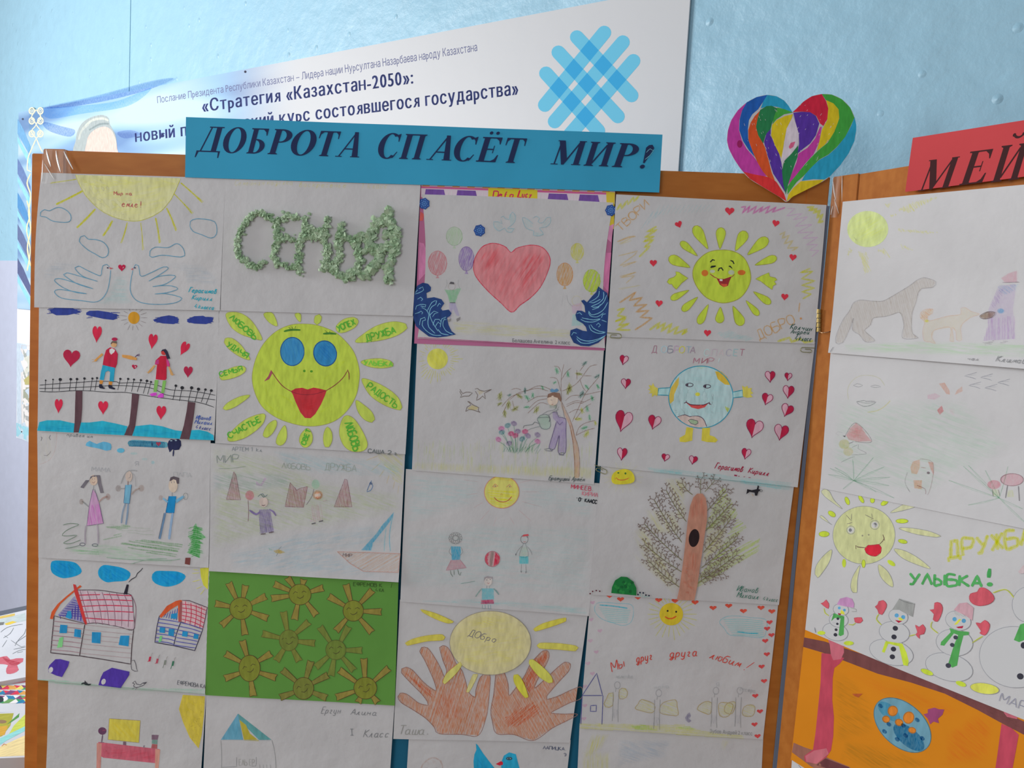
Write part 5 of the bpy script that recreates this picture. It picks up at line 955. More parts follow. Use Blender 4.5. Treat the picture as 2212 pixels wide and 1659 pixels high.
for cx, cy, r in ((165, 225, 56), (700, 485, 58), (1970, 290, 56)):
    s.part('snowflake_sticker', 'small navy paper rosette').f([w for i in range(14) for w in (cx + r * (1 if i % 2 else .87) * math.cos(i * .4488), cy + r * 1.04 * (1 if i % 2 else .87) * math.sin(i * .4488))], (44, 72, 140)).eo(cx, cy, r * .38, r * .38, .9, (95, 140, 200))
    for i in range(7): a = i * .8976; s.l([cx, cy, cx + r * .72 * math.cos(a), cy + r * .72 * math.sin(a)], .8, (90, 135, 195)).e(cx + r * .7 * math.cos(a + .45), cy + r * .7 * math.sin(a + .45), 5, 5, (90, 135, 195))
s.part('lettering', 'small printed name').tf('Белашова Ангелина  2 класс', 1018, 1565, 1575, 1588, 34, 34, (100, 98, 105)); s.l([100, 1520, 1900, 1625], 1.6, (165, 100, 135)); s.flush()
# ---- watering
s = draw('pencil drawing of a child watering flowers beside a thin tree, sun at its left', [(902, 725), (1305, 748), (1283, 1046), (890, 1016)], 3, curl=.001)
s.z(870, 720, .20796)
s.part('drawn_sun', 'yellow crayon sun').e(362, 265, 108, 108, (216, 196, 98), 'm').h([v for p in s.ep(362, 265, 105, 105) for v in p], 45, 20, 2, (222, 200, 84), 'p')
for i in range(44):
    t = i / 44 * 6.283; r0, r1 = 118 + random.random() * 40, 175 + random.random() * 95
    if 362 + r1 * math.cos(t) < 160 or 265 + r1 * math.sin(t) < 60: r1 = 165
    s.l([362 + r0 * math.cos(t), 265 + r0 * math.sin(t), 362 + r1 * math.cos(t), 265 + r1 * math.sin(t)], 1.6, (196, 184, 112), 'c')
BC = (112, 100, 98)
s.part('drawn_bird').l([595, 580, 625, 625, 660, 610, 725, 618, 690, 650, 640, 650, 600, 665, 612, 640, 592, 600], 1.3, BC).l([750, 580, 775, 570, 800, 590, 850, 600, 925, 580, 880, 605, 850, 620, 860, 680, 830, 650, 800, 680, 765, 695, 780, 640, 755, 600], 1.3, BC).l([655, 810, 670, 765, 710, 740, 675, 705, 690, 708, 735, 745, 790, 770, 785, 800, 805, 822, 750, 800, 690, 790, 655, 810], 1.3, BC).f([670, 780, 720, 745, 785, 770, 770, 795, 700, 790], (185, 165, 125), 'c').f([770, 590, 850, 605, 800, 640], (185, 165, 135), 'p')
s.part('drawn_tree', 'thin branching tree')
TR = (124, 100, 94)
s.f([1640, 690, 1660, 740, 1700, 830, 1760, 950, 1790, 1080, 1825, 1190, 1835, 1350, 1830, 1500, 1785, 1500, 1780, 1350, 1770, 1180, 1755, 1080, 1730, 960, 1680, 850, 1645, 760], (178, 150, 136), 'c')
for q in ([1640, 690, 1690, 790, 1750, 930, 1790, 1080, 1825, 1190, 1838, 1350, 1832, 1490], [1735, 950, 1760, 1080, 1775, 1200, 1785, 1350, 1785, 1490], [1650, 700, 1645, 560, 1650, 430, 1675, 320], [1655, 600, 1780, 540, 1850, 470, 1900, 400, 1950, 340, 2020, 325], [1760, 920, 1850, 720, 1900, 620, 1980, 520, 2040, 450], [1790, 900, 1880, 780, 1955, 730], [1800, 1060, 1830, 980, 1900, 930, 2000, 905], [1800, 1060, 1900, 1010, 1995, 985], [1650, 480, 1700, 400, 1750, 360], [1640, 700, 1560, 600, 1420, 545, 1300, 590, 1200, 620, 1110, 690], [1510, 600, 1400, 570, 1280, 600], [1500, 650, 1390, 660, 1290, 720], [1500, 680, 1400, 700, 1310, 780], [1510, 740, 1430, 720, 1340, 790, 1300, 830], [1240, 620, 1140, 650, 1080, 700, 1030, 760], [1230, 590, 1180, 570, 1130, 585], [1640, 600, 1600, 470, 1530, 460], [1640, 400, 1620, 350, 1570, 340], [1840, 480, 1870, 560, 1900, 600], [1810, 480, 1808, 380], [1840, 390, 1890, 320], [1690, 700, 1750, 650, 1850, 640, 1900, 620], [1700, 760, 1790, 720, 1870, 725], [1720, 830, 1800, 790, 1850, 800], [1880, 640, 2060, 600], [1880, 440, 1960, 440], [1850, 730, 1990, 660], [1140, 700, 1160, 780, 1200, 800], [1090, 720, 1040, 830], [1700, 740, 1800, 700, 1880, 712]): s.l(q, 1.2, TR, 'c')
s.part('drawn_leaf')
for x, y, r, c in ((1600, 385, 34, 0), (1715, 420, 32, 0), (1890, 310, 30, 2), (1825, 420, 34, 1), (2020, 445, 30, 2), (1910, 555, 30, 0), (2025, 550, 28, 0), (1965, 670, 30, 0), (1580, 510, 20, 0), (1735, 560, 44, 1), (1860, 630, 40, 2), (1720, 590, 40, 1), (1915, 780, 32, 0), (1940, 870, 30, 0), (1890, 980, 34, 0), (2000, 930, 24, 3), (1910, 1040, 40, 3), (1820, 890, 36, 3), (1010, 650, 44, 1), (1100, 740, 44, 1), (1170, 780, 40, 1), (1060, 830, 38, 1), (1210, 650, 36, 1), (1290, 665, 36, 0), (1350, 640, 28, 0), (1390, 790, 42, 1), (1290, 765, 28, 0), (1270, 590, 30, 2), (1450, 560, 24, 0), (1110, 640, 22, 2), (1860, 800, 30, 3), (1010, 730, 28, 1)):
    r *= 1.25
    c = [(135, 172, 155), (158, 158, 122), (125, 145, 145), (180, 188, 125)][c]; a = random.random() * 3
    s.f([x - r * math.cos(a), y - r * math.sin(a), x + r * .5 * math.sin(a), y - r * .5 * math.cos(a), x + r * math.cos(a), y + r * math.sin(a), x - r * .5 * math.sin(a), y + r * .5 * math.cos(a)], c, 'c')
    for i in range(4): b = a + random.uniform(-.7, .7); s.l([x - r * .6 * math.cos(b), y - r * .6 * math.sin(b), x + r * math.cos(b), y + r * math.sin(b)], .9, tuple(int(v * .82) for v in c), 'c')
s.part('drawn_child', 'child in violet trousers and blue cap holding a watering can')
s.f([1555, 820, 1600, 815, 1620, 870, 1690, 885, 1695, 1000, 1690, 1235, 1615, 1235, 1625, 1060, 1575, 1200, 1520, 1190, 1560, 1040, 1595, 920, 1560, 880], (150, 136, 172), 'c').l([1555, 820, 1600, 815, 1620, 870, 1690, 885, 1695, 1000, 1690, 1235, 1615, 1235, 1625, 1060, 1575, 1200, 1520, 1190, 1560, 1040, 1595, 920], 1.1, (100, 88, 125)).l([1600, 910, 1630, 950, 1660, 920], 1, (100, 88, 125))
s.e(1558, 690, 56, 62, (196, 178, 170)).f([1500, 670, 1510, 630, 1560, 612, 1630, 620, 1648, 680, 1640, 710, 1610, 670, 1560, 655], (128, 98, 88)).f([1528, 600, 1545, 572, 1575, 585, 1600, 572, 1622, 590, 1600, 608, 1550, 612], (95, 135, 175)).l([1535, 690, 1555, 695], 1.1, PEN).l([1545, 740, 1565, 735], 1.1, (150, 80, 80))
s.l([1650, 720, 1680, 880], 1.2, PG).l([1600, 740, 1580, 790, 1500, 810, 1440, 850], 1.3, PG).l([1620, 790, 1560, 815, 1510, 850, 1480, 840], 1.3, PG).l([1620, 760, 1590, 830, 1640, 860], 1, PG).f([1520, 740, 1600, 745, 1600, 780, 1520, 775], (140, 150, 140), 'p')
s.f([1400, 880, 1430, 850, 1515, 850, 1535, 960, 1500, 995, 1440, 985, 1415, 930], (155, 172, 165), 'c').l([1400, 880, 1430, 850, 1515, 850, 1535, 960, 1500, 995, 1440, 985, 1415, 930, 1400, 880, 1515, 870], 1.1, (110, 118, 125)).l([1420, 940, 1370, 920, 1350, 945, 1260, 960, 1250, 985], 1.3, (110, 115, 120)).l([1425, 965, 1330, 990, 1290, 1010], 1.1, (130, 135, 140)).l([1515, 860, 1530, 890, 1520, 920], 1.6, (90, 90, 100))
s.l([1470, 1205, 1510, 1195, 1560, 1205, 1550, 1222, 1480, 1215], 1.2, PEN).l([1625, 1245, 1675, 1240, 1670, 1265, 1625, 1260, 1620, 1245], 1.2, PEN)
s.part('drawn_flower', 'clump of pink and violet flowers')
for x, y, c in ((1025, 985, 0), (1090, 955, 2), (1155, 935, 1), (1030, 1025, 2), (995, 1100, 0), (1125, 1040, 3), (1195, 1015, 1), (1170, 1060, 3), (1270, 1018, 3), (1300, 1062, 1), (1400, 1052, 1), (1240, 1095, 2), (1105, 1140, 1), (1400, 1120, 0)):
    c = [(178, 118, 158), (135, 120, 150), (100, 135, 145), (186, 88, 128)][c]
    s.l([x, y + 20, x + (1190 - x) * .35, (y + 1230) / 2, x + (1190 - x) * .6, 1235], 1.2, (98, 130, 118), 'c'); s.e(x, y, 33, 26, c, 'c', rot=random.randint(-40, 40)).l([x - 22, y, x, y - 20, x + 22, y], .9, tuple(int(v * .8) for v in c), 'c')
for i in range(22): x = 1040 + i * 17; s.l([x, 1225 + random.randint(-10, 25), x + random.randint(-10, 60), 1130 + random.randint(0, 70)], 1.2, (110, 140, 128), 'c')
s.part('drawn_grass', 'pale green grass strokes')
for i in range(170):
    x = random.uniform(130, 1960); y = random.uniform(1180, 1440) + (x - 100) * .02; L = random.uniform(60, 150)
    s.l([x, y, x + random.uniform(-4, 14), y - L], 1.3, random.choice([(168, 174, 142), (176, 180, 140), (160, 168, 148)]), 'p', False)
s.h([110, 1330, 1980, 1380, 1975, 1520, 105, 1420], 86, 34, 3, (178, 184, 142), 'p')
s.part('signature', 'handwritten name').t('Братущий Артём', 1515, 1520, 1885, 1532, 45, 1.2, (70, 80, 85), slant=.4); s.flush()
# ---- ball players
s = draw('pencil drawing of three children round a striped ball under a smiling sun', [(877, 1013), (1297, 1044), (1272, 1330), (865, 1299)], 4, .4, curl=.001)
s.z(850, 1000, .20796)
s.part('crayon_wash', 'faint blue pencil streaks').h([130, 90, 900, 140, 900, 420, 120, 660], -4, 36, 1.6, (165, 176, 190), 'p').h([100, 700, 900, 600, 2080, 640, 2040, 1400, 90, 1300], 2, 58, 1.1, (168, 176, 182), 'p').h([1300, 200, 2100, 240, 2080, 600, 1350, 480], 2, 44, 1.4, (168, 176, 190), 'p').h([90, 1420, 900, 1400, 2020, 1500, 2010, 1580, 1200, 1500, 300, 1450], 3, 22, 2.6, (150, 180, 198), 'p').l([700, 1250, 850, 1225], 1.2, (130, 150, 150))
s.part('drawn_sun', 'yellow smiling sun').e(1125, 300, 180, 168, (212, 190, 108)).f([990, 180, 1050, 140, 1150, 132, 1240, 150, 1280, 195, 1150, 175], (202, 160, 150), 'p').h([980, 280, 1280, 280, 1240, 400, 1120, 460, 1010, 400], 5, 22, 2.6, (222, 176, 66), 'c').eo(1125, 300, 181, 169, 1.4, (190, 130, 110)).l([1030, 245, 1055, 218, 1085, 238, 1055, 250, 1030, 245], 1.3, (180, 95, 100)).l([1175, 250, 1205, 222, 1225, 245, 1200, 256], 1.3, (190, 110, 110)).e(1057, 238, 6, 6, PEN).e(1207, 242, 5, 5, PEN).l([1045, 355, 1080, 390, 1140, 405, 1195, 385, 1228, 345], 1.6, (170, 80, 70)).l([1110, 330, 1120, 318, 1135, 330], 1, (190, 130, 80))
for a in ((880, 195, 735, 175), (870, 315, 760, 335), (925, 410, 835, 465), (995, 490, 905, 590), (1070, 560, 1040, 650), (1300, 485, 1430, 600), (1335, 398, 1540, 455), (1335, 298, 1510, 296), (1310, 205, 1430, 175), (1210, 560, 1255, 635)): s.l(list(a), .9, (190, 150, 155), 'c')
s.part('drawn_girl', 'girl in pink skirt').e(645, 785, 74, 68, (172, 165, 168), 'p')
for i in range(12): a = i * .52; s.eo(645 + 48 * math.cos(a), 778 + 42 * math.sin(a), 22, 18, .9, (125, 125, 132), 'c')
s.eo(645, 795, 42, 44, .8, PG).f([598, 862, 635, 865, 695, 865, 700, 925, 692, 1002, 608, 1005], (74, 148, 190), 'c').f([600, 1005, 692, 1002, 758, 1085, 548, 1112], (188, 140, 152), 'c').l([600, 1005, 548, 1112, 758, 1085, 692, 1002], .9, (165, 120, 135), sm=False).l([600, 870, 578, 920, 610, 960], 1, PG).l([698, 870, 722, 920, 690, 960], 1, PG).l([592, 1112, 600, 1150, 618, 1178], 1.2, (100, 110, 105)).l([630, 1108, 632, 1160], 1.2, (100, 110, 105)).l([668, 1100, 680, 1150, 690, 1165, 705, 1130], 1.2, (100, 110, 105))
s.part('drawn_ball', 'red and grey striped ball').e(1028, 995, 78, 80, (184, 142, 152), 'm').f([955, 960, 990, 930, 985, 1060, 950, 1020], (190, 70, 98), 'c').f([1060, 925, 1105, 975, 1095, 1040, 1040, 1070], (190, 66, 95), 'c').f([1010, 918, 1045, 918, 1025, 1072, 1000, 1070], (138, 152, 148), 'c').eo(1028, 995, 78, 80, 1, (160, 100, 115))
s.part('drawn_boy', 'boy with red cap').eo(1360, 790, 38, 44, 1, (120, 115, 122)).f([1335, 762, 1350, 742, 1400, 735, 1405, 755], (190, 80, 90)).l([1350, 812, 1362, 820, 1375, 812], 1, (170, 90, 90)).l([1385, 770, 1398, 765], 1.4, PEN).f([1325, 870, 1395, 870, 1400, 965, 1308, 965], (162, 172, 165), 'p').l([1350, 835, 1340, 860, 1308, 965, 1400, 965, 1378, 860, 1370, 835], .9, PG).f([1308, 968, 1400, 968, 1402, 1045, 1308, 1045], (92, 168, 200), 'c').l([1335, 860, 1290, 910, 1272, 950], 1.1, PG).l([1390, 865, 1425, 910, 1440, 950], 1.1, PG).l([1330, 1050, 1325, 1130], 1, PG).l([1375, 1050, 1380, 1135], 1, PG).f([1318, 1118, 1335, 1118, 1328, 1142], (130, 130, 138)).f([1368, 1125, 1385, 1125, 1376, 1146], (130, 130, 138)).f([1265, 940, 1280, 940, 1270, 965], (110, 110, 118))
s.part('drawn_boy', 'boy in blue shirt and red shorts').e(985, 1225, 42, 48, (188, 178, 180)).f([940, 1225, 945, 1185, 975, 1172, 1030, 1180, 1030, 1200, 960, 1195], (150, 142, 150)).e(970, 1212, 5, 5, PEN).e(1005, 1208, 5, 5, PEN).l([975, 1240, 988, 1252, 998, 1240], 1, (160, 80, 80)).f([920, 1300, 1040, 1300, 1045, 1415, 918, 1418], (108, 166, 192), 'c').f([912, 1420, 1040, 1415, 1045, 1458, 908, 1462], (188, 66, 102), 'c').l([920, 1302, 885, 1340, 855, 1385], 2.4, (130, 150, 150)).l([1042, 1302, 1070, 1330, 1095, 1365], 2.8, (120, 145, 150)).l([970, 1275, 968, 1298], 1, PG).l([1000, 1275, 998, 1298], 1, PG).l([925, 1470, 922, 1505, 955, 1508, 952, 1470], 1, (110, 135, 150)).l([985, 1470, 985, 1512, 1010, 1512, 1010, 1470], 1, (110, 135, 150))
s.part('signature', 'red and black capitals').t('МИНЕЕВ.', 1845, 262, 2085, 292, 42, 1.9, (178, 78, 100)).t('КИРИЛ', 1958, 335, 2120, 352, 42, 1.7, (188, 118, 135)).t('"О" КЛАСС', 1895, 390, 2110, 422, 36, 2.1, (40, 42, 50)); s.flush()
# ---- hands and sun
s = draw('crayon drawing of two orange hands reaching to a pale yellow sun', [(864, 1295), (1270, 1325), (1231, 1603), (850, 1595)], 5, .2, curl=.0008)
s.z(840, 1290, .20796)
OH = (204, 132, 108)
H1 = [520, 1410, 470, 1340, 380, 1250, 260, 1170, 130, 1090, 95, 1030, 120, 992, 180, 1000, 250, 1050, 320, 1100, 410, 1118, 400, 1080, 340, 1000, 240, 900, 130, 780, 135, 740, 180, 725, 250, 760, 350, 870, 420, 930, 490, 970, 480, 900, 440, 800, 370, 650, 320, 560, 340, 522, 400, 525, 460, 600, 530, 720, 580, 830, 600, 760, 560, 650, 528, 520, 560, 500, 610, 520, 660, 600, 700, 690, 760, 760, 800, 880, 820, 960, 850, 1010, 895, 1035, 905, 960, 950, 830, 1010, 790, 1052, 810, 1050, 930, 1035, 1100, 1010, 1250, 930, 1430, 760, 1420]
H2 = [1120, 1410, 1075, 1280, 1060, 1170, 1090, 1000, 1105, 850, 1120, 760, 1160, 745, 1200, 780, 1240, 900, 1250, 1015, 1330, 920, 1410, 810, 1470, 690, 1540, 610, 1600, 555, 1650, 555, 1665, 610, 1630, 700, 1570, 800, 1510, 940, 1640, 830, 1760, 720, 1830, 672, 1885, 690, 1870, 760, 1760, 880, 1640, 1020, 1640, 1055, 1760, 1020, 1890, 960, 2000, 930, 2000, 1040, 1880, 1090, 1760, 1150, 1685, 1195, 1800, 1205, 1960, 1210, 1860, 1270, 1700, 1350, 1500, 1480, 1300, 1420]
for hq, nm in ((H1, 'left'), (H2, 'right')):
    s.part('drawn_hand', 'orange crayon hand, ' + nm + ' one').f(hq, OH, 'p').h(hq, 108 if nm == 'left' else 60, 16, 2.2, OH, 'c').l(hq, 1.1, (140, 100, 95), cl=True)
s.part('hand_shading').h([500, 1000, 700, 900, 800, 1200, 760, 1280, 540, 1290, 450, 1180], 70, 18, 2.6, (206, 104, 68), 'p').h([140, 760, 420, 950, 480, 1050, 380, 1000], 45, 15, 2.4, (206, 100, 64), 'c').h([560, 520, 640, 600, 700, 700, 640, 800, 580, 650], 70, 15, 2.4, (206, 100, 64), 'p').h([1200, 1250, 1500, 1080, 1600, 1180, 1350, 1330, 1230, 1340], -40, 16, 2.6, (206, 100, 60), 'c').h([1520, 640, 1640, 560, 1650, 640, 1560, 780, 1450, 1000, 1400, 850], -60, 15, 2.6, (208, 96, 60), 'c').h([1290, 1080, 1400, 1050, 1320, 1280, 1250, 1270], -75, 16, 2.6, (206, 104, 66), 'p').h([1100, 860, 1220, 860, 1240, 1100, 1080, 1200], 85, 20, 2.4, (206, 130, 100), 'p')
s.part('drawn_sun', 'pale yellow round sun').e(1055, 470, 420, 330, (196, 186, 148)).h([v for p in s.ep(1055, 470, 410, 320) for v in p], -8, 34, 3, (204, 184, 116), 'p').h([780, 250, 1100, 150, 1280, 200, 1180, 300, 900, 320], 20, 20, 3.2, (214, 184, 96), 'p').h([870, 440, 1200, 560, 1340, 680, 1250, 700, 1000, 520], 30, 20, 3.2, (212, 184, 96), 'p').h([700, 560, 1000, 640, 1000, 740, 820, 700], 10, 20, 3.2, (208, 186, 106), 'p').eo(1055, 470, 421, 331, 1.1, (148, 138, 128))
for q, c in (([330, 122, 480, 160, 640, 230, 675, 250, 620, 268, 480, 220, 350, 150], (218, 186, 82)), ([170, 475, 250, 430, 400, 395, 560, 385, 570, 440, 400, 455, 240, 490, 190, 498], (216, 184, 84)), ([1500, 330, 1600, 270, 1780, 220, 1842, 212, 1840, 245, 1700, 300, 1520, 352], (218, 186, 78)), ([1560, 475, 1750, 475, 1940, 500, 1968, 520, 1940, 555, 1750, 540, 1560, 525], (216, 188, 92)), ([745, 670, 760, 700, 700, 790, 580, 900, 560, 880, 600, 790, 690, 710], (206, 190, 112)), ([880, 795, 925, 795, 880, 900, 830, 985, 805, 980, 840, 880], (200, 188, 132)), ([1300, 800, 1340, 795, 1400, 880, 1450, 1030, 1420, 1040, 1350, 960, 1300, 870], (212, 190, 72)), ([1455, 680, 1490, 640, 1600, 720, 1690, 820, 1700, 880, 1660, 885, 1550, 810], (208, 194, 92))):
    s.part('drawn_ray').f(q, c, 'm', True).l(q, .9, (170, 152, 100), 'c', cl=True)
s.part('lettering', 'pencil word on the sun').t('ДОбро', 825, 395, 1115, 470, 70, 1.4, (110, 105, 118), slant=.25)
s.part('signature', 'pencil name').t('Таша.', 100, 1415, 440, 1418, 92, 1.5, (140, 138, 138), slant=.3); s.flush()
# ---- blue dove
s = draw('drawing with a bright blue bird with red beak, bottom sheet of third column', [(884, 1585), (1233, 1598), (1216, 1745), (874, 1745)], 6, .2, curl=0)
s.z(840, 1560, .20796)
s.part('drawn_bird', 'bright blue dove').f([905, 218, 925, 235, 980, 320, 1040, 400, 1110, 490, 1180, 600, 870, 600, 885, 500, 880, 400, 890, 330, 910, 285], (36, 146, 190)).f([1170, 490, 1165, 420, 1195, 345, 1250, 310, 1320, 330, 1345, 430, 1380, 560, 1400, 620, 1150, 620], (40, 150, 192)).h([900, 300, 1000, 400, 1100, 500, 900, 560], 60, 22, 2, (28, 130, 175), 'p').f([1110, 432, 1165, 402, 1185, 412, 1185, 440, 1150, 448], (198, 40, 60)).e(1250, 375, 34, 18, (55, 85, 105)).e(1250, 375, 18, 9, (150, 175, 185)).e(1248, 376, 8, 8, (30, 40, 60))
s.part('drawn_head', 'faint brown head').l([330, 520, 350, 440, 420, 375, 480, 365, 540, 400, 560, 460, 560, 520], 3.2, (166, 146, 144), 'p').h([340, 500, 380, 400, 480, 365, 560, 440, 560, 520, 500, 440, 400, 450], 60, 14, 2, (165, 142, 142), 'p').f([375, 470, 405, 468, 410, 490, 375, 490], (120, 105, 112), 'c').f([475, 470, 505, 468, 510, 490, 475, 490], (120, 105, 112), 'c')
s.part('signature', 'small capitals').t('ЛАПИЦКА.', 1602, 275, 1855, 290, 34, 1.4, (80, 85, 110)).t('Э', 1815, 345, 1840, 347, 28, 1.3, (80, 85, 110)); s.flush()
# ================================================================ column 4
s = draw('laughing yellow sun drawing with petal rays and orange corner words', [(1331, 420), (1785, 443), (1759, 743), (1311, 727)], 1, 1.0, curl=.0006)
s.z(1310, 400, .23508); YG = (176, 201, 66); OK_ = (150, 148, 70)
SF = [1060, 595, 1170, 610, 1260, 665, 1310, 760, 1325, 860, 1290, 960, 1220, 1040, 1120, 1078, 1030, 1078, 920, 1035, 840, 950, 795, 850, 800, 760, 850, 680, 940, 615]
s.part('drawn_sun', 'round yellow face').f(SF, YG, 'm', True).l(SF, 1.6, OK_, cl=True)
s.part('drawn_face').l([952, 708, 975, 685, 995, 692], 3, (40, 45, 40)).l([1138, 692, 1160, 700, 1172, 725], 3, (40, 45, 40)).f([952, 755, 965, 740, 1000, 738, 1008, 745, 990, 755, 960, 762], (40, 45, 40)).f([1118, 745, 1135, 738, 1152, 755, 1158, 772, 1140, 758], (40, 45, 40)).l([1025, 790, 1035, 765, 1055, 760, 1072, 785], 3, (40, 45, 40)).e(972, 792, 24, 15, (180, 185, 165)).e(1146, 802, 28, 22, (176, 182, 160)).e(903, 808, 31, 29, (228, 110, 48)).e(1240, 803, 36, 24, (226, 104, 46))
s.l([950, 815, 990, 845, 1020, 858], 1.8, (150, 60, 60)).l([1175, 820, 1150, 845], 1.8, (150, 60, 60)).f([1012, 858, 1080, 862, 1150, 838, 1130, 880, 1115, 925, 1075, 937, 1040, 915], (142, 44, 50)).f([1045, 905, 1110, 910, 1105, 930, 1075, 937], (212, 84, 58)).f([1038, 863, 1066, 866, 1064, 882, 1040, 880], (205, 200, 205))
for a in ((932, 587, 822, 400, 95), (1042, 587, 1052, 412, 88), (1183, 605, 1268, 445, 96), (1295, 640, 1460, 505, 96), (1362, 735, 1540, 672, 72), (1348, 978, 1490, 1075, 66), (1280, 1060, 1385, 1180, 58), (1160, 1110, 1235, 1268, 90), (1045, 1120, 1038, 1250, 80), (935, 1095, 855, 1255, 70), (838, 1028, 710, 1140, 66), (757, 965, 608, 1038, 60), (768, 756, 595, 675, 92), (836, 652, 698, 536, 66)):
    s.part('drawn_ray').petal(*a, YG, oc=OK_, ow=1.3)
s.part('drawn_ray', 'hand-shaped ray').f([748, 855, 690, 900, 640, 958, 615, 935, 600, 910, 578, 910, 556, 890, 575, 860, 620, 845, 640, 825, 635, 795, 665, 800, 700, 825], YG).l([748, 855, 690, 900, 640, 958, 615, 935, 600, 910, 578, 910, 556, 890, 575, 860, 620, 845, 640, 825, 635, 795, 665, 800, 700, 825], 1.2, OK_, cl=True, sm=False)
s.part('drawn_ray', 'hand-shaped ray').f([1370, 862, 1420, 835, 1490, 805, 1500, 840, 1550, 852, 1565, 870, 1540, 885, 1558, 910, 1530, 925, 1520, 960, 1470, 925, 1420, 885], YG).l([1370, 862, 1420, 835, 1490, 805, 1500, 840, 1550, 852, 1565, 870, 1540, 885, 1558, 910, 1530, 925, 1520, 960, 1470, 925, 1420, 885], 1.2, OK_, cl=True, sm=False)
for cx, cy, r in ((1131, 243, 4), (665, 365, -22), (1553, 355, 12), (430, 720, 0), (1710, 668, 8), (1636, 1030, 6), (482, 1090, 4), (926, 1362, 4)):
    s.part('drawn_heart').heart(cx, cy, 86 if cy == 243 else 66, 74 if cy == 243 else 64, (205, 52, 70), r)
OL = (226, 142, 102)
s.part('lettering', 'orange capitals').t('ТВОРИ', 130, 430, 395, 185, 72, 2.3, OL, 'c', .0).t('ДОБРО', 1405, 1420, 1735, 1265, 88, 2.3, OL, 'c').l([1775, 1080, 1765, 1165], 2.6, OL, 'c').e(1785, 1225, 10, 10, OL)
LG = (184, 206, 90)
def zig(pts, w, c, k='c'): s.l(pts, w, c, k, sm=False)
s.part('crayon_scribble', 'yellow green scribbles')
zig([95, 230, 130, 170, 140, 215, 190, 140, 200, 180, 245, 110, 255, 150, 300, 95], 4.5, LG); zig([460, 380, 370, 430, 465, 410, 350, 480, 440, 470, 335, 520, 435, 500, 345, 570, 400, 560, 350, 610, 300, 660], 4.2, LG); zig([1840, 205, 1900, 200, 1860, 235, 1930, 215, 1900, 260, 1960, 230, 1930, 300, 1985, 270, 1945, 345, 1990, 330], 5.5, LG); zig([1870, 765, 1775, 805, 1895, 790, 1790, 860, 1915, 880, 1790, 920, 1910, 945, 1790, 980, 1880, 1000, 1800, 1045], 3.6, LG); zig([95, 1150, 165, 1130, 100, 1200, 180, 1210, 80, 1250, 180, 1220, 110, 1290, 210, 1270, 90, 1330, 220, 1330], 4.2, LG); zig([395, 1330, 490, 1260, 460, 1320, 540, 1265, 500, 1345, 600, 1270, 560, 1360, 660, 1295, 620, 1370, 740, 1320, 690, 1370, 745, 1340], 4.6, LG); zig([1570, 1435, 1680, 1400, 1700, 1440, 1780, 1410, 1820, 1445, 1900, 1430], 5, LG)
s.part('crayon_scribble', 'orange zigzag scribbles')
zig([100, 520, 200, 480, 265, 470], 3.4, (226, 152, 118)); zig([110, 540, 220, 490, 120, 545, 230, 510], 1.6, (222, 168, 145)); zig([110, 650, 230, 620, 285, 605, 260, 640, 120, 740, 280, 700, 150, 750], 2.2, (224, 160, 132)); zig([120, 840, 270, 800, 130, 850, 260, 830, 180, 900], 2.2, (224, 160, 132)); zig([110, 950, 310, 920, 120, 960], 1.3, (220, 170, 150)); zig([120, 1080, 270, 980, 210, 1060, 330, 1030, 250, 1110, 370, 1095, 270, 1165, 390, 1150, 310, 1215, 420, 1220, 340, 1280, 260, 1330], 3.6, OL)
zig([1590, 455, 1640, 430, 1610, 490, 1680, 460, 1630, 540, 1710, 510, 1660, 580, 1760, 570, 1700, 605], 3.4, (224, 165, 130))
s.part('crayon_scribble', 'pink scribbles')
zig([1235, 205, 1280, 195, 1245, 260, 1320, 190, 1290, 255, 1380, 190, 1345, 265, 1440, 195, 1400, 250, 1500, 190, 1460, 260, 1560, 200, 1520, 250, 1640, 205], 3.4, (222, 110, 158)); zig([1660, 215, 1730, 215, 1650, 285, 1800, 260, 1710, 320, 1850, 290, 1730, 380, 1890, 360, 1750, 440, 1900, 430, 1800, 490, 1940, 480, 1830, 550, 1940, 545, 1860, 600, 1950, 600, 1880, 660], 2.0, (214, 150, 180), 'c')
s.part('crayon_scribble', 'faint blue scribbles')
for i in range(14): x = 440 + i * 38; s.l([x, 280 - i * 3, x + 55, 180], 1.2, (150, 175, 190), 'p', False)
zig([320, 400, 430, 240, 370, 370, 480, 230, 440, 310, 540, 210], 1.1, (145, 170, 190), 'p'); s.h([1020, 1360, 1130, 1335, 1220, 1370, 1350, 1400, 1280, 1430, 1060, 1400], -20, 12, 2.4, (150, 190, 208), 'c')
s.part('signature', 'dark green handwriting').t('Колчин', 1685, 1320, 1885, 1342, 50, 1.5, (45, 80, 75), slant=.4).t('Андрей', 1690, 1362, 1860, 1370, 40, 1.3, (45, 80, 75), slant=.4).t('4 класс', 1725, 1425, 1880, 1435, 46, 1.5, (45, 80, 75), slant=.4); s.flush()
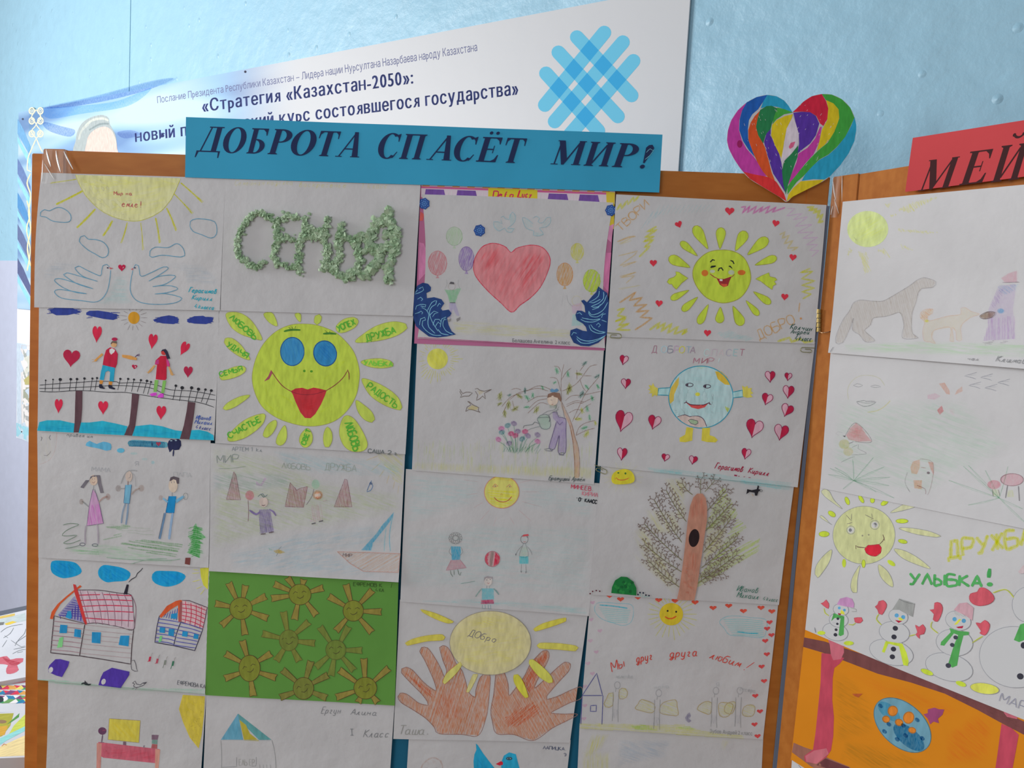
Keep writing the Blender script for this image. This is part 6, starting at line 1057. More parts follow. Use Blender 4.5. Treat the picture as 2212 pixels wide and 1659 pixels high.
# ---- earth
s = draw('drawing of a smiling blue globe with arms and yellow boots between half-red hearts', [(1311, 722), (1761, 738), (1722, 1052), (1291, 1006)], 2, 1.0, curl=.0012)
s.z(1280, 720, .23508)
s.part('lettering', 'coloured pencil capitals')
for ch, x, c in zip('ДОБРОТА', (545, 630, 690, 748, 795, 855, 895), ((150, 110, 130), (160, 185, 200), (130, 130, 150), (175, 150, 175), (215, 190, 80), (140, 160, 180), (150, 130, 150))): s.t(ch, x, 175 + (x - 545) * .02, x + 45, 176 + (x - 545) * .02, 60, 1.8, c, slant=.1)
for ch, x, c in zip('СПАСЕТ', (1022, 1090, 1155, 1225, 1290, 1345), ((170, 195, 205), (180, 165, 180), (185, 170, 180), (165, 160, 180), (140, 170, 180), (160, 110, 130))): s.t(ch, x, 205, x + 45, 208, 60, 1.7, c, slant=.1)
for ch, x, c in zip('МИР!', (925, 1000, 1060, 1130), ((165, 115, 135), (155, 95, 110), (170, 130, 145), (180, 205, 215))): s.t(ch, x, 275, x + 48, 278, 50, 1.8, c, slant=.15)
s.part('drawn_globe', 'pale blue face').e(995, 585, 295, 285, (168, 190, 208), 'm').h([v for p in s.ep(995, 585, 285, 275) for v in p], 5, 30, 3, (158, 182, 206), 'p')
s.f([1125, 350, 1180, 350, 1235, 400, 1262, 475, 1215, 470, 1150, 420], (218, 166, 66), 'm').f([770, 430, 795, 400, 790, 470, 750, 560, 745, 620, 710, 650, 702, 580, 720, 500], (216, 170, 80), 'm').f([1215, 670, 1260, 690, 1240, 725, 1225, 700], (205, 165, 80), 'c').f([940, 305, 1050, 305, 1000, 330], (190, 200, 165), 'c').e(965, 560, 22, 17, (212, 200, 78))
s.f([778, 768, 850, 748, 890, 765, 970, 760, 1020, 790, 1045, 855, 960, 868, 880, 850, 820, 810], (192, 172, 172)).l([778, 768, 850, 748, 890, 765, 970, 760, 1020, 790, 1048, 858], 1.6, (88, 70, 90)).f([878, 800, 900, 790, 965, 805, 970, 825, 945, 840, 905, 828], (150, 170, 145)).l([878, 800, 900, 790, 965, 805, 970, 825, 945, 840, 905, 828], 1.3, (88, 85, 95), cl=True)
s.eo(995, 585, 295, 285, 1.9, (52, 140, 170))
s.part('drawn_face').eo(890, 474, 34, 16, 1.5, (70, 50, 70)).f([855, 474, 880, 462, 878, 486], (60, 40, 60)).eo(1052, 487, 33, 16, 1.5, (70, 50, 70)).f([1018, 486, 1045, 474, 1042, 500], (60, 40, 60)).f([862, 640, 900, 655, 960, 662, 1020, 655, 1065, 640, 1030, 680, 970, 696, 910, 682], (206, 76, 78)).l([840, 642, 862, 632, 900, 655, 1020, 658, 1065, 640, 1090, 655], 1.8, (90, 40, 60)).l([862, 618, 860, 640], 1.8, (90, 40, 60)).l([1072, 630, 1075, 655], 1.8, (90, 40, 60))
s.part('drawn_arm').f([608, 505, 712, 500, 698, 570, 598, 566], (155, 190, 205)).l([712, 500, 608, 505, 598, 566, 698, 570], 1.8, (50, 135, 160), sm=False).f([600, 505, 570, 490, 555, 455, 545, 480, 515, 475, 530, 505, 508, 515, 535, 530, 515, 550, 545, 550, 545, 585, 575, 565, 590, 580, 600, 555], (208, 184, 88), 'm')
s.part('drawn_arm').f([1290, 540, 1375, 522, 1382, 582, 1292, 592], (155, 190, 205)).l([1290, 540, 1375, 522, 1382, 582, 1292, 592], 1.8, (50, 135, 160), sm=False).f([1378, 520, 1372, 480, 1400, 495, 1420, 480, 1430, 505, 1462, 500, 1455, 530, 1475, 550, 1450, 560, 1470, 585, 1420, 592, 1380, 580], (208, 184, 88), 'm')
s.part('drawn_boot').f([862, 862, 925, 870, 918, 930, 915, 985, 850, 1000, 800, 995, 798, 960, 850, 930], (214, 182, 70), 'm')
s.part('drawn_boot').f([1008, 870, 1080, 868, 1075, 935, 1120, 950, 1150, 980, 1130, 1002, 1050, 998, 1000, 985], (214, 182, 70), 'm')
CR_, PK = (168, 32, 66), (200, 152, 172)
for cx, cy, w, h, r, fl in ((286, 247, 78, 88, 12, 1), (305, 463, 86, 92, 4, 0), (280, 810, 158, 195, 14, 1), (565, 820, 118, 130, 14, 1), (270, 1110, 90, 115, 6, 0), (668, 1142, 72, 68, 12, 1), (922, 1165, 78, 78, 12, 0), (1408, 1108, 84, 100, 12, 1), (1482, 878, 158, 170, 14, 1), (1728, 912, 132, 145, 12, 0), (1600, 607, 100, 108, 16, 1), (1782, 710, 112, 118, 22, 0), (1797, 540, 102, 118, 6, 0), (1630, 400, 92, 104, 0, 0), (1796, 400, 66, 72, 8, 1)):
    s.part('drawn_heart').heart(cx, cy, w, h, CR_, r, PK if fl else PK, flip=not fl, ow=1.4, oc=(130, 40, 80))
s.part('signature', 'dark red handwriting').t('Герасимов', 1120, 1240, 1375, 1272, 55, 1.8, (150, 35, 65), slant=.4).t('Кирилл', 1425, 1280, 1615, 1308, 50, 1.7, (150, 35, 65), slant=.4).l([1300, 1302, 1325, 1306], 4, (140, 35, 70)).l([1335, 1310, 1350, 1312], 1.6, (140, 35, 70)).l([1385, 1316, 1400, 1316], 1.5, (140, 35, 70)).l([1430, 1322, 1450, 1324], 1.5, (140, 35, 70)); s.flush()
# ---- tree
s = draw('drawing of a tall brown tree with hollow and spidery branches over green crayon', [(1299, 1000), (1716, 1038), (1682, 1306), (1273, 1284)], 3, 1.0, curl=.001)
s.z(1260, 990, .23508)
GH = (160, 176, 92)
s.part('drawn_crown', 'yellow green crayon shading').h([735, 170, 980, 180, 940, 400, 960, 600, 880, 560], 60, 16, 2.6, (182, 190, 140), 'p').h([1280, 250, 1360, 400, 1430, 520, 1180, 660, 1110, 640], -45, 16, 2.8, GH, 'c')
s.h([560, 460, 900, 480, 900, 700, 640, 700], 55, 20, 2.4, (184, 188, 150), 'p').h([440, 680, 560, 600, 880, 1050, 880, 1200, 700, 1130, 520, 900], 50, 18, 2.6, (182, 190, 140), 'p').h([430, 840, 900, 1150, 860, 1280, 700, 1150, 480, 930], 38, 20, 2.6, (182, 190, 140), 'p').h([1060, 1100, 1420, 560, 1500, 620, 1300, 860, 1620, 720, 1610, 870, 1300, 1040, 1040, 1190], -30, 17, 2.8, GH, 'c').h([1120, 640, 1340, 620, 1300, 800, 1080, 1000], -40, 22, 2.6, (180, 190, 135), 'p')
s.part('drawn_branches', 'thin brown twigs', kind='stuff')
TB = (104, 84, 78)
def twig(x, y, a, L, dep):
    x1, y1 = x + L * math.cos(a), y + L * math.sin(a); s.l([x, y, (x + x1) / 2 + random.uniform(-4, 4), (y + y1) / 2 + random.uniform(-4, 4), x1, y1], 1.15, TB)
    if dep:
        for q in (-.65, .6): twig(x1, y1, a + q + random.uniform(-.2, .2), L * .62, dep - 1)
random.seed(11)
for x0, y0, x1, y1 in ((945, 580, 760, 290), (905, 770, 650, 380), (905, 935, 560, 600), (900, 1040, 565, 790), (880, 1180, 590, 930), (1000, 330, 905, 225), (1130, 480, 1310, 280), (1120, 660, 1345, 420), (1100, 860, 1345, 560), (1080, 1000, 1410, 730), (1040, 1145, 1400, 880), (1075, 330, 1075, 190), (1110, 300, 1200, 200), (1060, 1080, 1280, 1050)):
    s.l([x0, y0, (x0 + x1) / 2 - 6, (y0 + y1) / 2 + 8, x1, y1], 1.5, (112, 108, 80)); a = math.atan2(y1 - y0, x1 - x0); L = math.hypot(x1 - x0, y1 - y0); n = max(2, int(L / 42))
    for i in range(1, n + 1):
        t = i / n; px, py = x0 + (x1 - x0) * t, y0 + (y1 - y0) * t
        for sd_ in (-1, 1): twig(px, py, a + sd_ * random.uniform(.6, 1.15), random.uniform(26, 42), 2)
s.part('drawn_trunk', 'red brown crayon trunk').f([855, 1290, 880, 1180, 905, 1000, 920, 880, 940, 700, 955, 560, 975, 430, 1005, 350, 1040, 315, 1090, 315, 1120, 360, 1132, 450, 1130, 560, 1110, 690, 1090, 830, 1065, 1000, 1045, 1150, 1015, 1295], (172, 122, 108)).h([870, 1270, 940, 850, 975, 830, 1060, 860, 1045, 1100, 1000, 1285], 97, 17, 2.4, (166, 100, 86), 'p').h([975, 430, 1010, 350, 1100, 330, 1128, 440, 1125, 540, 1070, 520, 980, 560], 97, 16, 2.4, (168, 96, 82), 'p')
s.part('drawn_hollow').e(1012, 722, 48, 83, (40, 28, 32), rot=8)
s.part('drawn_sun', 'yellow smiling sun').f([258, 200, 262, 150, 300, 110, 380, 92, 440, 115, 468, 165, 460, 210, 400, 228, 290, 230], (220, 184, 54), sm=True).l([290, 185, 300, 172, 320, 190, 370, 192, 405, 180, 415, 172], 1.6, (190, 80, 60)).e(320, 127, 9, 8, (70, 110, 50)).e(385, 132, 9, 10, (70, 110, 50))
for i in range(16): t = i / 16 * 6.283; s.l([362 + 125 * math.cos(t), 165 + 90 * math.sin(t), 362 + 185 * math.cos(t), 165 + 145 * math.sin(t)], .9, (205, 190, 140), 'c')
s.part('crayon_sky').h([580, 85, 900, 100, 1900, 220, 1890, 290, 1300, 200, 620, 120], 6, 12, 2.8, (146, 182, 206), 'c').h([640, 100, 900, 120, 890, 145, 640, 120], 6, 12, 2.4, (110, 172, 208), 'c').h([1420, 190, 1820, 240, 1800, 275, 1450, 230], 6, 12, 2.4, (118, 172, 205), 'c')
s.part('drawn_bird', 'black flying bird').f([1498, 275, 1540, 285, 1585, 275, 1595, 240, 1608, 248, 1602, 275, 1625, 280, 1600, 300, 1590, 335, 1570, 335, 1565, 308, 1520, 300, 1490, 322], (38, 36, 44)).eo(1625, 290, 12, 9, 1, (70, 70, 80)).l([1540, 320, 1555, 340], 1, (200, 150, 80))
s.part('drawn_bush', 'dark green round bush').f([255, 1225, 262, 1170, 290, 1110, 345, 1075, 400, 1080, 455, 1120, 485, 1180, 485, 1248], (28, 108, 56))
for i in range(14): x, y = random.uniform(290, 450), random.uniform(1120, 1220); s.e(x, y, 16, 13, (22, 88, 48) if i % 2 else (40, 125, 62), rot=i * 30)
s.part('drawn_flower')
for x, y in ((500, 1240), (518, 1222), (548, 1225), (572, 1245), (600, 1250)): s.e(x, y, 8, 8, (40, 40, 60)).l([x, y + 6, 530 + (x - 530) * .4, 1262], .8, (90, 160, 150))
for x, y in ((62, 1230), (85, 1210), (118, 1202), (150, 1208)): s.e(x, y, 7, 7, (90, 40, 50))
s.part('signature', 'dark green handwriting').t('Иванов', 1400, 1205, 1595, 1225, 52, 1.4, (60, 105, 95), slant=.4).t('Михаил', 1400, 1262, 1600, 1282, 50, 1.4, (60, 105, 95), slant=.4).t('4 класс', 1635, 1290, 1775, 1305, 36, 1.2, (60, 105, 95), slant=.4); s.flush()
# ---- we love each other
s = draw('drawing with small red heart border, cursive line, blue house and winged figures', [(1276, 1284), (1681, 1301), (1648, 1597), (1252, 1572)], 4, 1.2, bow=(0, 0, 0, 0), curl=.0006)
s.z(1240, 1270, .23508)
s.part('border_heart', 'small red hearts')
for x, y in ((326, 72), (427, 105), (587, 88), (778, 113), (928, 120), (1112, 135), (1277, 185), (1420, 165), (1555, 212), (1716, 182), (1815, 215)): s.heart(x, y, 66, 42, (222, 78, 64), 0)
for x, y in ((1795, 315), (1772, 373), (1812, 432), (1755, 485), (1770, 608), (1722, 722), (1745, 855), (1665, 992), (1708, 1135), (1658, 1255), (1686, 1362)): s.heart(x, y, 58, 40, (212, 72, 76), -5)
for x, y in ((172, 135), (157, 292), (238, 395), (150, 487), (205, 590), (127, 695), (170, 788), (98, 905), (100, 1080), (92, 1200)): s.heart(x, y, 46, 36, (206, 148, 170), -8, k='c')
s.part('drawn_cloud', 'blue pencil cloud').l([200, 150, 250, 130, 400, 140, 520, 150, 545, 200, 535, 290, 500, 330, 440, 342, 360, 320, 250, 280, 190, 210], 1.2, (110, 165, 185), 'c', cl=True).l([235, 155, 360, 165, 490, 185], 2.6, (60, 158, 205), 'c')
for i in range(8): s.l([225 + i * 12, 180 + i * 18, 340, 192 + i * 17, 520 - i * 4, 205 + i * 16], 1.6, (130, 182, 205), 'c')
s.part('drawn_cloud', 'blue pencil cloud').l([1335, 310, 1400, 262, 1500, 255, 1620, 270, 1760, 290, 1762, 400, 1720, 452, 1560, 440, 1430, 430, 1380, 370], 1.2, (110, 165, 185), 'c', cl=True)
for i in range(9): s.l([1370 + i * 10, 290 + i * 17, 1560, 285 + i * 18, 1740, 305 + i * 17], 1.6, (125, 180, 205), 'c')
s.l([1500, 400, 1600, 412, 1690, 415], 2.6, (60, 158, 205), 'c')
s.part('drawn_sun', 'orange-yellow smiling sun')
for i in range(26):
    t = i / 26 * 6.283; r1 = random.uniform(190, 245); s.l([893 + 118 * math.cos(t), 240 + 112 * math.sin(t), 893 + r1 * 1.05 * math.cos(t), max(70, 240 + r1 * math.sin(t))], 1.4, (212, 178, 92), 'c')
s.e(893, 240, 109, 103, (226, 172, 48), 'm').e(860, 210, 9, 9, (40, 35, 30)).e(938, 218, 9, 9, (40, 35, 30)).l([835, 262, 865, 280, 900, 280, 940, 258], 3.2, (216, 88, 40))
RW = (186, 72, 66)
s.part('lettering', 'red cursive words').t('Мы', 350, 770, 470, 715, 85, 2, RW, slant=.3).t('друг', 575, 682, 725, 650, 75, 2.2, RW, slant=.25).t('друга', 880, 635, 1130, 620, 75, 2.2, RW, slant=.25).t('любим', 1240, 640, 1520, 725, 72, 2, RW, slant=.35).l([1655, 680, 1580, 732], 1.4, RW).l([1565, 745, 1558, 752], 1.6, RW)
s.part('drawn_house', 'blue outlined house').l([75, 985, 208, 782, 262, 985, 75, 985], 1.6, (85, 85, 140), sm=False).l([75, 985, 62, 1245], 1.6, (85, 85, 140)).l([265, 985, 262, 1100, 256, 1250], 1.6, (85, 85, 140)).l([152, 1078, 205, 1075, 203, 1130, 150, 1130], 1.6, (85, 85, 140), sm=False, cl=True)
WG = (196, 178, 128)
for x, y, wl, wr in ((385, 1040, [360, 960, 320, 965, 300, 1010, 275, 1060, 290, 1090, 350, 1080], [418, 930, 470, 920, 490, 950, 480, 1000, 420, 1015]), (765, 1110, [735, 1065, 620, 1020, 590, 1060, 560, 1100, 600, 1120, 720, 1140], [810, 1055, 930, 1022, 945, 1080, 955, 1160, 900, 1165, 790, 1140]), (1290, 1090, [1260, 1050, 1200, 1040, 1140, 1080, 1130, 1110, 1200, 1145, 1250, 1150], [1330, 1060, 1400, 1050, 1460, 1070, 1420, 1170, 1340, 1170]), (1510, 1090, [1480, 1045, 1400, 1060, 1380, 1130, 1450, 1150], [1560, 1090, 1620, 1070, 1660, 1090, 1640, 1170, 1550, 1165])):
    s.part('drawn_figure', 'winged pencil figure')
    for w_ in (wl, wr): s.h(w_, 20, 12, 1.8, (214, 188, 112), 'c').l(w_, 1.2, (160, 142, 105), cl=True)
    s.l([x - 25, y - 90, x - 30, y + 90, x - 35, y + 180], 1, PG).l([x + 25, y - 90, x + 18, y + 90, x + 20, y + 190], 1, PG).eo(x + 12, y - 150, 26, 32, 1.1, (150, 148, 156)).h([x - 30, y + 70, x + 18, y + 75, x + 15, y + 150, x - 35, y + 150], 85, 12, 1, (125, 125, 138), 'c').l([x, y - 120, x - 5, y - 90], 1, PG)
s.part('lettering', 'faint pencil captions').t('мамочка', 382, 825, 540, 825, 42, 1, (165, 165, 172)).t('папа', 740, 925, 870, 910, 40, 1, (172, 172, 180)).t('Я', 1305, 905, 1328, 905, 40, 1, (160, 160, 168)).t('сестра', 1520, 940, 1665, 960, 42, 1, (160, 160, 168))
s.part('drawn_ball').f([1060, 1135, 1072, 1170, 1055, 1195, 1078, 1215, 1050, 1232, 1025, 1210, 1018, 1185, 1040, 1150], (122, 118, 142), 'c')
s.part('drawn_grass').h([50, 1240, 500, 1250, 1000, 1250, 1200, 1310, 1560, 1350, 1560, 1375, 1000, 1345, 600, 1310, 50, 1285], 4, 11, 2.6, (188, 196, 112), 'c').h([500, 1260, 640, 1250, 760, 1300, 560, 1300], 4, 11, 2.6, (150, 180, 100), 'c').h([940, 1265, 1060, 1262, 1120, 1300, 960, 1290], 4, 11, 2.6, (155, 182, 105), 'c')
s.part('lettering', 'small printed name').tf('Зубов Андрей 2 класс', 1245, 1325, 1635, 1350, 34, 34, (130, 130, 135)); s.flush()
# ---- bottom sheet
s = draw('almost blank sheet with faint yellow crayon, bottom of the right-hand column', [(1252, 1562), (1649, 1588), (1640, 1760), (1243, 1760)], 5, 1.0, curl=0)
s.z(1240, 1270, .23508)
s.part('crayon_wash', 'faint yellow and blue strokes').h([160, 1330, 330, 1340, 250, 1480, 130, 1560, 80, 1540], 110, 24, 3.2, (200, 180, 130), 'p').h([70, 1480, 350, 1500, 340, 1750, 60, 1720], 95, 44, 2.6, (190, 182, 150), 'p').h([400, 1390, 900, 1390, 850, 1560, 400, 1640], 10, 50, 3, (160, 165, 178), 'p').h([1350, 1380, 1450, 1390, 1380, 1500, 1340, 1480], 110, 20, 2.6, (196, 186, 160), 'p'); s.flush()
# ================================================================ side panel
DREF = (198, 198, 206)
def sdraw(label, quad, row, m=None, **k):
    REF[0] = DREF
    return Sheet('drawing_sheet', label, 'drawing', SIDE, quad, .0020 + (5 - row) * .0016, m or PAPER, **k)
s = sdraw('faint drawing of a grey horse, an orange dog and a woman in violet', [(1821, 436), (2330, 388), (2330, 806), (1791, 762)], 1, curl=.010)
s.z(1760, 240, .217)
s.part('drawn_sun', 'pale lime sun').e(530, 1175, 205, 180, (205, 218, 160), 'm').h([v for p in s.ep(530, 1175, 200, 172) for v in p], -25, 30, 3, (200, 222, 128), 'p')
for q in ([700, 930, 760, 910, 730, 980], [830, 980, 1000, 900, 1220, 860, 960, 1010, 880, 1000], [740, 1040, 820, 1020, 780, 1060], [820, 1170, 900, 1180, 1240, 1215, 1060, 1215, 860, 1200], [620, 1380, 700, 1370, 760, 1480, 720, 1440], [430, 1400, 520, 1410, 560, 1600, 500, 1620, 460, 1480], [350, 1370, 380, 1390, 300, 1470], [850, 1320, 1000, 1385, 880, 1370]): s.h(q, 60, 14, 2.8, (206, 222, 140), 'c')
s.z(1760, 560, .205)
HB_ = (172, 168, 174)
HO = [230, 880, 240, 780, 300, 640, 370, 540, 410, 460, 480, 430, 600, 440, 720, 440, 850, 370, 1000, 280, 1080, 220, 1150, 195, 1220, 210, 1280, 240, 1250, 295, 1130, 310, 1090, 360, 1070, 450, 1030, 560, 1020, 700, 1040, 790, 1095, 830, 930, 830, 940, 700, 920, 600, 890, 560, 760, 600, 620, 620, 590, 690, 530, 750, 580, 800, 640, 860, 540, 870, 480, 800, 400, 740, 410, 620, 370, 740, 300, 880]
s.part('drawn_horse', 'grey brown horse').f(HO, (190, 187, 190), 'c').h(HO, 75, 20, 2, (186, 182, 187), 'c').l(HO, 1.2, (150, 148, 156), 'c', cl=True)
DO = [1160, 860, 1140, 760, 1160, 660, 1115, 620, 1120, 560, 1180, 525, 1250, 530, 1240, 570, 1190, 600, 1200, 650, 1400, 600, 1540, 580, 1540, 520, 1590, 510, 1650, 550, 1740, 580, 1650, 610, 1560, 680, 1540, 740, 1555, 850, 1500, 850, 1490, 760, 1450, 720, 1470, 870, 1430, 860, 1430, 720, 1260, 750, 1240, 830, 1280, 890, 1220, 870]
s.part('drawn_dog', 'pale orange dog').f(DO, (210, 194, 190), 'c').h([1115, 620, 1120, 560, 1180, 525, 1250, 530, 1190, 600, 1180, 640], 40, 14, 2.4, (224, 160, 138), 'c').l(DO, 1, (200, 168, 160), 'c', cl=True).e(1180, 650, 22, 14, (222, 212, 130), 'c')
s.part('drawn_woman', 'woman with pink headscarf and violet dress').f([1940, 280, 2120, 260, 2110, 400, 2090, 520, 2115, 840, 1780, 860, 1830, 700, 1830, 540, 1850, 480], (188, 180, 202), 'c').h([1830, 620, 2100, 600, 2115, 840, 1780, 860], 88, 24, 2.2, (182, 160, 196), 'c').h([1860, 480, 1930, 330, 2000, 300, 1960, 420, 1900, 520], 60, 16, 2, (170, 158, 190), 'c').h([1930, 280, 2140, 260, 2120, 320, 2010, 380, 1940, 330], 40, 14, 2.4, (165, 185, 205), 'c').f([1965, 200, 2040, 150, 2130, 120, 2130, 240, 2000, 240], (196, 165, 180), 'c').l([1980, 245, 2150, 240], 1.2, (165, 150, 165)).e(1960, 545, 34, 26, (130, 175, 205), 'c').f([1740, 600, 1820, 555, 1900, 560, 1870, 610, 1780, 628], (150, 132, 122), 'c').l([1740, 600, 1820, 555, 1900, 560, 1870, 610, 1780, 628], 1, (120, 105, 110), cl=True).h([1780, 880, 1900, 850, 1880, 890, 1800, 905], 0, 12, 1.6, (140, 135, 145), 'c').h([1950, 870, 2060, 860, 1990, 890], 0, 12, 1.6, (140, 135, 145), 'c')
s.part('drawn_grass').h([290, 890, 1100, 860, 2400, 880, 2400, 1050, 1300, 1010, 350, 980], 2, 26, 2.6, (180, 198, 184), 'p')
s.part('signature', 'pencil note').t('чел', 1620, 1062, 1740, 1068, 36, 1.2, (150, 150, 158), slant=.4).t('Климова', 1920, 1075, 2300, 1105, 60, 1.4, (130, 132, 140), slant=.4).l([205, 925, 175, 980], 1.1, (130, 130, 140)); s.flush()
s = sdraw('very faint pencil drawing of a smiling face, birds, mushrooms and a puppy', [(1796, 745), (2330, 795), (2330, 1165), (1772, 1054)], 2, curl=.002)
s.z(1760, 560, .205)
s.part('drawn_face', 'faint pencil face').l([360, 1480, 350, 1380, 390, 1290, 480, 1230, 600, 1225, 690, 1260, 740, 1330], 1.4, (188, 188, 172), 'c').l([560, 1612, 660, 1595, 740, 1550, 800, 1490], 1.8, (196, 190, 150), 'c').l([410, 1330, 450, 1310, 510, 1330, 460, 1345, 410, 1330], 1.2, (150, 152, 160), 'c').l([590, 1340, 640, 1325, 700, 1345, 640, 1352, 590, 1340], 1.2, (150, 152, 160), 'c').l([445, 1500, 500, 1492, 525, 1488, 545, 1496, 600, 1495, 650, 1505, 590, 1540, 520, 1550, 460, 1520, 445, 1500], 1.3, (140, 142, 150), 'c').l([450, 1500, 540, 1515, 640, 1508], 1, (140, 142, 150), 'c')
s.part('drawn_bird')
for x, y in ((1580, 1230), (1750, 1245), (1930, 1300), (1625, 1330), (1795, 1355)): s.l([x + 130, y - 38, x + 50, y - 15, x, y, x + 60, y + 12, x + 120, y + 32], 1.5, (150, 152, 165), 'c').l([x + 45, y - 8, x + 120, y - 12], 1, (165, 168, 178), 'c')
s.part('drawn_pinwheel', 'red and pale pinwheel').f([1310, 1310, 1370, 1300, 1420, 1380, 1425, 1425, 1390, 1420], (214, 166, 160), 'c').f([1475, 1430, 1500, 1380, 1555, 1340, 1560, 1390], (214, 172, 168), 'c').f([1190, 1430, 1270, 1410, 1330, 1440, 1270, 1480, 1190, 1470], (205, 180, 195), 'c').f([1290, 1590, 1340, 1540, 1360, 1600, 1320, 1640], (214, 140, 150), 'c').h([1230, 1500, 1330, 1490, 1320, 1560, 1220, 1570], 20, 16, 2.4, (178, 200, 198), 'p').h([1410, 1560, 1480, 1560, 1480, 1650, 1400, 1640], 60, 16, 2.4, (205, 178, 190), 'p')
s.z(1740, 860, .21338)
s.part('crayon_wash', 'faint green blue shading').h([300, 0, 1600, 0, 2100, 500, 1200, 1000, 250, 850], 12, 60, 3, (186, 196, 196), 'p')
s.part('drawn_parachute', 'red pencil parachute shape').f([515, 250, 570, 290, 620, 370, 675, 435, 540, 440, 440, 420, 415, 375, 460, 300], (205, 160, 168), 'c').h([515, 250, 570, 290, 620, 370, 675, 435, 540, 440, 415, 375], -20, 16, 2, (205, 120, 125), 'p').l([400, 385, 515, 250, 675, 435, 500, 440], 1, (140, 120, 135), 'c').f([380, 380, 410, 380, 400, 395], (100, 95, 105)).e(395, 465, 55, 48, (190, 186, 160), 'c').e(435, 540, 50, 44, (196, 188, 170), 'c').l([470, 500, 540, 470, 535, 510, 620, 560, 470, 575], 1.1, (150, 150, 158), 'c').l([345, 380, 310, 360, 330, 340, 380, 350], 1, (175, 175, 182), 'c').l([440, 460, 490, 440], 1.2, (140, 140, 150)).l([360, 650, 440, 610, 500, 590], 1.2, (150, 155, 160), 'c')
s.part('drawn_plant', 'thin green blades')
for x, y in ((230, 772), (250, 710), (800, 695), (850, 885), (690, 600), (860, 800), (480, 620), (380, 920), (900, 1010), (720, 950), (300, 700)): s.l([490, 835, (490 + x) / 2 + 6, (835 + y) / 2 - 10, x, y], 1.3, (158, 176, 172), 'c').l([490, 835, (490 + x) / 2, (835 + y) / 2 + 8, x, y], 1, (165, 182, 178), 'c')
for x, y in ((1600, 690), (1450, 830), (1650, 680), (1650, 1080), (1820, 730), (2250, 1280), (2200, 1120), (2050, 690)): s.l([1960, 1010, (1960 + x) / 2 + 6, (1010 + y) / 2, x, y], 1.3, (160, 180, 174), 'c').l([1960, 1010, (1960 + x) / 2, (1010 + y) / 2 + 14, x, y], 1, (168, 186, 180), 'c')
s.part('drawn_puppy', 'brown and white puppy').f([1065, 700, 1090, 640, 1160, 620, 1160, 700, 1130, 770, 1075, 760], (200, 170, 158), 'c').f([1240, 640, 1295, 650, 1300, 780, 1270, 720], (196, 160, 158), 'c').l([1160, 615, 1230, 620, 1290, 650, 1300, 720, 1290, 800, 1270, 900, 1240, 980], 1.2, (165, 150, 155), 'c').f([1095, 830, 1180, 830, 1180, 920, 1105, 910], (206, 165, 150), 'c').e(1245, 755, 14, 12, (130, 120, 130)).l([1170, 700, 1220, 705], 1.6, (170, 145, 145), 'c').l([1035, 750, 1010, 850, 1060, 950, 1030, 900], 1.2, (160, 158, 165), 'c').l([1130, 880, 1215, 920, 1218, 970], 1.4, (150, 120, 130), 'c')
s.part('drawn_mushroom', 'two pink mushrooms').e(1908, 875, 68, 45, (212, 150, 164), 'c').e(2090, 825, 115, 60, (214, 165, 178), 'c').eo(2090, 825, 115, 62, 1.1, (160, 130, 142)).f([1890, 920, 1955, 925, 1968, 990, 1900, 990], (196, 200, 186), 'c').l([1890, 920, 1900, 995], 1, PG).l([1952, 925, 1968, 990], 1, PG).l([2045, 880, 2025, 1010], 1.4, (130, 128, 138)).l([2155, 890, 2165, 1040], 1.6, (130, 128, 138)).f([2050, 930, 2100, 930, 2110, 1000, 2040, 1000], (192, 196, 170), 'p'); s.flush()
# ---- snowmen
s = sdraw('drawing of waving snowmen under a sun with its tongue out', [(1773, 1040), (2330, 1166), (2330, 1600), (1740, 1360)], 3, curl=.001, bow=(3, 0, 3, 0))
s.z(1700, 1120, .23146)
PY = (202, 206, 158); LY = (198, 222, 72); GP = (150, 152, 156)
s.part('drawn_sun', 'pale sun with red tongue').e(720, 155, 290, 270, PY).eo(720, 155, 290, 270, 1.2, GP).eo(597, 108, 38, 38, 1.2, GP).e(597, 108, 30, 30, (200, 200, 206)).e(592, 108, 14, 16, (125, 128, 135)).eo(820, 60, 42, 42, 1.2, GP).e(820, 60, 32, 32, (200, 200, 206)).e(822, 58, 16, 18, (120, 122, 130)).e(705, 160, 8, 8, (150, 148, 130)).e(763, 152, 8, 8, (150, 148, 130))
s.l([645, 285, 643, 250, 660, 265, 730, 272], 1.8, (110, 85, 80)).l([865, 240, 895, 210, 908, 185, 895, 150], 1.8, (110, 85, 80)).l([905, 185, 912, 205], 1.8, (110, 85, 80)).f([725, 285, 760, 248, 800, 245, 860, 240, 882, 270, 875, 320, 830, 352, 780, 345, 740, 320], (212, 44, 66)).l([725, 285, 760, 248, 800, 250, 860, 240, 882, 270, 875, 320, 830, 352, 780, 345, 740, 320], 1, (140, 60, 70), cl=True)
s.l([555, -30, 600, 20, 605, -45], 1.2, (130, 125, 118), sm=False).l([560, 50, 610, 38], 1.2, (130, 125, 118)).l([730, -35, 800, 0, 790, -45], 1.2, (130, 125, 118), sm=False).l([785, 8, 810, 0], 1.2, (130, 125, 118))
for q in ([1045, 92, 1160, 88, 1330, 118, 1440, 165, 1400, 175, 1200, 145], [1000, 285, 1100, 300, 1230, 370, 1340, 465, 1240, 440, 1080, 370], [855, 430, 930, 480, 980, 560, 992, 638, 930, 605, 870, 530], [685, 435, 662, 560, 655, 690, 620, 690, 598, 640, 610, 560, 650, 480], [420, 290, 400, 400, 330, 510, 290, 552, 265, 520, 275, 440, 340, 350]): s.part('drawn_ray').f(q, (206, 208, 166), 'm', True).l(q, 1.1, GP, cl=True)
s.z(1740, 860, .21338)
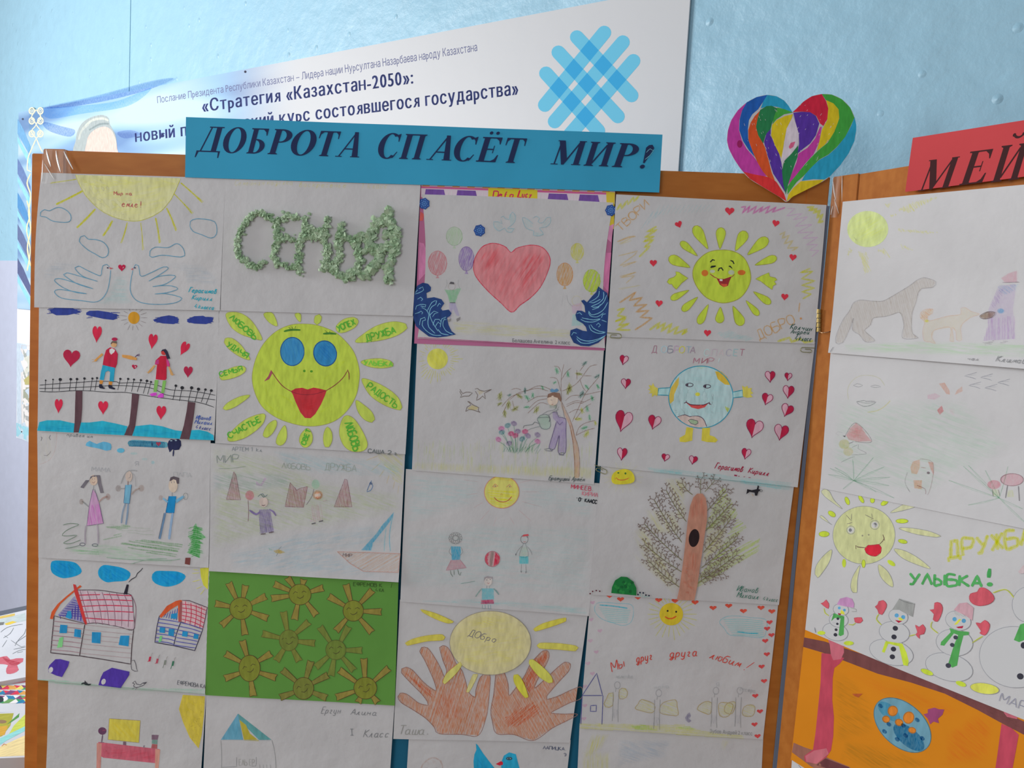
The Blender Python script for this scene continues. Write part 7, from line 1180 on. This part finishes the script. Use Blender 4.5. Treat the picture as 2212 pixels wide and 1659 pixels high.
for q in ([375, 1122, 280, 1060, 190, 990, 160, 940, 190, 920, 240, 940, 290, 1030], [860, 1160, 930, 1110, 1020, 1065, 1110, 1072, 1125, 1095, 1000, 1135], [270, 1282, 200, 1240, 145, 1200, 160, 1185, 200, 1215, 240, 1260]): s.part('drawn_ray').f(q, (205, 207, 176), 'm', True).l(q, 1, GP, cl=True)
s.part('drawn_ray', 'short bright lime rays')
for cx, cy, rx, ry, r in ((423, 1040, 42, 20, 68), (565, 1022, 44, 18, 58), (678, 1035, 22, 26, 0), (800, 1060, 40, 22, -30), (268, 1172, 42, 24, 35), (190, 1375, 52, 28, 0), (978, 1244, 62, 22, 0), (985, 1450, 46, 20, 12), (590, 1675, 18, 40, 0)): s.e(cx, cy, rx, ry, LY, rot=r).eo(cx, cy, rx, ry, .9, (150, 160, 80), rot=r)
s.z(1700, 1120, .23146)
s.e(535, 415, 18, 40, LY).e(975, 415, 42, 20, LY, rot=35)
s.part('lettering', 'lime capitals').t('ДРУЖБА', 1510, 370, 2290, 235, 150, 8, (216, 230, 110), 'c', slant=.1)
s.t('ДРУЖБА', 1510, 368, 2290, 233, 150, 1, (170, 178, 110), 'c', slant=.1)
s.part('lettering', 'green capitals').t('УЛЫБКА', 1145, 610, 1820, 635, 100, 5.6, (84, 170, 100)).l([1895, 465, 1890, 500, 1885, 550], 9, (70, 158, 90)).e(1895, 612, 28, 20, (80, 168, 96))
MT = (208, 92, 110)
def sm_(heads, balls, mitts, arms, eyes, btns, nose, lab):
    s.part('drawn_snowman', lab)
    for b in balls + heads: s.e(*b[:4], (196, 197, 207), 'f', rot=b[4]).eo(*b[:4], 1.1, (150, 152, 165), rot=b[4])
    for a in arms: s.l(a, 2.2, (210, 218, 80)).l(a, .8, (140, 145, 90))
    for m_ in mitts: s.f(m_, MT, 'm', True).l(m_, .9, (170, 100, 115), 'c', cl=True)
    for x, y, r in eyes: s.e(x, y, r, r, (92, 162, 212))
    s.f(nose, (222, 220, 80))
    for x, y, r in btns: s.e(x, y, r, r * .9, (58, 58, 72), rot=20)
GS = (84, 165, 92)
sm_([(508, 848, 72, 55, 10)], [(455, 1055, 120, 80, 15), (487, 945, 88, 68, 5)], [[320, 790, 345, 780, 370, 755, 395, 790, 390, 838, 350, 815], [630, 925, 660, 920, 700, 920, 712, 950, 690, 972, 640, 965]], [[350, 835, 360, 880, 395, 905], [580, 985, 620, 990, 645, 972]], [(493, 832, 13), (541, 852, 13)], [(480, 932, 13), (475, 980, 12), (463, 1035, 14), (457, 1082, 18)], [510, 850, 535, 865, 545, 895, 500, 885], 'small snowman with violet cap')
s.f([470, 800, 500, 745, 560, 730, 610, 745, 632, 790, 628, 830, 560, 820], (196, 145, 198)).l([600, 830, 650, 845, 652, 865, 610, 865], 1, GP).f([418, 955, 440, 880, 480, 895, 540, 910, 535, 1080, 505, 1095, 485, 1085, 505, 930, 450, 925], GS).f([480, 880, 510, 885, 505, 900, 485, 895], (150, 40, 60)).e(480, 932, 13, 12, (58, 58, 72)).e(480, 1082, 1, 1, GS)
s.e(325, 1065, 38, 18, LY).e(580, 1160, 46, 20, LY)
sm_([(1042, 912, 90, 70, 18)], [(978, 1245, 208, 115, 15), (1005, 1060, 142, 100, 12)], [[825, 820, 850, 800, 860, 770, 900, 760, 935, 800, 920, 850, 890, 895, 860, 885, 850, 850], [1200, 990, 1235, 1010, 1270, 985, 1295, 1020, 1280, 1075, 1240, 1085, 1240, 1120, 1205, 1080, 1220, 1060]], [[860, 890, 838, 935, 885, 990], [1145, 1095, 1200, 1080]], [(1027, 902, 19), (1088, 918, 19)], [(1015, 1022, 25), (1003, 1102, 25), (998, 1215, 25), (988, 1287, 25)], [1040, 925, 1065, 920, 1095, 945, 1055, 950], 'snowman with grey bucket hat')
s.f([985, 850, 1050, 745, 1195, 790, 1175, 915, 1110, 885, 1050, 850], (158, 160, 165)).l([1050, 750, 1100, 775, 1195, 800], 1, (120, 122, 130)).f([1012, 945, 1080, 955, 1045, 972], (170, 36, 62)).f([890, 1240, 925, 1140, 1080, 1165, 1120, 1250, 1140, 1330, 1130, 1372, 1090, 1365, 1050, 1190, 950, 1165, 915, 1250], LY).e(998, 1215, 25, 22, (58, 58, 72), rot=20)
sm_([(1600, 950, 120, 88, 15)], [(1515, 1385, 225, 125, 15), (1565, 1155, 172, 125, 8)], [[1335, 850, 1375, 845, 1380, 785, 1430, 785, 1455, 830, 1440, 900, 1405, 960, 1365, 940, 1375, 890], [1765, 970, 1810, 975, 1850, 945, 1895, 985, 1880, 1050, 1845, 1088, 1800, 1065, 1815, 1050]], [[1358, 960, 1345, 1010, 1410, 1068], [1730, 1158, 1780, 1125, 1828, 1095]], [(1567, 937, 20), (1653, 952, 20)], [], [1560, 990, 1610, 935, 1630, 940, 1590, 985], 'snowman with pink hat and green scarf')
s.f([1560, 850, 1610, 790, 1680, 780, 1745, 830, 1732, 950, 1680, 910], (205, 165, 182)).h([1565, 870, 1600, 860, 1690, 920, 1570, 900], 40, 14, 2, (160, 160, 165), 'c').f([1580, 1010, 1650, 998, 1640, 1022, 1600, 1022], (185, 50, 80)).f([1520, 1020, 1600, 1045, 1700, 1055, 1698, 1085, 1650, 1090, 1620, 1200, 1590, 1370, 1545, 1390, 1505, 1360, 1560, 1180, 1600, 1085, 1560, 1070, 1470, 1185, 1435, 1180, 1440, 1150, 1530, 1060], GS)
for x, y, r in ((1577, 1108, 22), (1545, 1178, 22), (1508, 1370, 26)): s.e(x, y, r, r * .85, (70, 72, 88), rot=20)
s.e(1310, 1430, 62, 24, LY, rot=22).e(1625, 1540, 50, 22, LY, rot=20).eo(1310, 1430, 62, 24, .8, GP, rot=22)
sm_([(2250, 800, 145, 165, 0)], [(2130, 1290, 332, 285, 8)], [[1705, 750, 1715, 700, 1780, 680, 1800, 645, 1850, 645, 1910, 690, 1940, 745, 1900, 790, 1810, 812, 1740, 795]], [[1925, 690, 2045, 660, 2120, 735]], [], [(2180, 1470, 32)], [2250, 800, 2252, 800, 2252, 802], 'large snowman with red mitten')
s.f([2160, 495, 2200, 440, 2300, 380, 2300, 500, 2180, 512], (196, 180, 190)).f([2180, 985, 2260, 960, 2290, 1100, 2170, 1150, 2120, 1130], GS).e(2210, 1180, 26, 30, (58, 58, 72))
s.z(1680, 1320, .2405).part('lettering', 'pencil capitals').t('МАРИЯ', 1990, 805, 2400, 960, 75, 1.5, (140, 140, 165)).e(1860, 693, 130, 48, (216, 222, 100), rot=8).eo(1860, 693, 130, 48, 1, GP, rot=8).l([335, 145, 345, 190], 1.1, PEN); s.flush()
# ---- orange painting
DREF = (205, 200, 200)
ORM = paper_mat('orange_paint_base', (.90, .31, .010), .12)
s = sdraw('orange watercolour with pink and brown frame and a spotted blue egg shape', [(1740, 1359), (2330, 1600), (2300, 2010), (1709, 1640)], 3.6, m=ORM, curl=0, bow=(-8, 0, 0, 0))
s.z(1680, 1320, .2405)
s.part('paint_wash', 'uneven orange and ochre washes').h([500, 500, 700, 620, 850, 820, 880, 1100, 700, 1150, 520, 1200, 500, 900], 20, 20, 2, (186, 188, 200), 'p').h([1500, 1100, 1800, 900, 1950, 1000, 1900, 1350, 1500, 1400], 30, 20, 2, (204, 176, 200), 'p').h([600, 1150, 1100, 1250, 1500, 1400, 900, 1450, 550, 1330], 20, 20, 2, (180, 186, 200), 'p').h([560, 520, 1100, 650, 1700, 900, 1500, 960, 900, 760], 20, 20, 2, (204, 180, 200), 'p')
BW = (122, 72, 72); BW2 = (158, 104, 90)
s.part('painted_bar', 'brown upper bar').f([240, 235, 420, 270, 600, 330, 900, 430, 1200, 520, 1500, 630, 1800, 780, 2000, 890, 2250, 1010, 2250, 1130, 2000, 1000, 1800, 890, 1500, 740, 1200, 640, 900, 560, 600, 445, 400, 370, 230, 320], BW, 't').h([240, 260, 600, 370, 1200, 570, 1800, 820, 2250, 1050, 2250, 1090, 1800, 860, 1200, 610, 600, 410, 240, 300], 22, 16, 2.4, BW2, 'p')
s.part('painted_bar', 'brown lower bar').f([145, 1180, 240, 1220, 330, 1250, 460, 1320, 640, 1395, 800, 1500, 700, 1600, 300, 1390, 130, 1265], BW2, 't').f([430, 1320, 640, 1400, 760, 1500, 350, 1380], (112, 62, 66), 't')
PKB = (196, 74, 94)
s.part('painted_post', 'pink painted post').f([395, 375, 480, 385, 600, 420, 560, 470, 510, 510, 495, 600, 490, 800, 505, 950, 500, 1120, 480, 1250, 440, 1310, 350, 1370, 250, 1350, 240, 1300, 320, 1240, 340, 1100, 360, 900, 385, 650], PKB, 't').f([445, 225, 520, 235, 595, 290, 598, 370, 570, 430, 500, 440, 480, 390, 470, 300], (206, 108, 124), 't').f([250, 1300, 330, 1250, 440, 1230, 460, 1280, 350, 1370, 260, 1350], (206, 112, 124), 't')
s.part('painted_post', 'pink painted post').f([2010, 1010, 2100, 1050, 2165, 1110, 2140, 1250, 2110, 1410, 2080, 1500, 1950, 1450, 1975, 1280], PKB, 't').f([2050, 860, 2165, 905, 2150, 970, 2060, 950, 2030, 910], (206, 108, 124), 't')
s.part('painted_egg', 'blue oval with orange rings').e(1122, 1022, 300, 190, (112, 158, 178), 't', rot=42).e(1000, 900, 120, 60, (138, 178, 192), 'c', rot=40).e(1180, 1130, 170, 80, (88, 138, 165), 'c', rot=40).eo(1122, 1022, 300, 190, 1.6, (84, 118, 130), rot=42)
for cx, cy, rx, ry in ((1035, 895, 42, 44), (1178, 955, 46, 52), (975, 970, 32, 28), (1092, 998, 34, 28), (1210, 1068, 32, 24)): s.e(cx, cy, rx, ry, (226, 132, 46), rot=20).eo(cx, cy, rx, ry, 2.2, (178, 112, 50), rot=20)
for cx, cy in ((925, 850), (1000, 1015), (1255, 975), (1150, 1115), (1300, 1140), (1075, 1150), (960, 1080), (1130, 1025)): s.e(cx, cy, 24, 17, (82, 118, 150), 'c', rot=40)
s.part('painted_leaf', 'purple leaf').f([1310, 925, 1350, 915, 1350, 880, 1410, 865, 1450, 880, 1497, 882, 1480, 930, 1440, 965, 1450, 1005, 1400, 990, 1370, 1015, 1350, 965], (160, 74, 118), 't')
s.part('painted_leaf').f([670, 742, 765, 740, 725, 775, 690, 762], (190, 92, 50)); s.flush()
DREF = (198, 198, 206)
s = sdraw('white sheet showing as a corner below the orange watercolour', [(1712, 1630), (2300, 1985), (2290, 2250), (1690, 1960)], 4.6, curl=0)
s.z(1680, 1320, .2405); s.part('pencil_line').l([190, 1380, 215, 1410], 1.1, PEN); s.flush()
# ================================================================ banners and paper heart
REF[0] = (178, 175, 181)
def card(name, col):
    return paper_mat(name, col, .04)
bn = Sheet('blue_banner', 'turquoise blue paper banner with bold black Russian lettering above the drawings', 'banner', MAIN, [(402, 253), (1431, 291), (1424, 416), (400, 383)], .0080, card('turquoise_card', (.055, .48, .78)), curl=0, wave=.0009)
INK = (32, 42, 78)
for ch, x0, x1 in (('Д', 424, 486), ('О', 482, 533), ('Б', 532, 582), ('Р', 578, 632), ('О', 629, 684), ('Т', 689, 737), ('А', 724, 776), ('С', 817, 868), ('П', 862, 924), ('А', 921, 975), ('С', 981, 1034), ('Ё', 1028, 1086), ('Т', 1092, 1139)):
    yb = 328.5 + (x0 - 450) * .0362; serif(bn, ch, x0, x1, yb, 55 - (x0 - 450) * .002, .036, INK)
for ch, x0, x1 in (('М', 1189, 1268), ('И', 1260, 1330), ('Р', 1321, 1380), ('!', 1382, 1413)):
    yb = 355 + (x0 - 1187) * .045; serif(bn, ch, x0, x1, yb, 52, .036, INK)
bn.part('highlight_line').l([1396, 330, 1404, 322, 1411, 326], 1, (110, 170, 190)).l([1393, 345, 1404, 336, 1412, 325], 1, (110, 170, 190)).flush()

REF[0] = (198, 198, 206)
rb = Sheet('red_banner', 'red paper banner with bold black Russian letters above the side panel', 'banner', SIDE, [(1972, 298), (2500, 215), (2500, 345), (1956, 415)], .0085, card('red_card', (.70, .075, .085)), curl=0, wave=.0009)
RI = (62, 34, 38)
for ch, x0, x1, yb, h in (('М', 1983, 2074, 413.5, 64), ('Е', 2072, 2146, 401, 70), ('Й', 2140, 2226, 395, 76), ('І' if False else 'П', 2232, 2300, 380, 80)):
    serif(rb, ch, x0, x1, yb, h, -.125, RI, .36)
rb.flush()
# heart: card cut to outline with coloured crescents
HO_ = [880, 1415, 800, 1360, 600, 1240, 440, 1140, 330, 1020, 250, 900, 190, 780, 168, 680, 180, 560, 220, 440, 300, 320, 400, 230, 520, 165, 650, 138, 760, 155, 850, 205, 905, 270, 950, 345, 1000, 300, 1080, 220, 1180, 155, 1300, 128, 1420, 135, 1540, 190, 1640, 290, 1700, 430, 1712, 560, 1690, 690, 1620, 840, 1520, 980, 1400, 1110, 1280, 1190, 1100, 1280, 960, 1350]
REF[0] = (178, 175, 181)
class HeartCard(Sheet):
    def __init__(s):
        s.pl, s.d, s.curl, s.wave, s.lay, s.cur, s.ph = MAIN, .0095, 0, 0, 0, None, 0
        s.Z = (1540, 180, .18081); s.o = MAIN.at(1708, 320, s.d); s.inv = MAIN.mat.transposed(); s.ux = (-.1, .1); s.vy = (-.1, .1)
        P = [s.loc(x, y) for x, y in catmull(s.X(HO_), True, 4)]
        bm = bmesh.new(); A = [bm.verts.new(p) for p in P]; B = [bm.verts.new((p.x, p.y, p.z - .0006)) for p in P]
        bm.faces.new(A); bm.faces.new(B[::-1])
        for i in range(len(A)): bm.faces.new([A[i], B[i], B[(i + 1) % len(A)], A[(i + 1) % len(A)]])
        bmesh.ops.recalc_face_normals(bm, faces=bm.faces); bmesh.ops.triangulate(bm, faces=bm.faces)
        me = bpy.data.meshes.new('paper_heart'); bm.to_mesh(me); bm.free(); s.ob = link('paper_heart', me, [PAPER], None, s.o, MAIN.mat)
        tag(s.ob, 'large heart cut from paper in rainbow crescents, standing up over the stand top', 'heart'); s.lay = .00012
hc = HeartCard()
RD_, BL_, TQ, GRN, DG, VI, MG, YEL, ORG = (188, 36, 62), (32, 84, 165), (40, 142, 182), (62, 146, 62), (38, 112, 72), (80, 48, 148), (176, 58, 150), (214, 172, 36), (222, 78, 40)
for q, c, nm in (
    ([400, 230, 520, 165, 650, 138, 600, 220, 540, 310, 470, 370, 430, 440, 418, 540, 420, 660, 470, 800, 500, 880, 430, 800, 360, 690, 315, 560, 320, 430, 350, 320], BL_, 'blue'),
    ([650, 138, 760, 155, 850, 205, 905, 270, 950, 345, 880, 320, 780, 285, 680, 268, 570, 300, 600, 220], TQ, 'turquoise'),
    ([400, 232, 300, 320, 220, 440, 180, 560, 168, 680, 190, 780, 250, 900, 330, 1020, 365, 1060, 480, 1090, 620, 1110, 640, 1110, 560, 980, 490, 880, 400, 780, 345, 680, 312, 560, 315, 440, 345, 330], MG, 'magenta'),
    ([360, 1055, 480, 1085, 640, 1115, 700, 1130, 760, 1180, 850, 1320, 880, 1412, 800, 1360, 600, 1240, 440, 1140], (204, 48, 52), 'red'),
    ([565, 325, 500, 390, 450, 470, 422, 560, 425, 680, 480, 830, 540, 960, 600, 1060, 650, 1115, 740, 1160, 700, 1060, 660, 900, 620, 760, 560, 640, 520, 540, 530, 440], ORG, 'orange'),
    ([565, 318, 640, 272, 700, 268, 770, 300, 740, 390, 705, 480, 690, 545, 630, 620, 600, 720, 540, 620, 515, 520, 535, 410], DG, 'dark green'),
    ([770, 290, 860, 310, 955, 350, 850, 370, 760, 430, 710, 490, 730, 400], GRN, 'green'),
    ([690, 545, 690, 620, 740, 740, 790, 840, 820, 960, 840, 1100, 860, 1300, 800, 1200, 720, 1080, 670, 920, 630, 780, 610, 700, 640, 600], VI, 'violet'),
    ([955, 368, 860, 390, 760, 440, 705, 500, 695, 620, 740, 740, 790, 840, 820, 900, 850, 700, 880, 540, 940, 420], YEL, 'yellow'),
    ([955, 400, 880, 540, 850, 720, 820, 880, 822, 990, 870, 900, 950, 830, 1020, 720, 1030, 620, 1000, 500], (206, 184, 200), 'pale pink'),
    ([960, 352, 1060, 340, 1160, 345, 1230, 390, 1270, 480, 1230, 620, 1160, 720, 1080, 780, 1010, 840, 1030, 720, 1025, 600, 990, 480], VI, 'violet'),
    ([950, 345, 1000, 300, 1080, 220, 1180, 155, 1300, 128, 1350, 210, 1378, 300, 1370, 420, 1320, 510, 1280, 480, 1235, 390, 1160, 345, 1060, 338], RD_, 'red'),
    ([1352, 200, 1440, 240, 1500, 310, 1512, 400, 1480, 520, 1420, 640, 1330, 740, 1240, 810, 1270, 700, 1300, 560, 1365, 440, 1378, 300], YEL, 'yellow'),
    ([1300, 128, 1420, 135, 1540, 190, 1640, 290, 1690, 410, 1640, 520, 1580, 640, 1480, 760, 1380, 850, 1270, 910, 1170, 1010, 1080, 1110, 1000, 1180, 940, 1260, 890, 1330, 890, 1240, 940, 1160, 1040, 1040, 1160, 900, 1260, 800, 1370, 710, 1450, 580, 1510, 420, 1500, 310, 1440, 240, 1350, 200], GRN, 'green'),
    ([1692, 405, 1712, 500, 1712, 560, 1690, 690, 1620, 840, 1520, 980, 1400, 1110, 1330, 1150, 1200, 1145, 1060, 1165, 1100, 1090, 1180, 1000, 1270, 915, 1380, 855, 1480, 765, 1580, 640, 1650, 510], TQ, 'blue'),
    ([1330, 1150, 1280, 1190, 1100, 1280, 960, 1350, 880, 1412, 900, 1330, 960, 1250, 1050, 1170, 1200, 1160], YEL, 'yellow'),
    ([1300, 520, 1270, 700, 1200, 850, 1100, 960, 1000, 1090, 900, 1210, 940, 1080, 1000, 940, 1020, 840, 1130, 770, 1220, 660, 1280, 520], MG, 'magenta'),
    ([1020, 740, 1010, 880, 980, 960, 940, 1080, 900, 1200, 870, 1330, 840, 1200, 825, 1050, 850, 930, 930, 850], DG, 'dark green')):
    hc.part('heart_segment', nm + ' crayon segment').f(q, c, 'm')
hc.part('heart_segment', 'small dark red spots').e(320, 725, 32, 45, (140, 30, 90)).f([905, 760, 930, 710, 985, 695, 960, 760, 920, 785], (200, 90, 130))
hc.part('crayon_gap', 'pale gaps in the colouring', kind='stuff')
random.seed(5)
for i in range(70):
    a = random.random() * 6.28; r = random.random() ** .5; x, y = 930 + 620 * r * math.cos(a), 640 + 420 * r * math.sin(a)
    if abs(x - 930) > 760 - max(0, y - 500) * 1.0: continue
    t = 1.2 if x < 930 else -.9; L = random.uniform(10, 32); hc.l([x, y, x + L * math.cos(t), y + L * math.sin(t)], .8, (205, 190, 200))
hc.flush()
# ================================================================ paper clips and clear tape
WIRE = plain('clip_wire', (.42, .42, .22), .35, .85)
def clip(x, y, sx, rot, label, pl=MAIN, d=.0085):
    c = math.cos(math.radians(rot)); n_ = math.sin(math.radians(rot)); P = []
    pts = [(-16, -5), (10, -5)] + [(10 + 5 * math.sin(t), -5 * math.cos(t)) for t in (0.5, 1.2, 1.9, 2.6)] + [(9, 5), (-6, 5)] + [(-6 - 3.2 * math.sin(t), 1.8 + 3.2 * math.cos(t)) for t in (0.5, 1.5, 2.5)] + [(-5, -1.6), (5, -1.6)]
    o = pl.at(x, y, d); inv = pl.mat.transposed()
    for a, b in pts:
        a *= sx; P.append(inv @ (pl.at(x + a * c - b * n_, y + a * n_ + b * c, d) - o))
    ob = tube('paper_clip', P, .00055, WIRE); ob.location = o; ob.rotation_euler = pl.mat.to_euler(); tag(ob, label, 'paper clip')
clip(1327, 725, 1, 4, 'gold wire paper clip at the lower left corner of the laughing sun drawing')
clip(1744, 756, -1, 3, 'gold wire paper clip at the upper right corner of the globe drawing')
clip(1297, 1015, 1, 24, 'brown wire paper clip at the upper left corner of the tree drawing')
def tape_mat():
    m = bpy.data.materials.new('clear_tape'); m.use_nodes = True; nt = m.node_tree; b = nt.nodes['Principled BSDF']
    b.inputs['Base Color'].default_value = (.9, .9, .88, 1); b.inputs['Roughness'].default_value = .08; b.inputs['Specular IOR Level'].default_value = .9
    b.inputs['Alpha'].default_value = .16; b.inputs['Coat Weight'].default_value = 1; b.inputs['Coat Roughness'].default_value = .05; return m
TAPE = tape_mat()
FOLD_GLINT = plain('tape_fold_glint', (.92, .90, .88), .2)  # near-white colour stands in for light streaks along the tape folds
def tape(pl, quad, label, folds, d=.0105):
    o = pl.at(quad[0][0], quad[0][1], d); inv = pl.mat.transposed(); bm = bmesh.new(); n, k = 16, 14; g = []
    for j in range(k + 1):
        for i in range(n + 1):
            a, b = i / n, j / k
            x = (quad[0][0] * (1 - a) + quad[1][0] * a) * (1 - b) + (quad[3][0] * (1 - a) + quad[2][0] * a) * b; y = (quad[0][1] * (1 - a) + quad[1][1] * a) * (1 - b) + (quad[3][1] * (1 - a) + quad[2][1] * a) * b
            p = inv @ (pl.at(x, y, d) - o); p.z += .0009 * math.sin(a * 11 + b * 3); g.append(bm.verts.new(p))
    for j in range(k):
        for i in range(n): bm.faces.new([g[j * (n + 1) + i], g[(j + 1) * (n + 1) + i], g[(j + 1) * (n + 1) + i + 1], g[j * (n + 1) + i + 1]]).smooth = True
    me = bpy.data.meshes.new('clear_tape'); bm.to_mesh(me); bm.free(); t = link('clear_tape', me, [TAPE], None, o, pl.mat); tag(t, label, 'tape')
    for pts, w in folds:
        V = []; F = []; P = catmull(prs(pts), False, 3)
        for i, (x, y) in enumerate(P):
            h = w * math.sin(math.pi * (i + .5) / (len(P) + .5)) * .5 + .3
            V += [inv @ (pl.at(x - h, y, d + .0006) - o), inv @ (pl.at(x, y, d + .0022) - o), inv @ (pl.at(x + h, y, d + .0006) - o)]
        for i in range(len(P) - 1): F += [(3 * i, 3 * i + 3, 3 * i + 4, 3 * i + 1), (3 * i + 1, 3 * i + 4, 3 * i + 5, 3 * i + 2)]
        fm = bpy.data.meshes.new('fold'); fm.from_pydata(V, [], F); link('fold', fm, [FOLD_GLINT], t)
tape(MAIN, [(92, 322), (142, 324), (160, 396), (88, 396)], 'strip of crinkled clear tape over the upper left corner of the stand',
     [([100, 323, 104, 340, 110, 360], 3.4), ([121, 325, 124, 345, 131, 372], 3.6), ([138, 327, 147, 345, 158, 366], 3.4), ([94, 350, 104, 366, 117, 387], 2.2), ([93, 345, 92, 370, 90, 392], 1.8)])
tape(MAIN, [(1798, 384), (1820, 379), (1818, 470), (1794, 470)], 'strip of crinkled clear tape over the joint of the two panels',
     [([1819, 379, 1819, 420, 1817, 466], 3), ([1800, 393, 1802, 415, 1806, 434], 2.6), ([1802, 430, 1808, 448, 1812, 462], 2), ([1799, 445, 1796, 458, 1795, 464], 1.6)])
